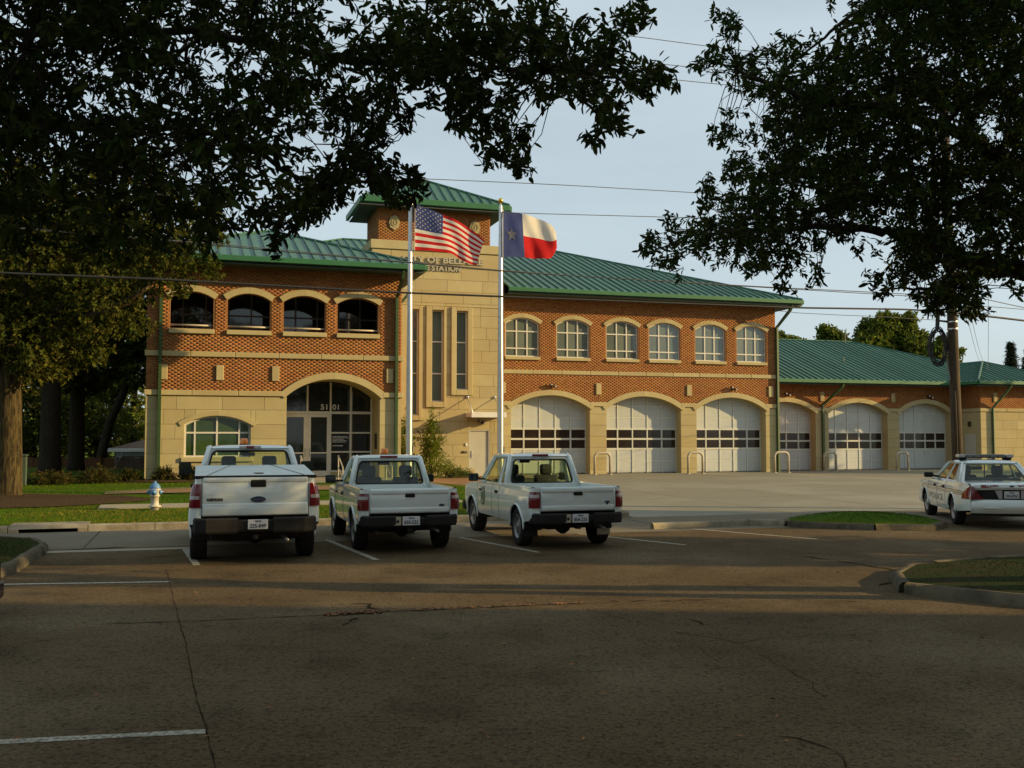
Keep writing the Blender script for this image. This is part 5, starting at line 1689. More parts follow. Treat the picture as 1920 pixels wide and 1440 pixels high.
    # mirrors
    for sd in (-1, 1):
        mw, mh = p['mirror']
        my = ye - .32
        mx = sd * (hw + .02)
        mo = MB().bbox((mx, my, belt + .02), (mx + sd * mw, my + .11, belt + .02 + mh), .03, 2).tube([(sd * (wbel - .01), my + .10, belt + .06), (mx + sd * .05, my + .07, belt + .07)], .025, 6).build('door_mirror', M['black'], T)
        MB().box((mx + sd * .02, my - .003, belt + .04), (mx + sd * (mw - .02), my + .004, belt + mh)).build('mirror_glass', M['pane_dark'], mo)
    # bonnet, nose, lights in front
    nn = 14
    def hd(u, v):
        y = lerp(ye - .03, Ln - .06, v)
        a = 2 * u - 1
        e = xo(y, ztop(y)) - .004
        return (a * e, y, ztop(y) + .05 * (1 - abs(a) ** 3) * min(1, (Ln - y) / .25))
    MB().grid(hd, 18, nn).build('bonnet', paint, T, True)
    fa = MB().grid(lambda u, v: ((2 * u - 1) * (xo(Ln - .05, .7)), Ln - .06 + .05 * math.cos((2 * u - 1) * 1.2), lerp(.42, hood - .28, v)), 12, 6)
    fo = fa.build('front_panel', paint, T, True)
    MB().bbox((-.48, Ln - .03, .66), (.48, Ln + .03, hood - .30), .02, 1).build('grille', M['black'], fo)
    for sd in (-1, 1): MB().bbox((sd * .50, Ln - .06, .66), (sd * .78, Ln + .015, hood - .31), .03, 2).build('headlight', M['lenswhite'], T)
    MB().bbox((-hw + .06, Ln - .10, .40), (hw - .06, Ln + .08, .60), .04, 2).build('front_bumper', M['chrome'] if p.get('chrome') else M['black'], T)
    return T

FX = dict(W=2.0, L=5.45, axle=1.02, wb=3.2, wr=.385, ww=.27, rail=1.375, gate_bot=.76, cab_y=2.05, cab_len=1.75, belt=1.28, roof=1.86, sill=.50,
          hood=1.22, gate_w=1.66, seams=[2.15, 3.5], handle=(.035, 1.275, .24, .12), oval=(.035, -.004, 1.02, .24, .10), name_badge=(-.745, 1.0, .24, .045), lip=.20,
          light=(.90, 1.27, 1.03, 1.085), wrap=.98, bump=(.50, .745, 1.90), plate_at=(.03, .635), plate='235-849', cabw=1.72, roofw=1.42, rlean=.22, wlean=.68,
          rwin=(.09, .09, .02, .05), side_cuts=[(0, .96, (.12, .10, .03, .05))], chmsl='f', beacon=(-.08, 3.0), seat_y=2.5, heads=True, mirror=(.22, .24))
PHI = R(17)
# the big truck on the left: white tonneau lid over its bed
t1 = pickup('pickup_truck', (-4.06, 16.14, 0), PHI, FX, 'large white pickup truck with raised white bed cover and an orange roof beacon')
lidz = FX['rail'] + .02
def lid(u, v):
    a = 2 * u - 1
    y = lerp(.02, 1.98, v)
    hwid = .93
    z = lidz + .115 * v
    fac_ = lerp(.80, .36, v)
    return (a * hwid, y, z)
tl_ = MB().grid(lid, 44, 16).build('bed_cover', M['cover'], t1, True)
MB().bbox((-.95, -.01, lidz - .045), (.95, .05, lidz + .004), .015, 1).build('cover_seal', M['rubber'], tl_)
MB().add([(-.93, 1.98, lidz + .08), (.93, 1.98, lidz + .08), (.93, 1.98, FX['rail'] - .05), (-.93, 1.98, FX['rail'] - .05)], [(0, 1, 2, 3)]).build('cover_front', M['cover'], tl_)
MB().poly([(.06 + .085 * math.cos(2 * PI * i / 20), .42 + .14 * math.sin(2 * PI * i / 20), lidz + .030) for i in range(20)]).build('oval_sticker', M['redink'], tl_)
for sg in (-1, 1):
    MB().tube([(sg * .80 * .93, .03, lidz + .006), (sg * .36 * .93, 1.97, lidz + .118)], .006, 4).build('cover_crease', M['steelgrey'], tl_)
RG = dict(W=1.76, L=4.75, axle=.93, wb=2.83, wr=.355, ww=.24, rail=1.10, gate_bot=.685, cab_y=1.98, cab_len=1.35, belt=1.07, roof=1.66, sill=.42,
          hood=1.04, gate_w=1.42, seams=[2.08, 3.25], handle=(.0, 1.0, .17, .075), oval=(.56, -.004, .82, .105, .045), lip=.105,
          light=(.745, 1.035, .93, .985), wrap=.98, bump=(.47, .66, 1.70), plate_at=(.0, .565), plate='650-532', cabw=1.52, roofw=1.24, rlean=.16, wlean=.60,
          rwin=(.085, .085, .04, .07), side_cuts=[(0, .97, (.10, .10, .03, .05))], lampx=.0, beacon=(.0, 2.6), seat_y=2.22, heads=True, mirror=(.20, .16), side_badge=True, side_tag=True)
t2 = pickup('pickup_truck', (-1.77, 17.66, 0), PHI, RG, 'short white regular cab pickup truck with an orange beacon on its roof')
RX = dict(RG)
RX.update(L=5.12, wb=3.19, cab_len=1.80, seams=[2.08, 2.58, 3.68], oval=(.56, -.004, .84, .105, .045), plate='804-235', beacon=None, seat_y=2.75, mark=(.545, .75),
          side_cuts=[(0.02, .27, (.06, .05, .03, .05)), (.28, .97, (.05, .08, .03, .05))], seal=(3.22, .80, .17, .20), flaps='tan', roof=1.68, rwin=(.10, .10, .04, .07))
t3 = pickup('pickup_truck', (1.18, 18.22, 0), PHI, RX, 'white extended cab pickup truck with a round city seal on its door')
# small things in the cab windows and on the glass of the third truck
MB().bbox((-.50, 2.02, 1.50), (-.46, 2.03, 1.55), .002, 1).build('window_sticker', M['decal'], t3)
t = text_mb('Access', .09, .001)
x0_, x1_ = width(t)
place(t, lambda q: Vector((-.13 + (q.x - x0_) * .28 / (x1_ - x0_), 2.085, 1.545 + q.y))).build('window_lettering', M['decal'], t3)

def sedan(name, loc, rz, label, paint, police, group=None, cat='car'):
    T = empty(name, loc, rz, label, cat, group)
    hw, Ln = .98, 5.38
    ya, yf, wr = 1.20, 4.11, .335
    Ra = wr * 1.16
    P_ = M[paint]
    def zbot(y):
        z = .30
        for c in (ya, yf):
            if abs(y - c) < Ra: z = max(z, wr + math.sqrt(Ra * Ra - (y - c) ** 2))
        if y < ya - Ra: z = lerp(.40, .33, y / (ya - Ra))
        return z
    def ztop(y): return interp(y, [0, .06, .20, 1.0, 1.9, 3.6, 4.0, 4.9, 5.2, 5.38], [.80, .93, .985, 1.0, .965, .95, .93, .86, .78, .62])
    def xo(y, z):
        x = hw - .07 * max(0, (z - .62) / .4) ** 2 - .06 * max(0, (.55 - z) / .3) ** 2
        x -= .17 * max(0, (y - 4.7) / .68) ** 2
        x -= .13 * max(0, (.62 - y) / .62) ** 2.2
        return x
    ys = sorted(set([lerp(0, Ln, i / 100) for i in range(101)] + [c + Ra * math.sin(R(a)) for c in (ya, yf) for a in range(-90, 91, 10)]))
    bs = []
    for sd in (-1, 1):
        vs = []
        nz = 9
        for y in ys:
            z0, z1 = zbot(y), ztop(y)
            vs += [(sd * xo(y, lerp(z0, z1, j / nz)), y, lerp(z0, z1, j / nz)) for j in range(nz + 1)]
        o = MB().add(vs, [(i * (nz + 1) + j, (i + 1) * (nz + 1) + j, (i + 1) * (nz + 1) + j + 1, i * (nz + 1) + j + 1) for i in range(len(ys) - 1) for j in range(nz)]).build('body_side', P_, T, True)
        bs.append(o)
        for c in (ya, yf):
            MB().tube([(sd * (xo(c + Ra * math.sin(R(a)), .6) + .002), c + Ra * math.sin(R(a)), wr + Ra * math.cos(R(a))) for a in range(-92, 93, 8)], .016, 8).build('wheel_arch', P_, o, True)
            MB().grid(lambda u, v: (sd * lerp(hw - .03, hw - .34, v), c + (Ra + .02) * math.sin(R(lerp(-95, 95, u))), wr + (Ra + .02) * math.cos(R(lerp(-95, 95, u)))), 14, 2).build('arch_liner', M['black'], o)
            MB().add([(sd * (hw - .34), c + (Ra + .02) * math.sin(R(a)), wr + (Ra + .02) * math.cos(R(a))) for a in range(-90, 91, 15)], [tuple(range(13))]).build('arch_liner', M['black'], o)
        for yl in (1.85, 2.75, 3.75):
            z0, z1 = max(zbot(yl), .33), ztop(yl)
            MB().tube([(sd * (xo(yl, lerp(z0, z1, j / 8)) + .001), yl, lerp(z0, z1, j / 8)) for j in range(9)], .004, 4).build('door_seam', M['steelgrey'], o)
        for yl in (1.98, 2.90):
            MB().bbox((sd * (xo(yl, .82) + .02), yl, .80), (sd * (xo(yl, .82) - .03), yl + .2, .86), .014, 2).build('door_handle', M['black'], o)
        for q in (0, 1): wheel(T, sd * (hw - .14), (ya, yf)[q], wr, .22, sd)
    # rear: rounded bumper, panel between the lamps, boot lid
    rx = lambda z, u: (2 * u - 1)
    def rear(z0, z1, off, bulge=.0, w_=1.0):
        return lambda u, v: ((2 * u - 1) * xo(.02, lerp(z0, z1, v)) * w_, off + .10 * (2 * u - 1) ** 4 - bulge * math.sin(v * PI) - .02 * v * 0, lerp(z0, z1, v))
    rb = MB().grid(rear(.34, .635, -.02, .07), 24, 10)
    rb.grid(lambda u, v: ((2 * u - 1) * xo(.02, .635), lerp(-.02, .05, v) + .10 * (2 * u - 1) ** 4, .635 + .006 * math.sin(v * PI)), 24, 3).build('rear_bumper', P_, T, True)
    MB().grid(rear(.28, .345, .02, .0), 20, 2).build('bumper_valance', M['black'], T)
    for a, b in ((-.58, -.2), (.2, .58)): MB().bbox((a, -.095, .445), (b, -.06, .475), .012, 2).build('bumper_strip', P_, T, True)
    rp = MB().grid(rear(.64, .86, .035, .0), 24, 4).build('rear_panel', M['black'], T, True)
    bl = MB()
    def lid_(u, v):
        a = 2 * u - 1
        pts = [(.03, .855), (.00, .90), (.02, .965), (.10, 1.0), (.40, 1.02), (.80, 1.025), (1.25, 1.015)]
        k = v * (len(pts) - 1)
        i = min(int(k), len(pts) - 2)
        y, z = lerp(pts[i][0], pts[i + 1][0], k - i), lerp(pts[i][1], pts[i + 1][1], k - i)
        return (a * (xo(max(y, .05), z) - .005), y + .10 * a ** 4 * max(0, 1 - v * 1.6), z - .03 * abs(a) ** 3)
    bo = bl.grid(lid_, 26, 30).build('boot_lid', P_, T, True)
    for sd in (-1, 1):
        lp = []
        def lamp(u, v):
            # a rounded peak at the corner falling towards the middle
            zt = .64 + (.285 * math.exp(-((u - .60) / .40) ** 2))
            z = lerp(.642, zt, v)
            if u < .62: return (sd * lerp(.58, xo(.0, z) + .004, u / .62), -.012 + .10 * (u / .62) ** 4 * .3, z)
            yy = .30 * (u - .62) / .38
            return (sd * (xo(yy, z) + .012), .02 + yy, z)
        tl = MB().grid(lamp, 16, 10).build('tail_light', M['lensred'], T, True)
        lp = [(sd * .34, -.002, .84), (sd * .19, -.002, .84), (sd * .19, -.002, .66), (sd * .26, -.002, .66)]
        MB().prism([(q[0], q[1] + .03, q[2]) for q in lp], (0, -.012, 0)).build('reverse_light', M['lenswhite'], T)
        MB().bbox((sd * .50, Ln - .12, .52), (sd * .84, Ln - .02, .68), .03, 2).build('headlight', M['lenswhite'], T)
    MB().bbox((-.9, Ln - .14, .30), (.9, Ln + .02, .52), .06, 3).build('front_bumper', P_, T, True)
    MB().grid(lambda u, v: ((2 * u - 1) * (xo(lerp(3.72, 5.3, v), .85) - .004), lerp(3.72, 5.36, v), ztop(lerp(3.72, 5.36, v)) + .04 * (1 - abs(2 * u - 1) ** 3)), 18, 14).build('bonnet', P_, T, True)
    MB().grid(lambda u, v: ((2 * u - 1) * .84, Ln - .02 + .02 * math.cos((2 * u - 1) * 1.3), lerp(.5, .70, v)), 12, 4).build('grille', M['black'], T)
    # greenhouse
    wbel, wrf = .80, .60
    belt = .985
    yb, ye, yr, yt, zr, roof = 1.15, 3.72, 1.72, 3.0, 1.40, 1.475
    cab, gl = MB(), MB()
    framed(cab, gl, (-wbel, yb, belt), (wbel, yb, belt), (wrf, yr, zr), (-wrf, yr, zr), (.09, .09, .015, .03), .05, .03)
    for sd in (-1, 1):
        for c0, c1, ins in ((.0, .52, (.42, .04, .015, .03)), (.52, .98, (.04, .05, .015, .03))):
            q = [(sd * wbel, lerp(yb, ye, c0), belt), (sd * wbel, lerp(yb, ye, c1), belt), (sd * wrf, lerp(yr, yt, c1), zr), (sd * wrf, lerp(yr, yt, c0), zr)]
            if sd < 0: q = [q[1], q[0], q[3], q[2]]; ins = (ins[1], ins[0], ins[2], ins[3])
            framed(cab, gl, *q, ins, .04, .03)
        cab.grid(lambda u, v: (sd * lerp(xo(lerp(.95, ye + .1, u), ztop(lerp(.95, ye + .1, u))), wbel - .03, v), lerp(.95, ye + .1, u), lerp(ztop(lerp(.95, ye + .1, u)), belt + .005, v)), 16, 3)
        cab.tube([(sd * (wbel - .0), yb, belt), (sd * wrf, yr, zr)], .03, 8)
        cab.tube([(sd * wbel, ye, belt), (sd * wrf, yt, zr)], .028, 8)
        cab.tube([(sd * wrf, yr, zr), (sd * wrf, yt, zr)], .03, 8)
    framed(cab, gl, (wbel, ye, belt), (-wbel, ye, belt), (-wrf, yt, zr), (wrf, yt, zr), (.05, .05, .02, .04), .05, .03)
    cab.grid(lambda u, v: ((2 * u - 1) * (wrf + .015), lerp(yr - .03, yt + .02, v), zr + (roof - zr) * (1 - abs(2 * u - 1) ** 3.5) ** .5 * (1 - abs(2 * v - 1) ** 5) ** .5), 18, 14)
    cab.build('cab', P_, T, True)
    gl.build('cab_glass', M['carglass'], T)
    for x_ in (-.36, .36): seat(T, x_, 2.45, .52, .5)
    MB().bbox((-.62, 1.45, .75), (.62, 1.65, 1.06), .06, 3).bbox((-.62, 1.6, .6), (.62, 2.0, .72), .05, 2).build('rear_seat', M['seat'], T, True)
    MB().bbox((-.7, 3.4, .85), (.7, 3.85, 1.0), .04, 2).build('dashboard', M['interior'], T)
    MB().box((-.7, .35, .34), (.7, 4.9, .42)).tube([(-.7, ya, wr), (.7, ya, wr)], .05, 8).bbox((-.28, .45, .24), (.3, 1.0, .40), .05, 2).build('chassis', M['black'], T)
    MB().tube([(.5, .9, .3), (.52, .03, .28)], .03, 8).build('tailpipe', M['rim'], T, True)
    for sd in (-1, 1):
        MB().bbox((sd * (hw - .06), 3.30, 1.0), (sd * (hw + .16), 3.42, 1.13), .04, 3).tube([(sd * (wbel - .02), 3.36, 1.02), (sd * (hw), 3.36, 1.05)], .03, 6).build('door_mirror', M['black'], T, True)
    if police:
        lb_ = MB().bbox((-.60, 2.05, roof + .035), (.60, 2.35, roof + .075), .02, 2).bbox((-.58, 2.10, roof - .02), (-.42, 2.3, roof + .04), .01, 1).bbox((.42, 2.10, roof - .02), (.58, 2.3, roof + .04), .01, 1).build('light_bar', M['black'], T)
        for k in range(7):
            x0, x1 = lerp(-.62, .62, k / 7) + .008, lerp(-.62, .62, (k + 1) / 7) - .008
            MB().bbox((x0, 2.04, roof + .045), (x1, 2.36, roof + .12), .02, 2).build('light_module', M['lenswhite'] if k in (0, 6) else M['steelgrey'], lb_)
        MB().bbox((-.13, 2.9, 1.22), (.13, 2.93, 1.28), .01, 1).box((-.012, 2.2, .9), (.012, 2.22, 1.36)).build('cage_post', M['black'], T)
        for body, a, b in (('BELLAIRE', -.62, -.27), ('POLICE', .13, .45)):
            t = text_mb(body, .085, .002, bold=.004)
            x0, x1 = width(t)
            k = (b - a) / (x1 - x0)
            place(t, lambda q: Vector((a + (q.x - x0) * k, .008 - q.z + .3 * max(0, q.y - .03), .90 + q.y))).build('boot_lettering', M['redink'], bo)
        oval_badge(bo, .0, .004, .935, .10, .042)
        plate(T, 0, .01, .745, 'TEXAS', '104-8761', wd=.305)
        o = bs[0]
        for z_, h_, m_ in ((.80, .018, 'redink'), (.76, .03, 'gild'), (.725, .014, 'redink')):
            MB().grid(lambda u, v: (-(xo(lerp(.28, 4.6, u), z_) + .003), lerp(.28, 4.6, u), z_ + h_ * (v - .5)), 30, 1).build('side_stripe', M[m_], o)
        t = text_mb('POLICE', .20, .001, bold=.0)
        x0, x1 = width(t)
        place(t, lambda q: Vector((-(xo(2.6, .52 + q.y) + .004), 3.55 - (q.x - x0) * 1.5 / (x1 - x0), .50 + q.y))).build('side_lettering', M['gild'], o)
    return T
sedan('police_car', (10.88, 22.15, 0), R(-11), 'white police sedan with a roof light bar standing beside the grassy island', 'carwhite', True)
# end of a parked dark car that reaches into the picture at the left edge
sedan('parked_car', (-10.74, 9.9, 0), R(-90), 'dark plum car of which only the nose pokes into view', 'carplum', False)
# ---------------------------------------------------------------- flagpoles and flags
def flagpole(base, top, label):
    T = empty('flagpole', base, 0, label, 'flagpole', 'flagpoles in front of the station')
    h = top - base[2]
    MB().lathe([(.11, 0), (.105, h * .35), (.075, h * .8), (.055, h - .30)], 20).build('pole', M['alu'], T, True)
    MB().lathe([(.22, 0), (.22, .03), (.16, .08), (.115, .12)], 20).build('base_collar', M['alu'], T, True)
    MB().lathe([(.05, h - .30), (.05, h - .24), (.02, h - .22), (.02, h - .17)], 12).build('pole_cap', M['alu'], T, True)
    MB().lathe([(.001, h - .18)] + [(.095 * math.sin(PI * i / 10) + .001, h - .09 - .095 * math.cos(PI * i / 10)) for i in range(1, 11)], 16).build('finial_ball', M['gold'], T, True)
    MB().tube([(.10, -.03, h - .32), (.11, -.04, h * .5), (.125, -.03, 1.4)], .006, 5).build('halyard', M['wire_grey'], T)
    MB().bbox((.10, -.05, 1.3), (.15, -.02, 1.5), .008, 1).build('cleat', M['steelgrey'], T)
    return T
zg = .2
YL, YR = 34.4, 35.2
PL = at(769.5, 368, YL); PR = at(938.5, 377, YR)
flagpole((PL.x, YL, zg + .02), PL.z + .10, 'silver flagpole that carries the flag with stars and stripes')
flagpole((PR.x, YR, zg - .02), PR.z + .10, 'silver flagpole that carries the lone star state flag')
def bez(ctrl, u): return (interp(u, [c[0] for c in ctrl], [c[1] for c in ctrl]), interp(u, [c[0] for c in ctrl], [c[2] for c in ctrl]))
def flag(name, px0, Y, top, bot, wav, cells, nu, nv, label, ph, lean=1.0):
    """top and bot: (u, x px, y px) along the fly; the cloth hangs from the pole and ripples in depth"""
    def smooth(ctrl, u):
        xs = [c[0] for c in ctrl]
        out = []
        for ax in (1, 2):
            ys_ = [c[ax] for c in ctrl]
            # Catmull-Rom through the control points
            k = max(i for i in range(len(xs) - 1) if xs[i] <= u + 1e-9)
            t = (u - xs[k]) / (xs[k + 1] - xs[k])
            p0, p1, p2, p3 = ys_[max(k - 1, 0)], ys_[k], ys_[k + 1], ys_[min(k + 2, len(ys_) - 1)]
            out.append(.5 * ((2 * p1) + (-p0 + p2) * t + (2 * p0 - 5 * p1 + 4 * p2 - p3) * t * t + (-p0 + 3 * p1 - 3 * p2 + p3) * t ** 3))
        return out
    def P(u, v):
        a, b = smooth(top, u), smooth(bot, u)
        q = at(lerp(a[0], b[0], v), lerp(a[1], b[1], v), Y)
        d = wav * min(1, u * 2) * (math.sin(2 * PI * (1.45 * u + .35 * v) + ph) + .45 * math.sin(2 * PI * (3.1 * u - .9 * v) + 1.3 * ph))
        return (q.x, Y - .12 + d + lean * u, q.z + lean * u * (q.z - EYE) / Y) if not lean else (lambda k: (q.x * k, Y * k - .12 + d, EYE + (q.z - EYE) * k))(1 + lean * u / Y)
    return P
usP = flag('us', 0, YL, [(0, 779, 383), (.35, 826, 402), (.62, 864, 419), (.85, 893, 438), (1, 908, 451)], [(0, 778, 470), (.3, 818, 473), (.52, 846, 476), (.72, 864, 487), (.88, 880, 496), (1, 894, 499)], .085, None, 1, 1, '', .4)
txP = flag('tx', 0, YR, [(0, 943, 396), (.4, 979, 403), (.7, 1010, 411), (.9, 1034, 424), (1, 1042, 437)], [(0, 943, 483), (.4, 984, 484), (.7, 1012, 486), (.9, 1033, 485), (1, 1044, 466)], .08, None, 1, 1, '', 1.2)
def cloth(name, P, nu, nv, colour, mats, label):
    mb = MB()
    vs = [P(i / nu, j / nv) for i in range(nu + 1) for j in range(nv + 1)]
    fs, mi = [], []
    for i in range(nu):
        for j in range(nv):
            fs.append((i * (nv + 1) + j, i * (nv + 1) + j + 1, (i + 1) * (nv + 1) + j + 1, (i + 1) * (nv + 1) + j))
            mi.append(colour((i + .5) / nu, (j + .5) / nv))
    mb.add(vs, fs)
    mb.mi = mi
    o = mb.build(name, mats, None, True)
    tag(o, label, 'flag', 'flags on the poles')
    MB().tube([P(0, j / 10) for j in range(11)], .012, 5).build('flag_header', M['flagwhite'], o)
    for v in (.0, 1.0):
        q = Vector(P(0, v))
        MB().tube([q, q + Vector((-.10, .12, 0))], .012, 5).build('snap_hook', M['chrome'], o)
    return o
CW = .385
usf = cloth('flag', usP, 52, 39, lambda u, v: 0 if (u < CW and v < 7 / 13) else (1 if int(v * 13) % 2 == 0 else 2), [M['flagblue'], M['flagred'], M['flagwhite']], 'flag with fifty stars and red and white stripes blowing from its pole')
def star_pts(cu, cv, ru, rv, P, off):
    out = []
    for k in range(10):
        a = PI / 2 + k * PI / 5
        r_ = 1 if k % 2 == 0 else .42
        q = P(cu + ru * r_ * math.cos(a), cv - rv * r_ * math.sin(a))
        out.append((q[0], q[1] + off, q[2]))
    return out
mb = MB()
for r_ in range(9):
    for c in range(6 if r_ % 2 == 0 else 5):
        cu = CW * ((2 * c + 1 + (r_ % 2)) / 12)
        cv = (7 / 13) * (r_ + 1) / 10
        for off in (-.012, .012): mb.poly(star_pts(cu, cv, .0125, .021, usP, off))
mb.build('flag_star', M['flagwhite'], usf, kind='stuff')
txf = cloth('flag', txP, 40, 30, lambda u, v: 0 if u < .40 else (1 if v < .5 else 2), [M['flagblue'], M['flagwhite'], M['flagred']], 'flag with one star on blue beside a white and a red band')
mb = MB()
for off in (-.014, .014):
    c = txP(.19, .5)
    pts = star_pts(.19, .5, .10, .16, txP, off)
    mb.add(pts + [(c[0], c[1] + off, c[2])], [(i, (i + 1) % 10, 10) for i in range(10)])
mb.build('flag_star', M['starcloth'], txf)

# ---------------------------------------------------------------- bollard hoops in front of the bay piers
hp = empty('bollard_hoop', (0, 0, 0))
r_, hw_, hh_ = .06, .40, 1.05
pts = [(-hw_, 0, 0), (-hw_, 0, hh_ - .22)] + [(-hw_ + .22 - .22 * math.cos(R(a)), 0, hh_ - .22 + .22 * math.sin(R(a))) for a in range(15, 91, 15)]
pts += [(-p[0], 0, p[2]) for p in reversed(pts)]
MB().tube(pts, r_, 12).build('hoop', M['hoop'], hp, True)
for sg in (-1, 1): MB().lathe([(.11, 0), (.11, .02), (.065, .03)], 14, (sg * hw_, 0, 0)).build('base_plate', M['hoop'], hp, True)
HL = ['tan pipe hoop between the first and second tall garage doors', 'tan pipe hoop between the second and third tall garage doors', 'tan pipe hoop at the corner downpipe of the two storey block',
      'tan pipe hoop by the pier after the first low garage door', 'tan pipe hoop by the pier before the last low garage door']
hs_ = [(1129, 888), (1303, 886), (1464, 884), (1555, 882), (1690, 880)]
for i, (px, py) in enumerate(hs_):
    d_ = 1.0 if i < 3 else WD + 1.0
    # the ray at the hoop's column meets the line d = const
    a = (px - 960) / 1900
    t = (d_ - ((0 - OX) * NX + (0 - OY) * NY)) / (a * NX + NY)
    X, Yy = a * t, t
    s_ = (X - OX) * UX + (Yy - OY) * UY
    o = hp if i == 0 else copy_tree(hp)
    o.location = (X, Yy, z_apron(s_, d_))
    o.rotation_euler = (0, 0, TH)
    tag(o, HL[i], 'bollard', 'pipe hoops guarding the bay piers')

# ---------------------------------------------------------------- fire hydrant
hb = ground_at(290, 957, .17)
HY = empty('fire_hydrant', (hb.x, hb.y, .15), R(10), 'blue topped white fire hydrant on the verge', 'fire hydrant')
MB().lathe([(.10, 0), (.10, .10), (.155, .105), (.155, .14), (.105, .145), (.095, .19), (.095, .36), (.12, .37), (.12, .40), (.10, .41)], 20).build('barrel', M['hydwhite'], HY, True)
MB().lathe([(.105, .405), (.115, .44), (.115, .52), (.14, .53), (.14, .56), (.115, .57)], 20).build('nozzle_section', M['hydwhite'], HY, True)
MB().lathe([(.125, .565), (.135, .58), (.12, .63), (.085, .68), (.04, .705), (.03, .71), (.03, .75), (.001, .755)], 20).build('bonnet', M['hydblue'], HY, True)
for ax, sg, rr_ in (('x', -1, .05), ('x', 1, .05), ('y', -1, .07)):
    MB().lathe([(.04, sg * .09), (rr_, sg * .11), (rr_ + .012, sg * .13), (rr_, sg * .16), (.025, sg * .165), (.025, sg * .195), (.001, sg * .197)], 14, (0, 0, .48), ax).build('nozzle_cap', M['hydblue'], HY, True)

# ---------------------------------------------------------------- utility pole and the cables of the street line
pb = Vector((12.43, 28.5, 0.0))
UP = empty('utility_pole', pb, 0, 'tall brown wooden utility pole behind the police sedan', 'utility pole')
MB().tube([(.09, 0, 0), (.05, 0, 3), (0, 0, 6), (-.05, 0, 9), (-.08, 0, 11.6)], [.148, .142, .135, .122, .11], 16).build('pole_shaft', M['pole'], UP, True)
MB().tube([(.0, -.17, .1), (-.01, -.17, 2.2), (-.03, -.165, 3.3)], .022, 6).build('conduit', M['pole'], UP, True)
for z in (5.05, 5.25): MB().lathe([(.146, z - .02), (.150, z), (.146, z + .02)], 16, (.012, 0, 0)).build('pole_band', M['alu'], UP, True)
mb = MB()
for k in range(9):
    rx_, rz_ = random.uniform(.18, .27), random.uniform(.40, .56)
    oy = random.uniform(-.06, .06)
    mb.tube([(-.42 + rx_ * math.cos(2 * PI * i / 22) + .05 * math.sin(k), oy + .03 * math.sin(4 * PI * i / 22 + k), 4.55 + rz_ * math.sin(2 * PI * i / 22)) for i in range(23)], .016, 5, cap=False)
mb.tube([(-.42, 0, 5.05), (-.4, 0, 5.35), (-.38, 0, 5.62)], .06, 8)
mb.tube([(-.42, 0, 5.3), (-.05, 0, 5.25)], .03, 6)
mb.build('cable_coil', M['wire'], UP)
MB().tube([(-.1, 0, 5.0), (-.22, 0, 4.7), (-.18, 0, 4.3), (-.12, -.1, 3.6)], .02, 6).build('conduit_elbow', M['rim'], UP, True)
def on_line(px, py, off=0.0):
    """the point of the cable line (through the pole, along the street) that shows at a pixel column"""
    a = (px - 960) / 1900
    # (pb + t*u) with x / y = a
    t = (a * pb.y - pb.x + 0) / (UX - a * UY)
    q = pb + Vector((UX * t, UY * t, 0)) + Vector((NX, NY, 0)) * off
    return at(px, py, q.y)
def cable(name, pix, r_, m, label, off=0.0, n=40):
    ctrl = [on_line(px, py, off) for px, py in pix]
    P = []
    for a, b in zip(ctrl[:-1], ctrl[1:]): P += [a.lerp(b, i / n) for i in range(n)]
    P.append(ctrl[-1])
    # soften the joints between the sampled stretches
    for _ in range(60):
        P = [P[0]] + [(P[i - 1] + P[i] * 2 + P[i + 1]) / 4 for i in range(1, len(P) - 1)] + [P[-1]]
    o = MB().tube(P, r_, 6).build(name, m, None, True)
    return tag(o, label, 'cable', 'overhead cables strung along the street')
cable('overhead_cable', [(-300, 486), (0, 512), (290, 523), (540, 537), (760, 549), (940, 556), (1200, 566), (1490, 577), (1700, 580), (1786, 586)], .026, M['wire'], 'thick black cable low across the whole station front', 0)
cable('overhead_cable', [(1786, 586), (1860, 594), (2060, 618)], .03, M['wire'], 'thick black cable running on from the wooden pole')
cable('overhead_cable', [(-300, 400), (130, 436), (256, 445), (500, 466), (749, 490), (940, 507), (1100, 519), (1435, 538), (1600, 546), (1786, 556)], .012, M['wire_grey'], 'thin cable crossing the lower edge of the green roofs')
cable('overhead_cable', [(-300, 395), (150, 437), (620, 480), (770, 493), (940, 509), (1280, 530), (1500, 543), (1786, 560)], .010, M['wire'], 'second thin cable just under the one along the roof edge', .15)
cable('overhead_cable', [(-200, 255), (660, 330), (790, 335), (1040, 346), (1300, 361), (1786, 392)], .009, M['wire_grey'], 'thin cable passing above the tower roof')
cable('overhead_cable', [(-200, 345), (620, 378), (950, 399), (1250, 407), (1786, 425)], .009, M['wire_grey'], 'thin cable passing behind the tip of the lone star flag', .2)
cable('overhead_cable', [(200, -60), (960, 40), (1210, 71), (1330, 87), (1480, 105), (1786, 140)], .009, M['wire_grey'], 'highest thin cable between the two tree crowns')
cable('overhead_cable', [(200, -20), (960, 88), (1230, 119), (1400, 137), (1786, 180)], .009, M['wire_grey'], 'second highest thin cable between the two tree crowns', .1)
cable('overhead_cable', [(200, 40), (960, 122), (1270, 150), (1370, 160), (1786, 205)], .009, M['wire_grey'], 'third highest thin cable between the two tree crowns', .2)
cable('overhead_cable', [(1462, 583), (1500, 587), (1580, 591), (1640, 593), (1786, 602)], .008, M['wire_grey'], 'thin slack cable under the thick one near the wooden pole', -.1)
cable('overhead_cable', [(1786, 548), (1830, 557), (1920, 577), (2060, 600)], .012, M['wire_grey'], 'upper of the thin cables leaving the wooden pole', .05)
cable('overhead_cable', [(1786, 566), (1830, 573), (1920, 580), (2060, 590)], .010, M['wire_grey'], 'lower of the thin cables leaving the wooden pole', .1)
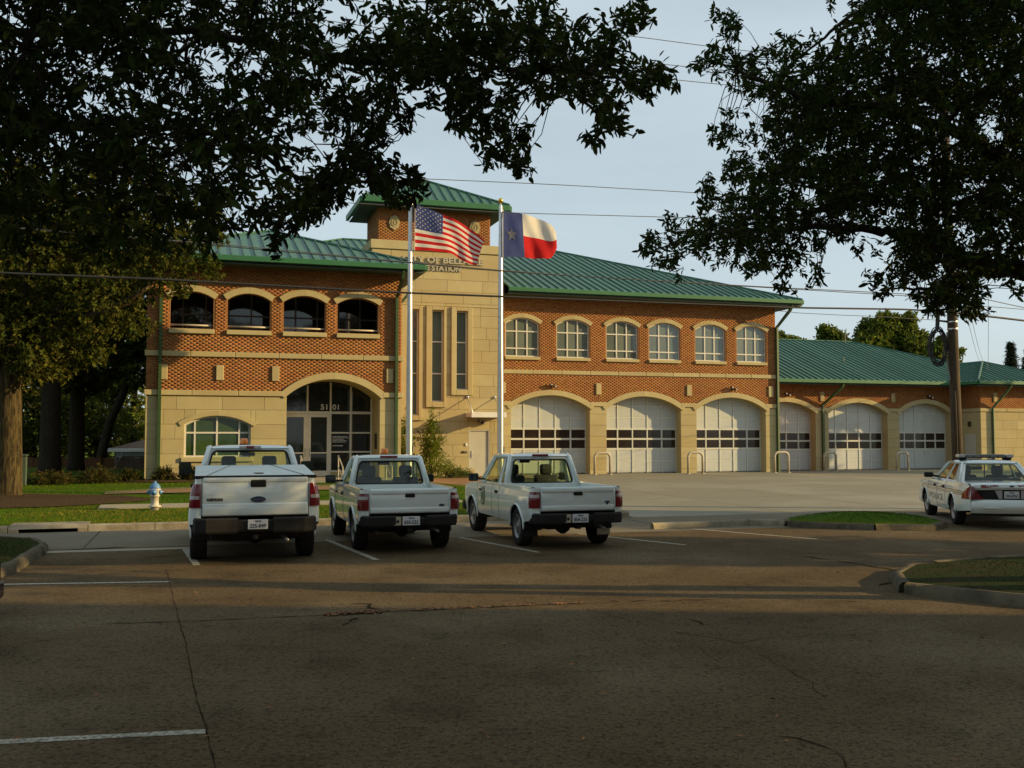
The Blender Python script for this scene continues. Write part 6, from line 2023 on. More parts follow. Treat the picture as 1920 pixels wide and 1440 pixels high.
def drop(a, b, sag, label, r_=.007):
    a, b = Vector(a), Vector(b)
    P = [a.lerp(b, i / 20) - Vector((0, 0, sag * 4 * (i / 20) * (1 - i / 20))) for i in range(21)]
    tag(MB().tube(P, r_, 5).build('service_wire', M['wire_grey'], None, True), label, 'cable', 'service wires from the pole to the low roof')
er = W(33.3, -5.6, 6.75)
drop(at(1797, 590, 28.5), W(30.4, -5, 5.6), .25, 'service wire falling steepest from the pole to the low roof')
drop(at(1815, 600, 28.4), er, .3, 'service wire ending at the peak of the end roof')
drop(at(1822, 598, 28.4), er + Vector((.15, 0, .02)), .2, 'service wire just beside the one ending at the roof peak')
drop(at(1853, 540, 27.8), er + Vector((.35, 0, 0)), 1.3, 'slack service wire hanging in a bow to the roof peak')

# ---------------------------------------------------------------- vegetation
def leaf_cloud(name, cen, dirs, k, size, m, parent, spread=1.0, aspect=.36, kind='stuff', seed=0, flat=.0, tone=(.55, 1.35)):
    """k leaves round each twig end; every leaf is two quads folded along its midrib"""
    g = np.random.default_rng(seed)
    n = len(cen) * k
    c = np.repeat(cen, k, axis=0)
    d = np.repeat(dirs, k, axis=0)
    a = d * .55 + g.normal(size=(n, 3)) * .62
    a[:, 2] -= .12
    a /= np.linalg.norm(a, axis=1)[:, None]
    l = size * g.uniform(.65, 1.2, n)
    base = c - d * (g.uniform(0, 1.6, n) * size * spread)[:, None] + g.normal(size=(n, 3)) * (.10 * size * spread)
    nr = g.normal(size=(n, 3)); nr[:, 2] += .7
    sd = np.cross(a, nr)
    sd /= np.linalg.norm(sd, axis=1)[:, None] + 1e-9
    up = np.cross(sd, a)
    wv = (l * aspect * g.uniform(.8, 1.2, n) / 2)[:, None]
    L_ = l[:, None]
    v = np.zeros((n, 6, 3))
    v[:, 0] = base
    v[:, 1] = base + a * L_ * .38 + sd * wv + up * wv * .35
    v[:, 2] = base + a * L_ * .78 + sd * wv * .72 + up * wv * .2
    v[:, 3] = base + a * L_ - up * L_ * .06
    v[:, 4] = base + a * L_ * .78 - sd * wv * .72 + up * wv * .2
    v[:, 5] = base + a * L_ * .38 - sd * wv + up * wv * .35
    f = np.array([[0, 1, 2, 3], [0, 3, 4, 5]])
    q = (np.arange(n)[:, None, None] * 6 + f[None]).reshape(-1, 4)
    tb = np.repeat(g.uniform(.8, 1.2, (len(cen), 1)), k, axis=0) * g.uniform(tone[0], tone[1], (n, 1))
    t = tb * np.stack([g.uniform(.85, 1.3, n), np.ones(n), g.uniform(.7, 1.1, n)], 1)
    return v, q, np.repeat(t, 6, axis=0), l
def cloud_obj(name, vqt, m, parent, kind='stuff'):
    v, q, t, l = vqt
    return mesh_np(name, v.reshape(-1, 3), q, m, parent, t, kind)
def kmeans(p, k, it=6, seed=1):
    g = np.random.default_rng(seed)
    c = p[g.choice(len(p), k, replace=False)]
    for _ in range(it):
        lab = np.argmin(((p[:, None] - c[None]) ** 2).sum(2), 1)
        for i in range(k):
            if (lab == i).any(): c[i] = p[lab == i].mean(0)
    return c, lab
def limb(mb, a, b, r0, r1, n=7, wob=.12, droop=.0, seg=7, seed=None):
    g = random.Random(seed)
    a, b = Vector(a), Vector(b)
    ln = (b - a).length
    P = []
    for i in range(n + 1):
        t = i / n
        q = a.lerp(b, t) + Vector((g.uniform(-1, 1), g.uniform(-1, 1), g.uniform(-1, 1))) * wob * ln * .35 * math.sin(PI * t)
        q.z += droop * ln * math.sin(PI * t)
        P.append(q)
    mb.tube(P, [lerp(r0, r1, (i / n) ** .8) for i in range(n + 1)], seg)
    return P
def twigs(mb, hubs, lab, cen, mains, r_hub=.03, per=26, seed=3, rt=.006):
    """limbs from the nearest main point to each hub, thin twigs from the hub to part of its leaf clusters"""
    g = random.Random(seed)
    M_ = [Vector(m) for m in mains]
    for i, h in enumerate(hubs):
        h = Vector(h)
        near = min(M_, key=lambda m: (m - h).length)
        P = limb(mb, near, h, r_hub * g.uniform(.8, 1.3), r_hub * .4, n=6, wob=.25, droop=.05, seg=6, seed=g.random())
        idx = np.where(lab == i)[0]
        if len(idx) > per: idx = g.sample(list(idx), per)
        for j in idx:
            q = Vector(cen[j])
            st = min(P[2:], key=lambda p: (p - q).length)
            limb(mb, st, q, rt * 1.6, rt * .6, n=3, wob=.3, seg=4, seed=g.random())
def inpoly(x, y, pl):
    c = False
    j = len(pl) - 1
    for i in range(len(pl)):
        if ((pl[i][1] > y) != (pl[j][1] > y)) and (x < (pl[j][0] - pl[i][0]) * (y - pl[i][1]) / (pl[j][1] - pl[i][1]) + pl[i][0]): c = not c
        j = i
    return c

# --- the oak that overhangs from the left: leaf sprays where its crown and its long branch hang
g = random.Random(5)
cen = []
def spray(x, y, r_, n, y0, y1):
    for _ in range(n):
        a, q = g.uniform(0, 2 * PI), math.sqrt(g.random()) * r_
        cen.append(at(x + q * math.cos(a), y + q * math.sin(a), g.uniform(y0, y1)))
LB_ = [(700, 50, 80, 55), (790, 50, 80, 55), (870, 40, 70, 45), (945, 45, 60, 38), (1000, 40, 45, 20), (900, 105, 50, 26), (960, 100, 45, 22), (1020, 105, 38, 16), (845, 115, 45, 20), (1035, 55, 26, 7), (1062, 100, 36, 14),
       (1100, 58, 26, 6), (1122, 95, 32, 12), (1150, 72, 22, 6), (1178, 25, 22, 6), (1203, 18, 12, 4), (1196, 45, 16, 4), (1160, 112, 34, 13), (1198, 140, 30, 11), (1205, 175, 22, 7), (1235, 160, 22, 9), (1255, 148, 12, 3), (1140, 160, 28, 9), (1102, 168, 26, 8), (1062, 175, 26, 8), (1122, 200, 22, 7), (1158, 205, 18, 6),
       (1140, 232, 16, 5), (1120, 262, 11, 4), (1168, 240, 12, 4), (1022, 190, 11, 4), (1075, 140, 40, 12), (880, 185, 28, 11), (845, 155, 32, 13), (900, 165, 24, 8), (878, 238, 26, 11), (858, 208, 18, 6), (905, 248, 24, 9), (940, 245, 16, 5), (968, 255, 15, 5), (985, 262, 8, 2),
       (932, 288, 18, 6), (958, 308, 13, 5), (968, 322, 7, 2), (940, 198, 22, 7), (957, 190, 12, 4), (910, 312, 8, 2), (978, 298, 8, 2), (960, 140, 24, 8), (985, 150, 20, 6), (660, 150, 70, 42), (725, 130, 58, 32), (775, 110, 50, 24), (700, 200, 38, 20), (660, 232, 48, 24), (712, 250, 24, 10), (752, 208, 13, 4), (768, 232, 8, 3),
       (790, 150, 24, 8), (668, 290, 30, 12), (700, 312, 26, 11), (730, 332, 22, 9), (770, 332, 20, 8), (738, 368, 16, 6), (712, 352, 16, 5), (788, 345, 12, 4), (765, 378, 10, 3), (650, 320, 24, 8), (640, 372, 12, 4), (830, 90, 60, 30), (605, 395, 18, 6), (575, 400, 24, 8), (615, 350, 26, 10), (640, 345, 14, 4), (590, 365, 30, 11), (520, 430, 16, 5), (515, 460, 10, 3), (490, 420, 26, 9), (545, 405, 26, 9), (800, 200, 20, 3)]
for x, y, r_, n in LB_: spray(x, y, r_ * 1.08, int(n * (.95 if n > 15 else 1.05) + 1), 5.2, 7.4)
for ix in range(-9, 9):
    for iy in range(-5, 6):
        x, y = ix * 78 + 20, iy * 78 + 30
        if x > 640 or y > interp(x, [-700, 0, 300, 430, 500, 600], [420, 420, 430, 420, 400, 330]): continue
        dn = (38 if x < 330 else 30) if y < 330 else 24
        if (ix * 7 + iy * 13) % 8 == 0: dn = 12
        spray(x, y, 62, dn, 4.3, 8.6)
cen = np.array([tuple(c) for c in cen])
trunk_l = Vector((-6.6, 4.6, 0))
root_pt = Vector((-6.2, 4.9, 3.6))
hub_c, lab = kmeans(cen, 70, seed=2)
TL = empty('oak_tree', trunk_l, 0, 'near oak whose dark leafy branches hang over the top of the view', 'tree', 'oaks around the lot')
tr = MB()
tr.tube([(0, 0, -.1), (.02, .0, .5), (.1, .1, 2), (.4, .3, 3.6), (.6, .5, 4.6)], [.42, .33, .28, .24, .18], 14)
mains = []
off = trunk_l
def L2(p): return Vector(p) - off
branch_px = [((-100, 60, 5.6), (380, 60, 6.0), (640, 112, 6.2), (860, 118, 6.3), (1000, 132, 6.3), (1060, 122, 6.3), (1180, 158, 6.35), (1235, 160, 6.4)),
             ((-60, 250, 5.2), (200, 230, 5.8), (420, 250, 6.2), (560, 330, 6.3), (640, 345, 6.3), (730, 345, 6.3)),
             ((-200, -200, 5.5), (300, -160, 6.2), (700, -60, 6.6), (900, 10, 6.5)),
             ((820, 112, 6.3), (845, 190, 6.3), (880, 240, 6.3), (940, 300, 6.3)),
             ((1020, 130, 6.3), (1100, 190, 6.3), (1140, 235, 6.3))]
for bi, bp_ in enumerate(branch_px):
    P = [at(*q) for q in bp_]
    if bi < 3: P = [root_pt + Vector((.3, .3, .3 * bi))] + P
    Q = []
    for a, b in zip(P[:-1], P[1:]): Q += [a.lerp(b, i / 5) + Vector((g.uniform(-1, 1), g.uniform(-1, 1), g.uniform(-1, 1))) * .02 for i in range(5)]
    Q.append(P[-1])
    mains += Q
    r0 = (.032, .028, .03, .013, .013)[bi]
    tr.tube([L2(q) for q in Q], [lerp(r0, .007, i / (len(Q) - 1)) for i in range(len(Q))], 8)
tw_ = MB()
twigs(tw_, [tuple(L2(h)) for h in hub_c], lab, cen - np.array(off), [tuple(L2(m)) for m in mains], .016, 30, rt=.0035)
tr.build('trunk', M['bark_dark'], TL, True)
tw_.build('twigs', M['bark_dark'], TL, kind='stuff')
hubs_full = hub_c[lab]
dirs = cen - hubs_full
dirs /= np.linalg.norm(dirs, axis=1)[:, None] + 1e-6
dirs = dirs * .6 + np.random.default_rng(8).normal(size=dirs.shape) * .5
dirs[:, 2] -= .25
dirs /= np.linalg.norm(dirs, axis=1)[:, None]
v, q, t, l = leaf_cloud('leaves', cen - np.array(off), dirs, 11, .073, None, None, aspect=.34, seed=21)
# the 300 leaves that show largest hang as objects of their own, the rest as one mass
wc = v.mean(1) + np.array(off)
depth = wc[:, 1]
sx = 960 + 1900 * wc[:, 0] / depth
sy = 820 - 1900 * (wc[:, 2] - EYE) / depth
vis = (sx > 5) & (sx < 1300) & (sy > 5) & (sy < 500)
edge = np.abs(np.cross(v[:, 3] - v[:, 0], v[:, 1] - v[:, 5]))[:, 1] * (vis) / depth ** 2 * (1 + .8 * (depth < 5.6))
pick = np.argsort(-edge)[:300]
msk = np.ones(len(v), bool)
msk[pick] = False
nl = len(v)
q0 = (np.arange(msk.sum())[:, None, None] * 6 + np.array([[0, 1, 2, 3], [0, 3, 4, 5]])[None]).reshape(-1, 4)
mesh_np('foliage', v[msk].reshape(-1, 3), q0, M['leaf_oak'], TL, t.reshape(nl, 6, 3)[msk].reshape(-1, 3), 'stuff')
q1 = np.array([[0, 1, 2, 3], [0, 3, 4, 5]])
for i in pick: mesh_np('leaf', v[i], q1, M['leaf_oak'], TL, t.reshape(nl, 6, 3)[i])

# --- the oak on the right hand island
RO = [(1330, 20), (1362, 12), (1385, 40), (1378, 85), (1415, 70), (1428, 95), (1440, 62), (1480, 68), (1490, 40), (1512, 10), (1530, 60), (1560, 30), (1540, -80), (1700, -260), (2500, -320), (2700, 300), (2300, 560), (1990, 520), (1880, 560), (1868, 535), (1830, 585), (1812, 605), (1770, 590), (1742, 598), (1700, 545), (1655, 562), (1640, 540), (1600, 510), (1590, 485), (1615, 465), (1570, 455), (1560, 505), (1535, 535), (1520, 500), (1500, 525), (1465, 550), (1440, 530), (1420, 505), (1400, 525), (1370, 500), (1340, 505), (1310, 525), (1290, 500), (1270, 540), (1258, 515), (1200, 490), (1192, 450), (1230, 415), (1285, 405), (1300, 380), (1290, 345), (1340, 330), (1330, 290), (1350, 275), (1325, 250), (1350, 230), (1385, 245), (1380, 215), (1395, 190), (1350, 160), (1330, 135), (1298, 122), (1325, 112), (1370, 120), (1325, 92), (1330, 80), (1368, 85), (1350, 50)]
cen = []
g = random.Random(9)
thin = [(1645, 470, 34), (1625, 440, 22), (1860, 250, 18), (1850, 230, 20), (1540, 285, 12), (1720, 420, 16), (1775, 420, 14)]
def edge_dist(x, y):
    m = 1e9
    for i in range(len(RO)):
        ax, ay = RO[i - 1]; bx, by = RO[i]
        t = max(0, min(1, ((x - ax) * (bx - ax) + (y - ay) * (by - ay)) / ((bx - ax) ** 2 + (by - ay) ** 2 + 1e-9)))
        m = min(m, (x - ax - t * (bx - ax)) ** 2 + (y - ay - t * (by - ay)) ** 2)
    return math.sqrt(m)
while len(cen) < 7400:
    x, y = g.uniform(1180, 2600), g.uniform(-320, 610)
    if not inpoly(x, y, RO): continue
    if any((x - a) ** 2 + (y - b) ** 2 < r_ * r_ for a, b, r_ in thin) and g.random() < .9: continue
    if x > 1960 and g.random() < .55: continue
    if y < -40 and g.random() < .5: continue
    # uneven density, with sky between the sprays near the outline
    if g.random() > .16 + edge_dist(x, y) / 120: continue
    if math.sin(x * .031 + 1.7 * math.sin(y * .023)) * math.sin(y * .037 + x * .011) > .72 and g.random() < .7: continue
    cen.append(at(x, y, g.uniform(10.8, 16.2)))
for x, y, n in ((1347, 22, 4), (1362, 40, 4), (1338, 93, 4), (1369, 60, 4), (1300, 121, 3), (1318, 116, 3), (1338, 258, 4), (1352, 268, 4), (1360, 236, 4), (1324, 338, 3), (1467, 540, 5), (1533, 528, 4), (1205, 470, 5), (1215, 440, 5), (1817, 598, 5), (1746, 582, 5), (1653, 552, 5), (1755, 570, 8), (1800, 575, 8), (1775, 560, 8), (1840, 590, 4)):
    for _ in range(n): cen.append(at(x + g.uniform(-9, 9), y + g.uniform(-9, 9), g.uniform(12, 13.5)))
cen = np.array([tuple(c) for c in cen])
trunk_r = Vector((8.7, 12.5, .15))
TR = empty('oak_tree', trunk_r, 0, 'broad dark oak filling the upper corner above the police sedan', 'tree', 'oaks around the lot')
off = trunk_r
tr = MB()
tr.tube([(.05, 0, -.2), (.03, 0, .3), (0, 0, 1.6), (0, .2, 2.8), (.2, .9, 3.6)], [.34, .20, .155, .16, .19], 14)
mains = []
for bi, (pp, r0, r1) in enumerate((((at(2250, 430, 13.9), at(2060, 500, 13.8), at(1930, 508, 13.6), at(1850, 500, 13.4), at(1780, 470, 13.2), at(1700, 440, 13), at(1640, 432, 13), at(1500, 425, 13), at(1330, 440, 13)), .24, .02),
                              ((at(2260, 420, 13.9), at(2100, 300, 13.8), at(1900, 310, 13.5), at(1800, 250, 13), at(1650, 200, 12.6), at(1500, 180, 12.5), at(1380, 130, 12.5)), .20, .02),
                              ((at(2260, 410, 13.9), at(2200, 200, 14), at(2000, 60, 14), at(1800, -40, 13.5), at(1620, 20, 13.2)), .2, .03),
                              ((at(2260, 430, 13.9), at(2400, 250, 14.5), at(2500, 50, 14.5)), .2, .04),
                              ((at(1880, 505, 13.5), at(1800, 520, 13.3), at(1740, 545, 13), at(1660, 540, 13)), .06, .01),
                              ((at(1760, 465, 13.2), at(1740, 400, 13), at(1700, 300, 13), at(1600, 320, 13), at(1450, 330, 12.6)), .07, .012))):
    P = [Vector((8.75, 12.9, 3.0))] + list(pp) if bi < 4 else list(pp)
    Q = []
    for a, b in zip(P[:-1], P[1:]): Q += [a.lerp(b, i / 5) + Vector((g.uniform(-1, 1), g.uniform(-1, 1), g.uniform(-1, 1))) * .03 for i in range(5)]
    Q.append(P[-1])
    mains += Q
    tr.tube([q_ - off for q_ in Q], [lerp(r0, r1, (i / (len(Q) - 1)) ** .7) for i in range(len(Q))], 10)
hub_c, lab = kmeans(cen, 95, seed=4)
tw_ = MB()
twigs(tw_, [tuple(Vector(h) - off) for h in hub_c], lab, cen - np.array(off), [tuple(Vector(m) - off) for m in mains], .032, 26, rt=.005)
tr.build('trunk', M['bark_dark'], TR, True)
tw_.build('twigs', M['bark_dark'], TR, kind='stuff')
dirs = cen - hub_c[lab]
dirs /= np.linalg.norm(dirs, axis=1)[:, None] + 1e-6
dirs = dirs * .7 + np.random.default_rng(8).normal(size=dirs.shape) * .45
dirs /= np.linalg.norm(dirs, axis=1)[:, None]
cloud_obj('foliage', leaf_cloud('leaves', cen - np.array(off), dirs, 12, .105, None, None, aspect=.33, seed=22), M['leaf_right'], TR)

# --- trees built from a crown of lobes round a real trunk
def crown_points(lobes, n, seed):
    g = np.random.default_rng(seed)
    vol = np.array([r_[0] * r_[1] * r_[2] for _, r_ in lobes]) ** .75
    pick = g.choice(len(lobes), n, p=vol / vol.sum())
    u = g.normal(size=(n, 3))
    u /= np.linalg.norm(u, axis=1)[:, None]
    rad = g.uniform(.35, 1, n) ** .45 * (1 + .18 * np.sin(u[:, 0] * 7 + pick) * np.sin(u[:, 1] * 6 + u[:, 2] * 5))
    c = np.array([lobes[i][0] for i in pick])
    r_ = np.array([lobes[i][1] for i in pick])
    return c + u * r_ * rad[:, None], u
def lobe_tree(name, base, trunk_pts, trunk_r, limbs, lobes, n, leaf, k, m, label, group, bark='bark', seed=1, aspect=.5, hubs=24, cat='tree', tw=True):
    T = empty(name, base, 0, label, cat, group)
    tb = MB()
    tb.tube(trunk_pts, trunk_r, 14)
    for P, r0, r1 in limbs:
        Q = []
        gg = random.Random(seed + len(P))
        P = [Vector(p) for p in P]
        for a, b in zip(P[:-1], P[1:]): Q += [a.lerp(b, i / 4) + Vector((gg.uniform(-1, 1), gg.uniform(-1, 1), gg.uniform(-1, 1))) * .02 * (b - a).length for i in range(4)]
        Q.append(P[-1])
        tb.tube(Q, [lerp(r0, r1, i / (len(Q) - 1)) for i in range(len(Q))], 9)
    c, u = crown_points(lobes, n, seed)
    if tw:
        hb_, lab_ = kmeans(c, hubs, it=4, seed=seed)
        ml = [tuple(p) for P, _, _ in limbs for p in P] + [tuple(trunk_pts[-1])]
        tm = MB()
        twigs(tm, [tuple(h) for h in hb_], lab_, c, ml, .05, 10, seed=seed, rt=.01)
        tm.build('twigs', M[bark], T, kind='stuff')
    tb.build('trunk', M[bark], T, True)
    dr = u * .7 + np.random.default_rng(seed).normal(size=u.shape) * .5
    dr /= np.linalg.norm(dr, axis=1)[:, None]
    cloud_obj('foliage', leaf_cloud('l', c, dr, k, leaf, None, None, aspect=aspect, seed=seed + 50), M[m], T)
    return T
def rel(px, py, Y, base): return tuple(at(px, py, Y) - Vector(base))
# big verge tree with the sunlit trunk
b0 = ground_at(14, 938, .22)
b0 = (b0.x, b0.y, .2)
Yt = b0[1]
def lob(px, py, Y, r_px, base, kz=.85): 
    r_ = r_px * Y / 1900
    return (rel(px, py, Y, base), (r_, r_ * 1.1, r_ * kz))
lb_ = [lob(x, y, Yt + dy, r_, b0) for x, y, r_, dy in ((-40, 590, 120, 0), (60, 640, 80, -.5), (130, 600, 90, .6), (40, 500, 120, 0), (190, 560, 80, -.6), (250, 610, 45, 0), (160, 470, 110, .4), (290, 500, 80, 0), (350, 470, 60, -.3), (390, 500, 30, .2), (280, 420, 90, .5), (380, 420, 60, .2), (-150, 520, 150, 0), (-60, 400, 160, 0), (120, 380, 120, .8), (240, 350, 100, .2), (-250, 420, 150, 0), (60, 690, 40, -.6), (110, 690, 40, .2), (165, 655, 45, .3), (-60, 690, 60, -.4), (-160, 640, 80, 0), (330, 540, 28, 0))]
lobe_tree('shade_tree', b0, [(.0, 0, -.1), (0, 0, .15), (.02, 0, 1), (.0, 0, 2.2), (-.05, .05, 3.6), (.05, 0, 5.2)], [.62, .40, .35, .33, .32, .26],
          [([(0, .0, 3.3), rel(80, 630, Yt, b0), rel(150, 600, Yt, b0), rel(210, 580, Yt - .6, b0), rel(245, 560, Yt - .8, b0), rel(272, 543, Yt - .9, b0)], .20, .05), ([(0, 0, 4.2), rel(60, 480, Yt, b0), rel(150, 400, Yt, b0)], .2, .06), ([(0, 0, 4.4), rel(-60, 480, Yt, b0), rel(-160, 400, Yt, b0)], .2, .06), ([(.05, 0, 3.9), rel(170, 500, Yt, b0), rel(320, 440, Yt, b0)], .15, .04)],
          lb_, 7000, .15, 9, 'leaf_olive', 'large verge tree with a sunlit trunk standing in the mulch bed', 'trees beside the station', seed=31, hubs=40)
# darker trees behind it, in the station's side yard
def yard_tree(px, py, Y, wpx, top_lobes, label, seed, m='leaf_dark', lean=0, n=2600):
    bb = at(px, py, Y)
    bb = (bb.x, Y, .35)
    r_ = wpx * Y / 1900 / 2
    lb2 = [lob(x, y, Y + dy, rp, bb) for x, y, rp, dy in top_lobes]
    lobe_tree('shade_tree', bb, [(0, 0, -.2), (0, 0, .4), (lean * .3, 0, 2.5), (lean, 0, 5), (lean * 1.3, 0, 7)], [r_ * 1.5, r_ * 1.1, r_, r_ * .9, r_ * .6],
              [([(lean, 0, 5), rel(x, y, Y + dy, bb)], r_ * .5, r_ * .12) for x, y, rp, dy in top_lobes[:5]], lb2, n, .26, 8, m, label, 'trees beside the station', bark='bark_dark', seed=seed, hubs=18)
yard_tree(92, 905, 44, 36, [(60, 560, 110, 0), (120, 620, 80, 0), (0, 480, 130, 1), (100, 440, 120, -1), (30, 660, 60, 0), (90, 700, 40, 1), (-80, 600, 120, 0)], 'dark trunked tree close behind the sunlit verge tree', 41)
yard_tree(142, 900, 48, 27, [(160, 600, 90, 0), (210, 520, 100, 1), (120, 480, 110, -1), (180, 680, 55, 0), (150, 720, 40, 0), (220, 440, 80, 0)], 'straight dark trunk nearest the wooden fence posts', 42)
yard_tree(188, 880, 58, 16, [(230, 640, 60, 0), (255, 700, 40, 0), (200, 720, 45, 1), (250, 590, 50, 0), (215, 560, 60, 2), (262, 655, 26, 0)], 'leaning slim tree between fence and house roof', 43, 'leaf_far', lean=1.6, n=1500)
yard_tree(30, 890, 66, 20, [(20, 640, 120, 0), (100, 700, 80, 2), (-60, 720, 90, 0), (60, 770, 60, 0), (150, 780, 60, 0), (210, 790, 45, 0), (120, 830, 40, 3), (-20, 820, 70, 0)], 'deep shaded tree at the back of the side yard', 44, 'leaf_dark', n=3000)
yard_tree(-60, 900, 60, 30, [(-100, 600, 160, 0), (-180, 700, 120, 0), (-60, 760, 90, 0), (-260, 560, 150, 0), (-40, 480, 120, 0)], 'dark tree beyond the verge tree trunk', 45, n=2400)
yard_tree(60, 880, 78, 14, [(-40, 800, 70, 0), (40, 790, 70, 1), (110, 800, 60, 0), (170, 800, 60, 1), (225, 810, 50, 0), (275, 800, 50, 0), (60, 845, 60, -1), (140, 850, 60, 0), (210, 850, 45, 2), (-60, 850, 70, 0), (260, 850, 40, 3), (0, 840, 60, 2)], 'broad dark thicket tree closing the view behind the fence', 47, n=4600)
yard_tree(250, 870, 74, 12, [(200, 690, 60, 0), (245, 745, 50, 1), (180, 760, 60, 0), (258, 800, 40, 0), (140, 740, 60, 1), (235, 660, 40, 0), (80, 620, 90, 2), (100, 760, 70, 0)], 'far pale green tree over the house roof', 46, 'leaf_far', n=3000)
# trees behind the low wing
def far_tree(px, Y, lobes, label, seed, m='leaf_far', n=2600, leaf=.34):
    bb = at(px, 800, Y)
    bb = (bb.x, Y, 0)
    lb2 = [lob(x, y, Y + dy, rp, bb, .9) for x, y, rp, dy in lobes]
    lobe_tree('background_tree', bb, [(0, 0, -.2), (0, 0, 3), (.2, 0, 7)], [.5, .42, .3], [([(0, 0, 5), rel(x, y, Y + dy, bb)], .2, .05) for x, y, rp, dy in lobes[:6]], lb2, n, leaf, 8, m, label, 'trees behind the low wing', seed=seed, hubs=16)
far_tree(1660, 92, [(1640, 625, 36, 0), (1690, 620, 32, 1), (1665, 605, 24, 0), (1620, 650, 30, -1), (1700, 650, 36, 0), (1725, 635, 20, 0), (1650, 665, 40, 0), (1720, 670, 30, 0), (1600, 655, 18, 0), (1735, 660, 22, 1), (1705, 597, 14, 0), (1655, 596, 12, 0)], 'tall rounded tree behind the low green roof', 51, n=3400)
far_tree(1560, 96, [(1555, 630, 20, 0), (1545, 622, 14, 0), (1575, 636, 16, 0), (1565, 650, 24, 0), (1590, 648, 14, 0), (1535, 645, 12, 0)], 'smaller light tree behind the low green roof', 52, n=900)
far_tree(1490, 100, [(1485, 640, 14, 0), (1468, 633, 10, 0), (1505, 642, 10, 0), (1475, 650, 20, 0), (1455, 628, 10, 0), (1460, 650, 20, 0)], 'tree top just showing beside the corner downpipe', 53, n=600)
far_tree(1765, 84, [(1755, 655, 20, 0), (1770, 640, 14, 0), (1760, 680, 26, 0), (1785, 690, 26, 0), (1745, 690, 22, 0), (1800, 660, 10, 0)], 'thin tree behind the cable coil of the wooden pole', 54, n=800)
def conifer(px, Y, top, wpx, label, seed):
    bb = at(px, 800, Y)
    bb = (bb.x, Y, 0)
    zt = at(px, top, Y).z
    g = np.random.default_rng(seed)
    n = 1500
    h = g.uniform(.12, 1, n) ** 1.1
    ra = (1 - h) ** .65 * .6 * wpx * Y / 1900 * g.uniform(.3, 1, n) + .1
    an = g.uniform(0, 2 * PI, n)
    c = np.stack([ra * np.cos(an), ra * np.sin(an), h * zt], 1)
    T = empty('conifer_tree', bb, 0, label, 'tree', 'conifers past the end roof')
    MB().tube([(0, 0, -.2), (0, 0, zt * .96)], [.25, .03], 8).build('trunk', M['bark_dark'], T, True)
    d = np.stack([np.cos(an), np.sin(an), np.full(n, -.2)], 1)
    cloud_obj('foliage', leaf_cloud('l', c, d, 8, .30, None, None, aspect=.22, seed=seed), M['conifer'], T)
conifer(1899, 88, 645, 60, 'dark pointed conifer past the end roof', 61)
conifer(1932, 92, 655, 70, 'second conifer cut by the picture edge', 62)

# --- low planting
def shrub(name, s_, d_, w_, h_, n, leaf, k, m, label, group, seed, stems=7, aspect=.45, cat='shrub', tall=False):
    zb = z_lawn(s_, d_)
    bb = W(s_, d_, zb)
    T = empty(name, bb, 0, label, cat, group)
    g = np.random.default_rng(seed)
    u = g.normal(size=(n, 3)); u /= np.linalg.norm(u, axis=1)[:, None]; u[:, 2] = np.abs(u[:, 2])
    r_ = g.uniform(.3, 1, n) ** .5 * (1 + .25 * np.sin(u[:, 0] * 6 + seed) * np.cos(u[:, 1] * 7))
    c = u * r_[:, None] * np.array([w_ / 2, w_ / 2, h_])
    if tall: c[:, :2] *= (1.15 - .62 * (c[:, 2:] / h_)) * (1 + .25 * np.sin(c[:, 2:] * 4.3 + seed))
    tb = MB()
    gg = random.Random(seed)
    for _ in range(stems):
        q = c[gg.randrange(n)]
        limb(tb, (gg.uniform(-.06, .06), gg.uniform(-.06, .06), -.02), q, .014, .004, n=4, seg=5, seed=gg.random())
    tb.build('stem', M['bark_dark'], T)
    cloud_obj('foliage', leaf_cloud('l', c, u, k, leaf, None, None, aspect=aspect, seed=seed), M[m], T)
    return T
for i, (s_, d_, w_, h_, m, lb) in enumerate((
        (-18.6, 9.6, 1.6, .50, 'leaf_rust', 'reddish loose shrub in front of the slatted screen'),
        (-17.2, 9.1, 1.5, .58, 'leaf_rust', 'reddish shrub nearest the stone corner of the station'),
        (-19.9, 9.4, 1.5, .40, 'leaf_shrub', 'low dark shrub at the outer end of the bed'),
        (-16.2, 8.4, 1.0, .45, 'leaf_shrub', 'dark green shrub at the foot of the corner downpipe'),
        (-15.1, 8.4, 1.0, .55, 'leaf_shrub', 'dark green shrub just past the corner downpipe'),
        (-14.2, 8.5, 1.0, .56, 'leaf_shrub', 'dark green shrub below the arched ground floor window'),
        (-13.3, 8.5, 1.0, .52, 'leaf_shrub', 'dark green shrub behind the mirror of the large truck'),
        (-12.5, 8.5, .9, .5, 'leaf_shrub', 'dark green shrub hidden mostly by the large truck'))):
    shrub('shrub', s_, d_, w_, h_, 260, .09, 7, m, lb, 'shrubs along the foot of the station', 70 + i)
shrub('bamboo_bush', -4.0, 2.2, 1.75, 3.0, 520, .19, 6, 'leaf_bamboo', 'tall yellow green bush to one side of the first flagpole', 'yellow green bushes by the tower', 81, stems=16, aspect=.2, cat='bush', tall=True)
shrub('bamboo_bush', -5.25, 2.2, 1.5, 2.5, 360, .19, 6, 'leaf_bamboo', 'yellow green bush half hidden behind the first flagpole', 'yellow green bushes by the tower', 82, stems=14, aspect=.2, cat='bush', tall=True)
for i, (s_, d_) in enumerate(((-3.1, 2.3), (-2.75, 2.2), (-2.4, 2.1))):
    shrub('groundcover_plant', s_, d_, .75, (.55, .5, .4)[i], 110, .13, 7, 'leaf_low', ('pale groundcover clump touching the tall bush', 'pale groundcover clump in the middle of its row', 'pale groundcover clump nearest the staff door')[i], 'groundcover clumps in the tower bed', 90 + i, aspect=.25, cat='plant')
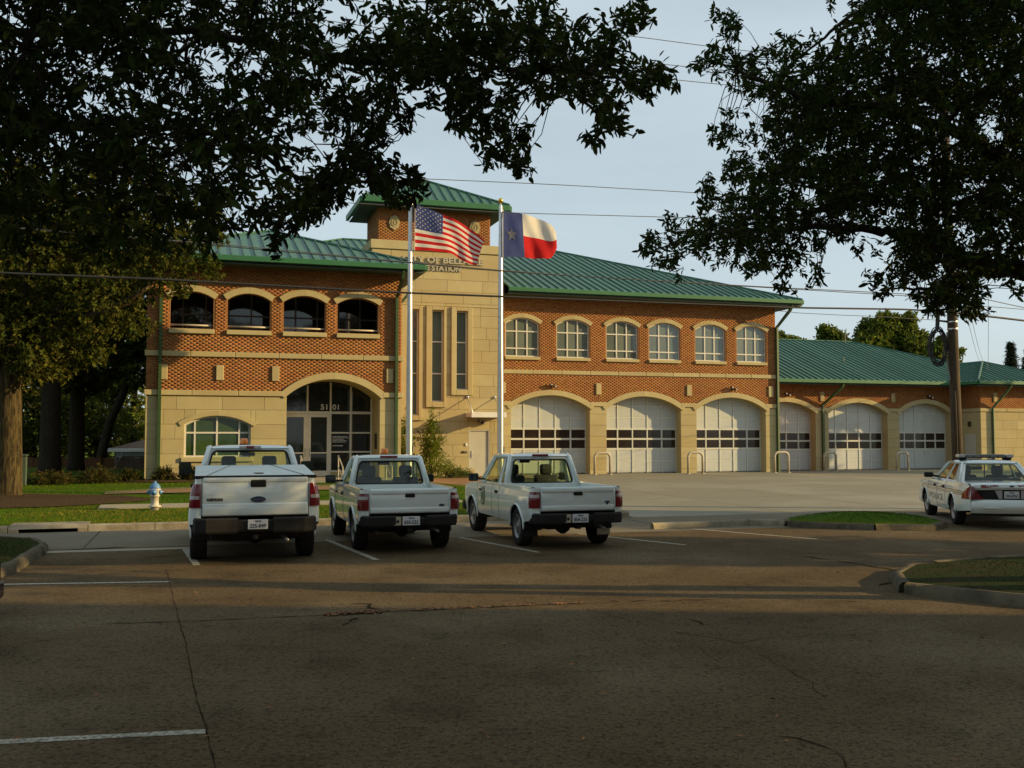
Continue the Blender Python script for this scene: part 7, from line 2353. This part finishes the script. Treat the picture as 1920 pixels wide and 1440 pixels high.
strip('bed_edging', M['walk'], [W(-6.2, 2.6, 0), W(-4.5, 2.75, 0), W(-3.0, 2.7, 0), W(-2.0, 2.3, 0), W(-1.6, 1.9, 0)], .12, lambda p: z_lawn(*toSD(p)) + .05)

# --- fence, slatted screen, the house next door
FN = empty('wooden_fence', (0, 0, 0), 0, 'brown plank fence in the shade behind the trees', 'fence')
fa, fb = at(-260, 880, 54), at(274, 880, 52)
n = 78
dv = (Vector((fb.x, fb.y, 0)) - Vector((fa.x, fa.y, 0)))
tv = dv.normalized()
nv = Vector((-tv.y, tv.x, 0))
base = None
for i in range(n):
    p = Vector((fa.x, fa.y, .1)) + dv * (i / n)
    w_ = dv.length / n - .012
    h_ = .86 + random.uniform(-.03, .03)
    q = nv * random.uniform(-.012, .012)
    a, b = p + q, p + tv * w_ + q
    mb = MB().prism([a, b, b + Vector((0, 0, h_ - .04)), b.lerp(a, .2) + Vector((0, 0, h_)), a.lerp(b, .2) + Vector((0, 0, h_)), a + Vector((0, 0, h_ - .04))], nv * .02)
    mb.build('plank', M['fence'], FN)
for z in (.35, .75):
    p = Vector((fa.x, fa.y, z)) + nv * .03
    MB().tube([p, p + dv], .04, 4, sq=(.02, .045)).build('fence_rail', M['fence'], FN)
for i in range(0, n, 11):
    p = Vector((fa.x, fa.y, 0)) + dv * (i / n) - nv * .06
    MB().tube([p, p + Vector((0, 0, 1.02))], .05, 4, sq=(.045, .045)).build('fence_post', M['fence'], FN)
SCR = empty('slatted_screen', (0, 0, 0), 0, 'grey steel screen of horizontal slats beside the station corner', 'screen')
sa, sb2 = at(214, 880, 48.5), at(276, 880, 49.5)
sv = Vector((sb2.x - sa.x, sb2.y - sa.y, 0))
for k in range(10):
    p = Vector((sa.x, sa.y, .20 + k * .093))
    q = p + Vector((.35 * max(0, (k - 6) / 3), 0, 0))
    MB().prism([q, p + sv, p + sv + Vector((0, 0, .055)), q + Vector((0, 0, .055))], (0, .03, 0)).build('slat', M['steelgrey'], SCR)
for t in (.02, .5, .97):
    p = Vector((sa.x, sa.y, .3)) + sv * t + Vector((0, .05, 0))
    MB().tube([p, p + Vector((.0, 0, .82))], .03, 4, sq=(.03, .03)).build('screen_post', M['steelgrey'], SCR)
MB().tube([Vector((sa.x, sa.y, .2)), Vector((sa.x + .12, sa.y, .8)), Vector((sa.x + .42, sa.y, 1.15))], .04, 4, sq=(.03, .03)).build('screen_edge', M['steelgrey'], SCR)
HS = empty('neighbour_house', (0, 0, 0), 0, 'low house with brown roof and white gutter beyond the fence', 'house')
ha, hb2 = at(196, 842, 64), at(330, 842, 66)
zr_ = ha.z
MB().box((ha.x + .5, 64.6, 0), (hb2.x + 3, 74, zr_ - .05)).build('wall', M['siding'], HS)
MB().add([(ha.x, 64, zr_), (hb2.x + 4, 64, zr_), (hb2.x + 4, 70, zr_ + 1.1), (ha.x + 2.5, 70, zr_ + 1.1), (ha.x, 75, zr_)], [(0, 1, 2, 3), (0, 3, 4)]).build('roof', M['shingle'], HS)
MB().bbox((ha.x - .02, 63.86, zr_ - .18), (hb2.x + 4, 63.99, zr_ + .03), .02, 1).build('gutter', M['white'], HS)
MB().tube([(ha.x + 1.1, 63.9, zr_ - .15), (ha.x + 1.1, 64.1, zr_ - .4), (ha.x + .85, 64.4, zr_ - .55), (ha.x + .85, 64.5, .3)], .05, 6).build('downpipe', M['white'], HS, True)
MB().box((ha.x + 3.0, 70.2, zr_ + .6), (hb2.x + 4, 74, zr_ + 2.6)).build('gable_wall', M['siding'], HS)
# green utility cabinet and post by the trunk
c_ = at(42, 905, 33)
UB = empty('utility_cabinet', (c_.x, 33, z_lawn(*toSD((c_.x, 33)))), TH, 'slim green utility pedestal behind the sunlit trunk', 'utility box')
MB().bbox((-.12, -.1, 0), (.12, .1, .95), .02, 1).build('case', M['soffit'], UB)
MB().bbox((-.14, -.12, .95), (.14, .12, 1.02), .015, 1).build('cap', M['soffit'], UB)

# --- what throws the long shadows over the lot: a brick office building and trees out of the picture on the right
OB = empty('office_building', (0, 0, 0), 0, 'brick office building that shades the near part of the lot', 'building')
mb = MB().box((24, -34, 0), (44, 8.9, 15))
mb.build('wall', M['bricktex'], OB)
MB().bbox((23.7, -34.3, 15), (44.3, 9.2, 15.3), .03, 1).build('parapet', M['stone'], OB)
for k in range(7):
    for z in (1.2, 5.8, 10.4):
        f_ = MB().bbox((23.93, -31 + k * 5.2, z), (24.02, -28.6 + k * 5.2, z + 2.2), .01, 1).build('window', M['frame'], OB)
        MB().box((23.9, -30.9 + k * 5.2, z + .1), (23.925, -28.7 + k * 5.2, z + 2.1)).build('pane', M['pane_dark'], f_)
def edge_tree(x, y, lobes, label, seed, n=2200):
    lobe_tree('shade_tree', (x, y, 0), [(0, 0, -.1), (0, 0, .4), (.05, 0, 2.0), (0, .05, 4.0)], [.40, .30, .26, .2], [([(0, 0, 2.2), (a * .6, b * .6, c * .9)], .12, .04) for (a, b, c), r_ in lobes[:5]],
              lobes, n, .22, 8, 'leaf_dark', label, 'shade trees out along the lot', bark='bark_dark', seed=seed, hubs=14)
edge_tree(21.0, 16.9, [((0, 0, 4.4), (2.8, 2.3, 2.3)), ((-1.0, .3, 6.2), (2.8, 2.4, 2.2)), ((1.2, -.3, 7.4), (2.8, 2.4, 2.4)), ((0, 0, 9.3), (2.6, 2.3, 2.2)), ((.4, .2, 11.0), (2.2, 1.9, 1.6))], 'first shade tree past the island oak', 101, 5200)
edge_tree(30.0, 23.0, [((0, 0, 5.6), (3, 2.6, 1.9)), ((0, .3, 7.0), (3.0, 2.6, 1.7))], 'second shade tree past the island oak', 102, 3600)
edge_tree(16.5, 12.6, [((0, 0, 11.4), (2.6, 2.6, 1.9)), ((.5, .8, 12.3), (2.6, 2.6, 2.0)), ((-.3, -.8, 11.8), (2.4, 2.4, 2.0)), ((.3, .2, 13.4), (2.2, 2.4, 1.6))], 'unseen high crowned tree added to shade the island oak', 103, 4200)  # added out of view to shade the island oak's crown, not the lot

# trees behind the viewer, mirrored in the windows and the truck paint
for i, (x, y, k) in enumerate(((-26, -16, 1.0), (-13, -22, 1.2), (1, -19, 1.1), (13, -25, 1.2))):
    lobe_tree('shade_tree', (x, y, 0), [(0, 0, -.1), (0, 0, 2.0), (.05, 0, 4.5 * k)], [.4, .3, .2], [([(0, 0, 3 * k), (1.5, 1, 6 * k)], .14, .05)],
              [((0, 0, 6.5 * k), (4.2, 3.6, 3.0)), ((-2.6, .5, 8 * k), (3.4, 3.0, 2.6)), ((2.6, -.5, 7.5 * k), (3.6, 3, 2.8)), ((0, 0, 10 * k), (3.0, 2.8, 2.4))], 1500, .42, 8, 'leaf_dark',
              ('outermost shade tree standing behind the viewer', 'second shade tree standing behind the viewer', 'shade tree directly behind the viewer', 'shade tree behind the viewer by the brick office')[i], 'shade trees out along the lot', bark='bark_dark', seed=120 + i, hubs=12)
edge_tree(46.0, 55.4, [((0, 0, 7.2), (3, 2.7, 2.4)), ((0, .3, 9.6), (3.0, 2.7, 2.2))], 'unseen tree added past the low wing to shade its doors', 104, 2600)  # added out of view to keep the low wing's garage doors shaded
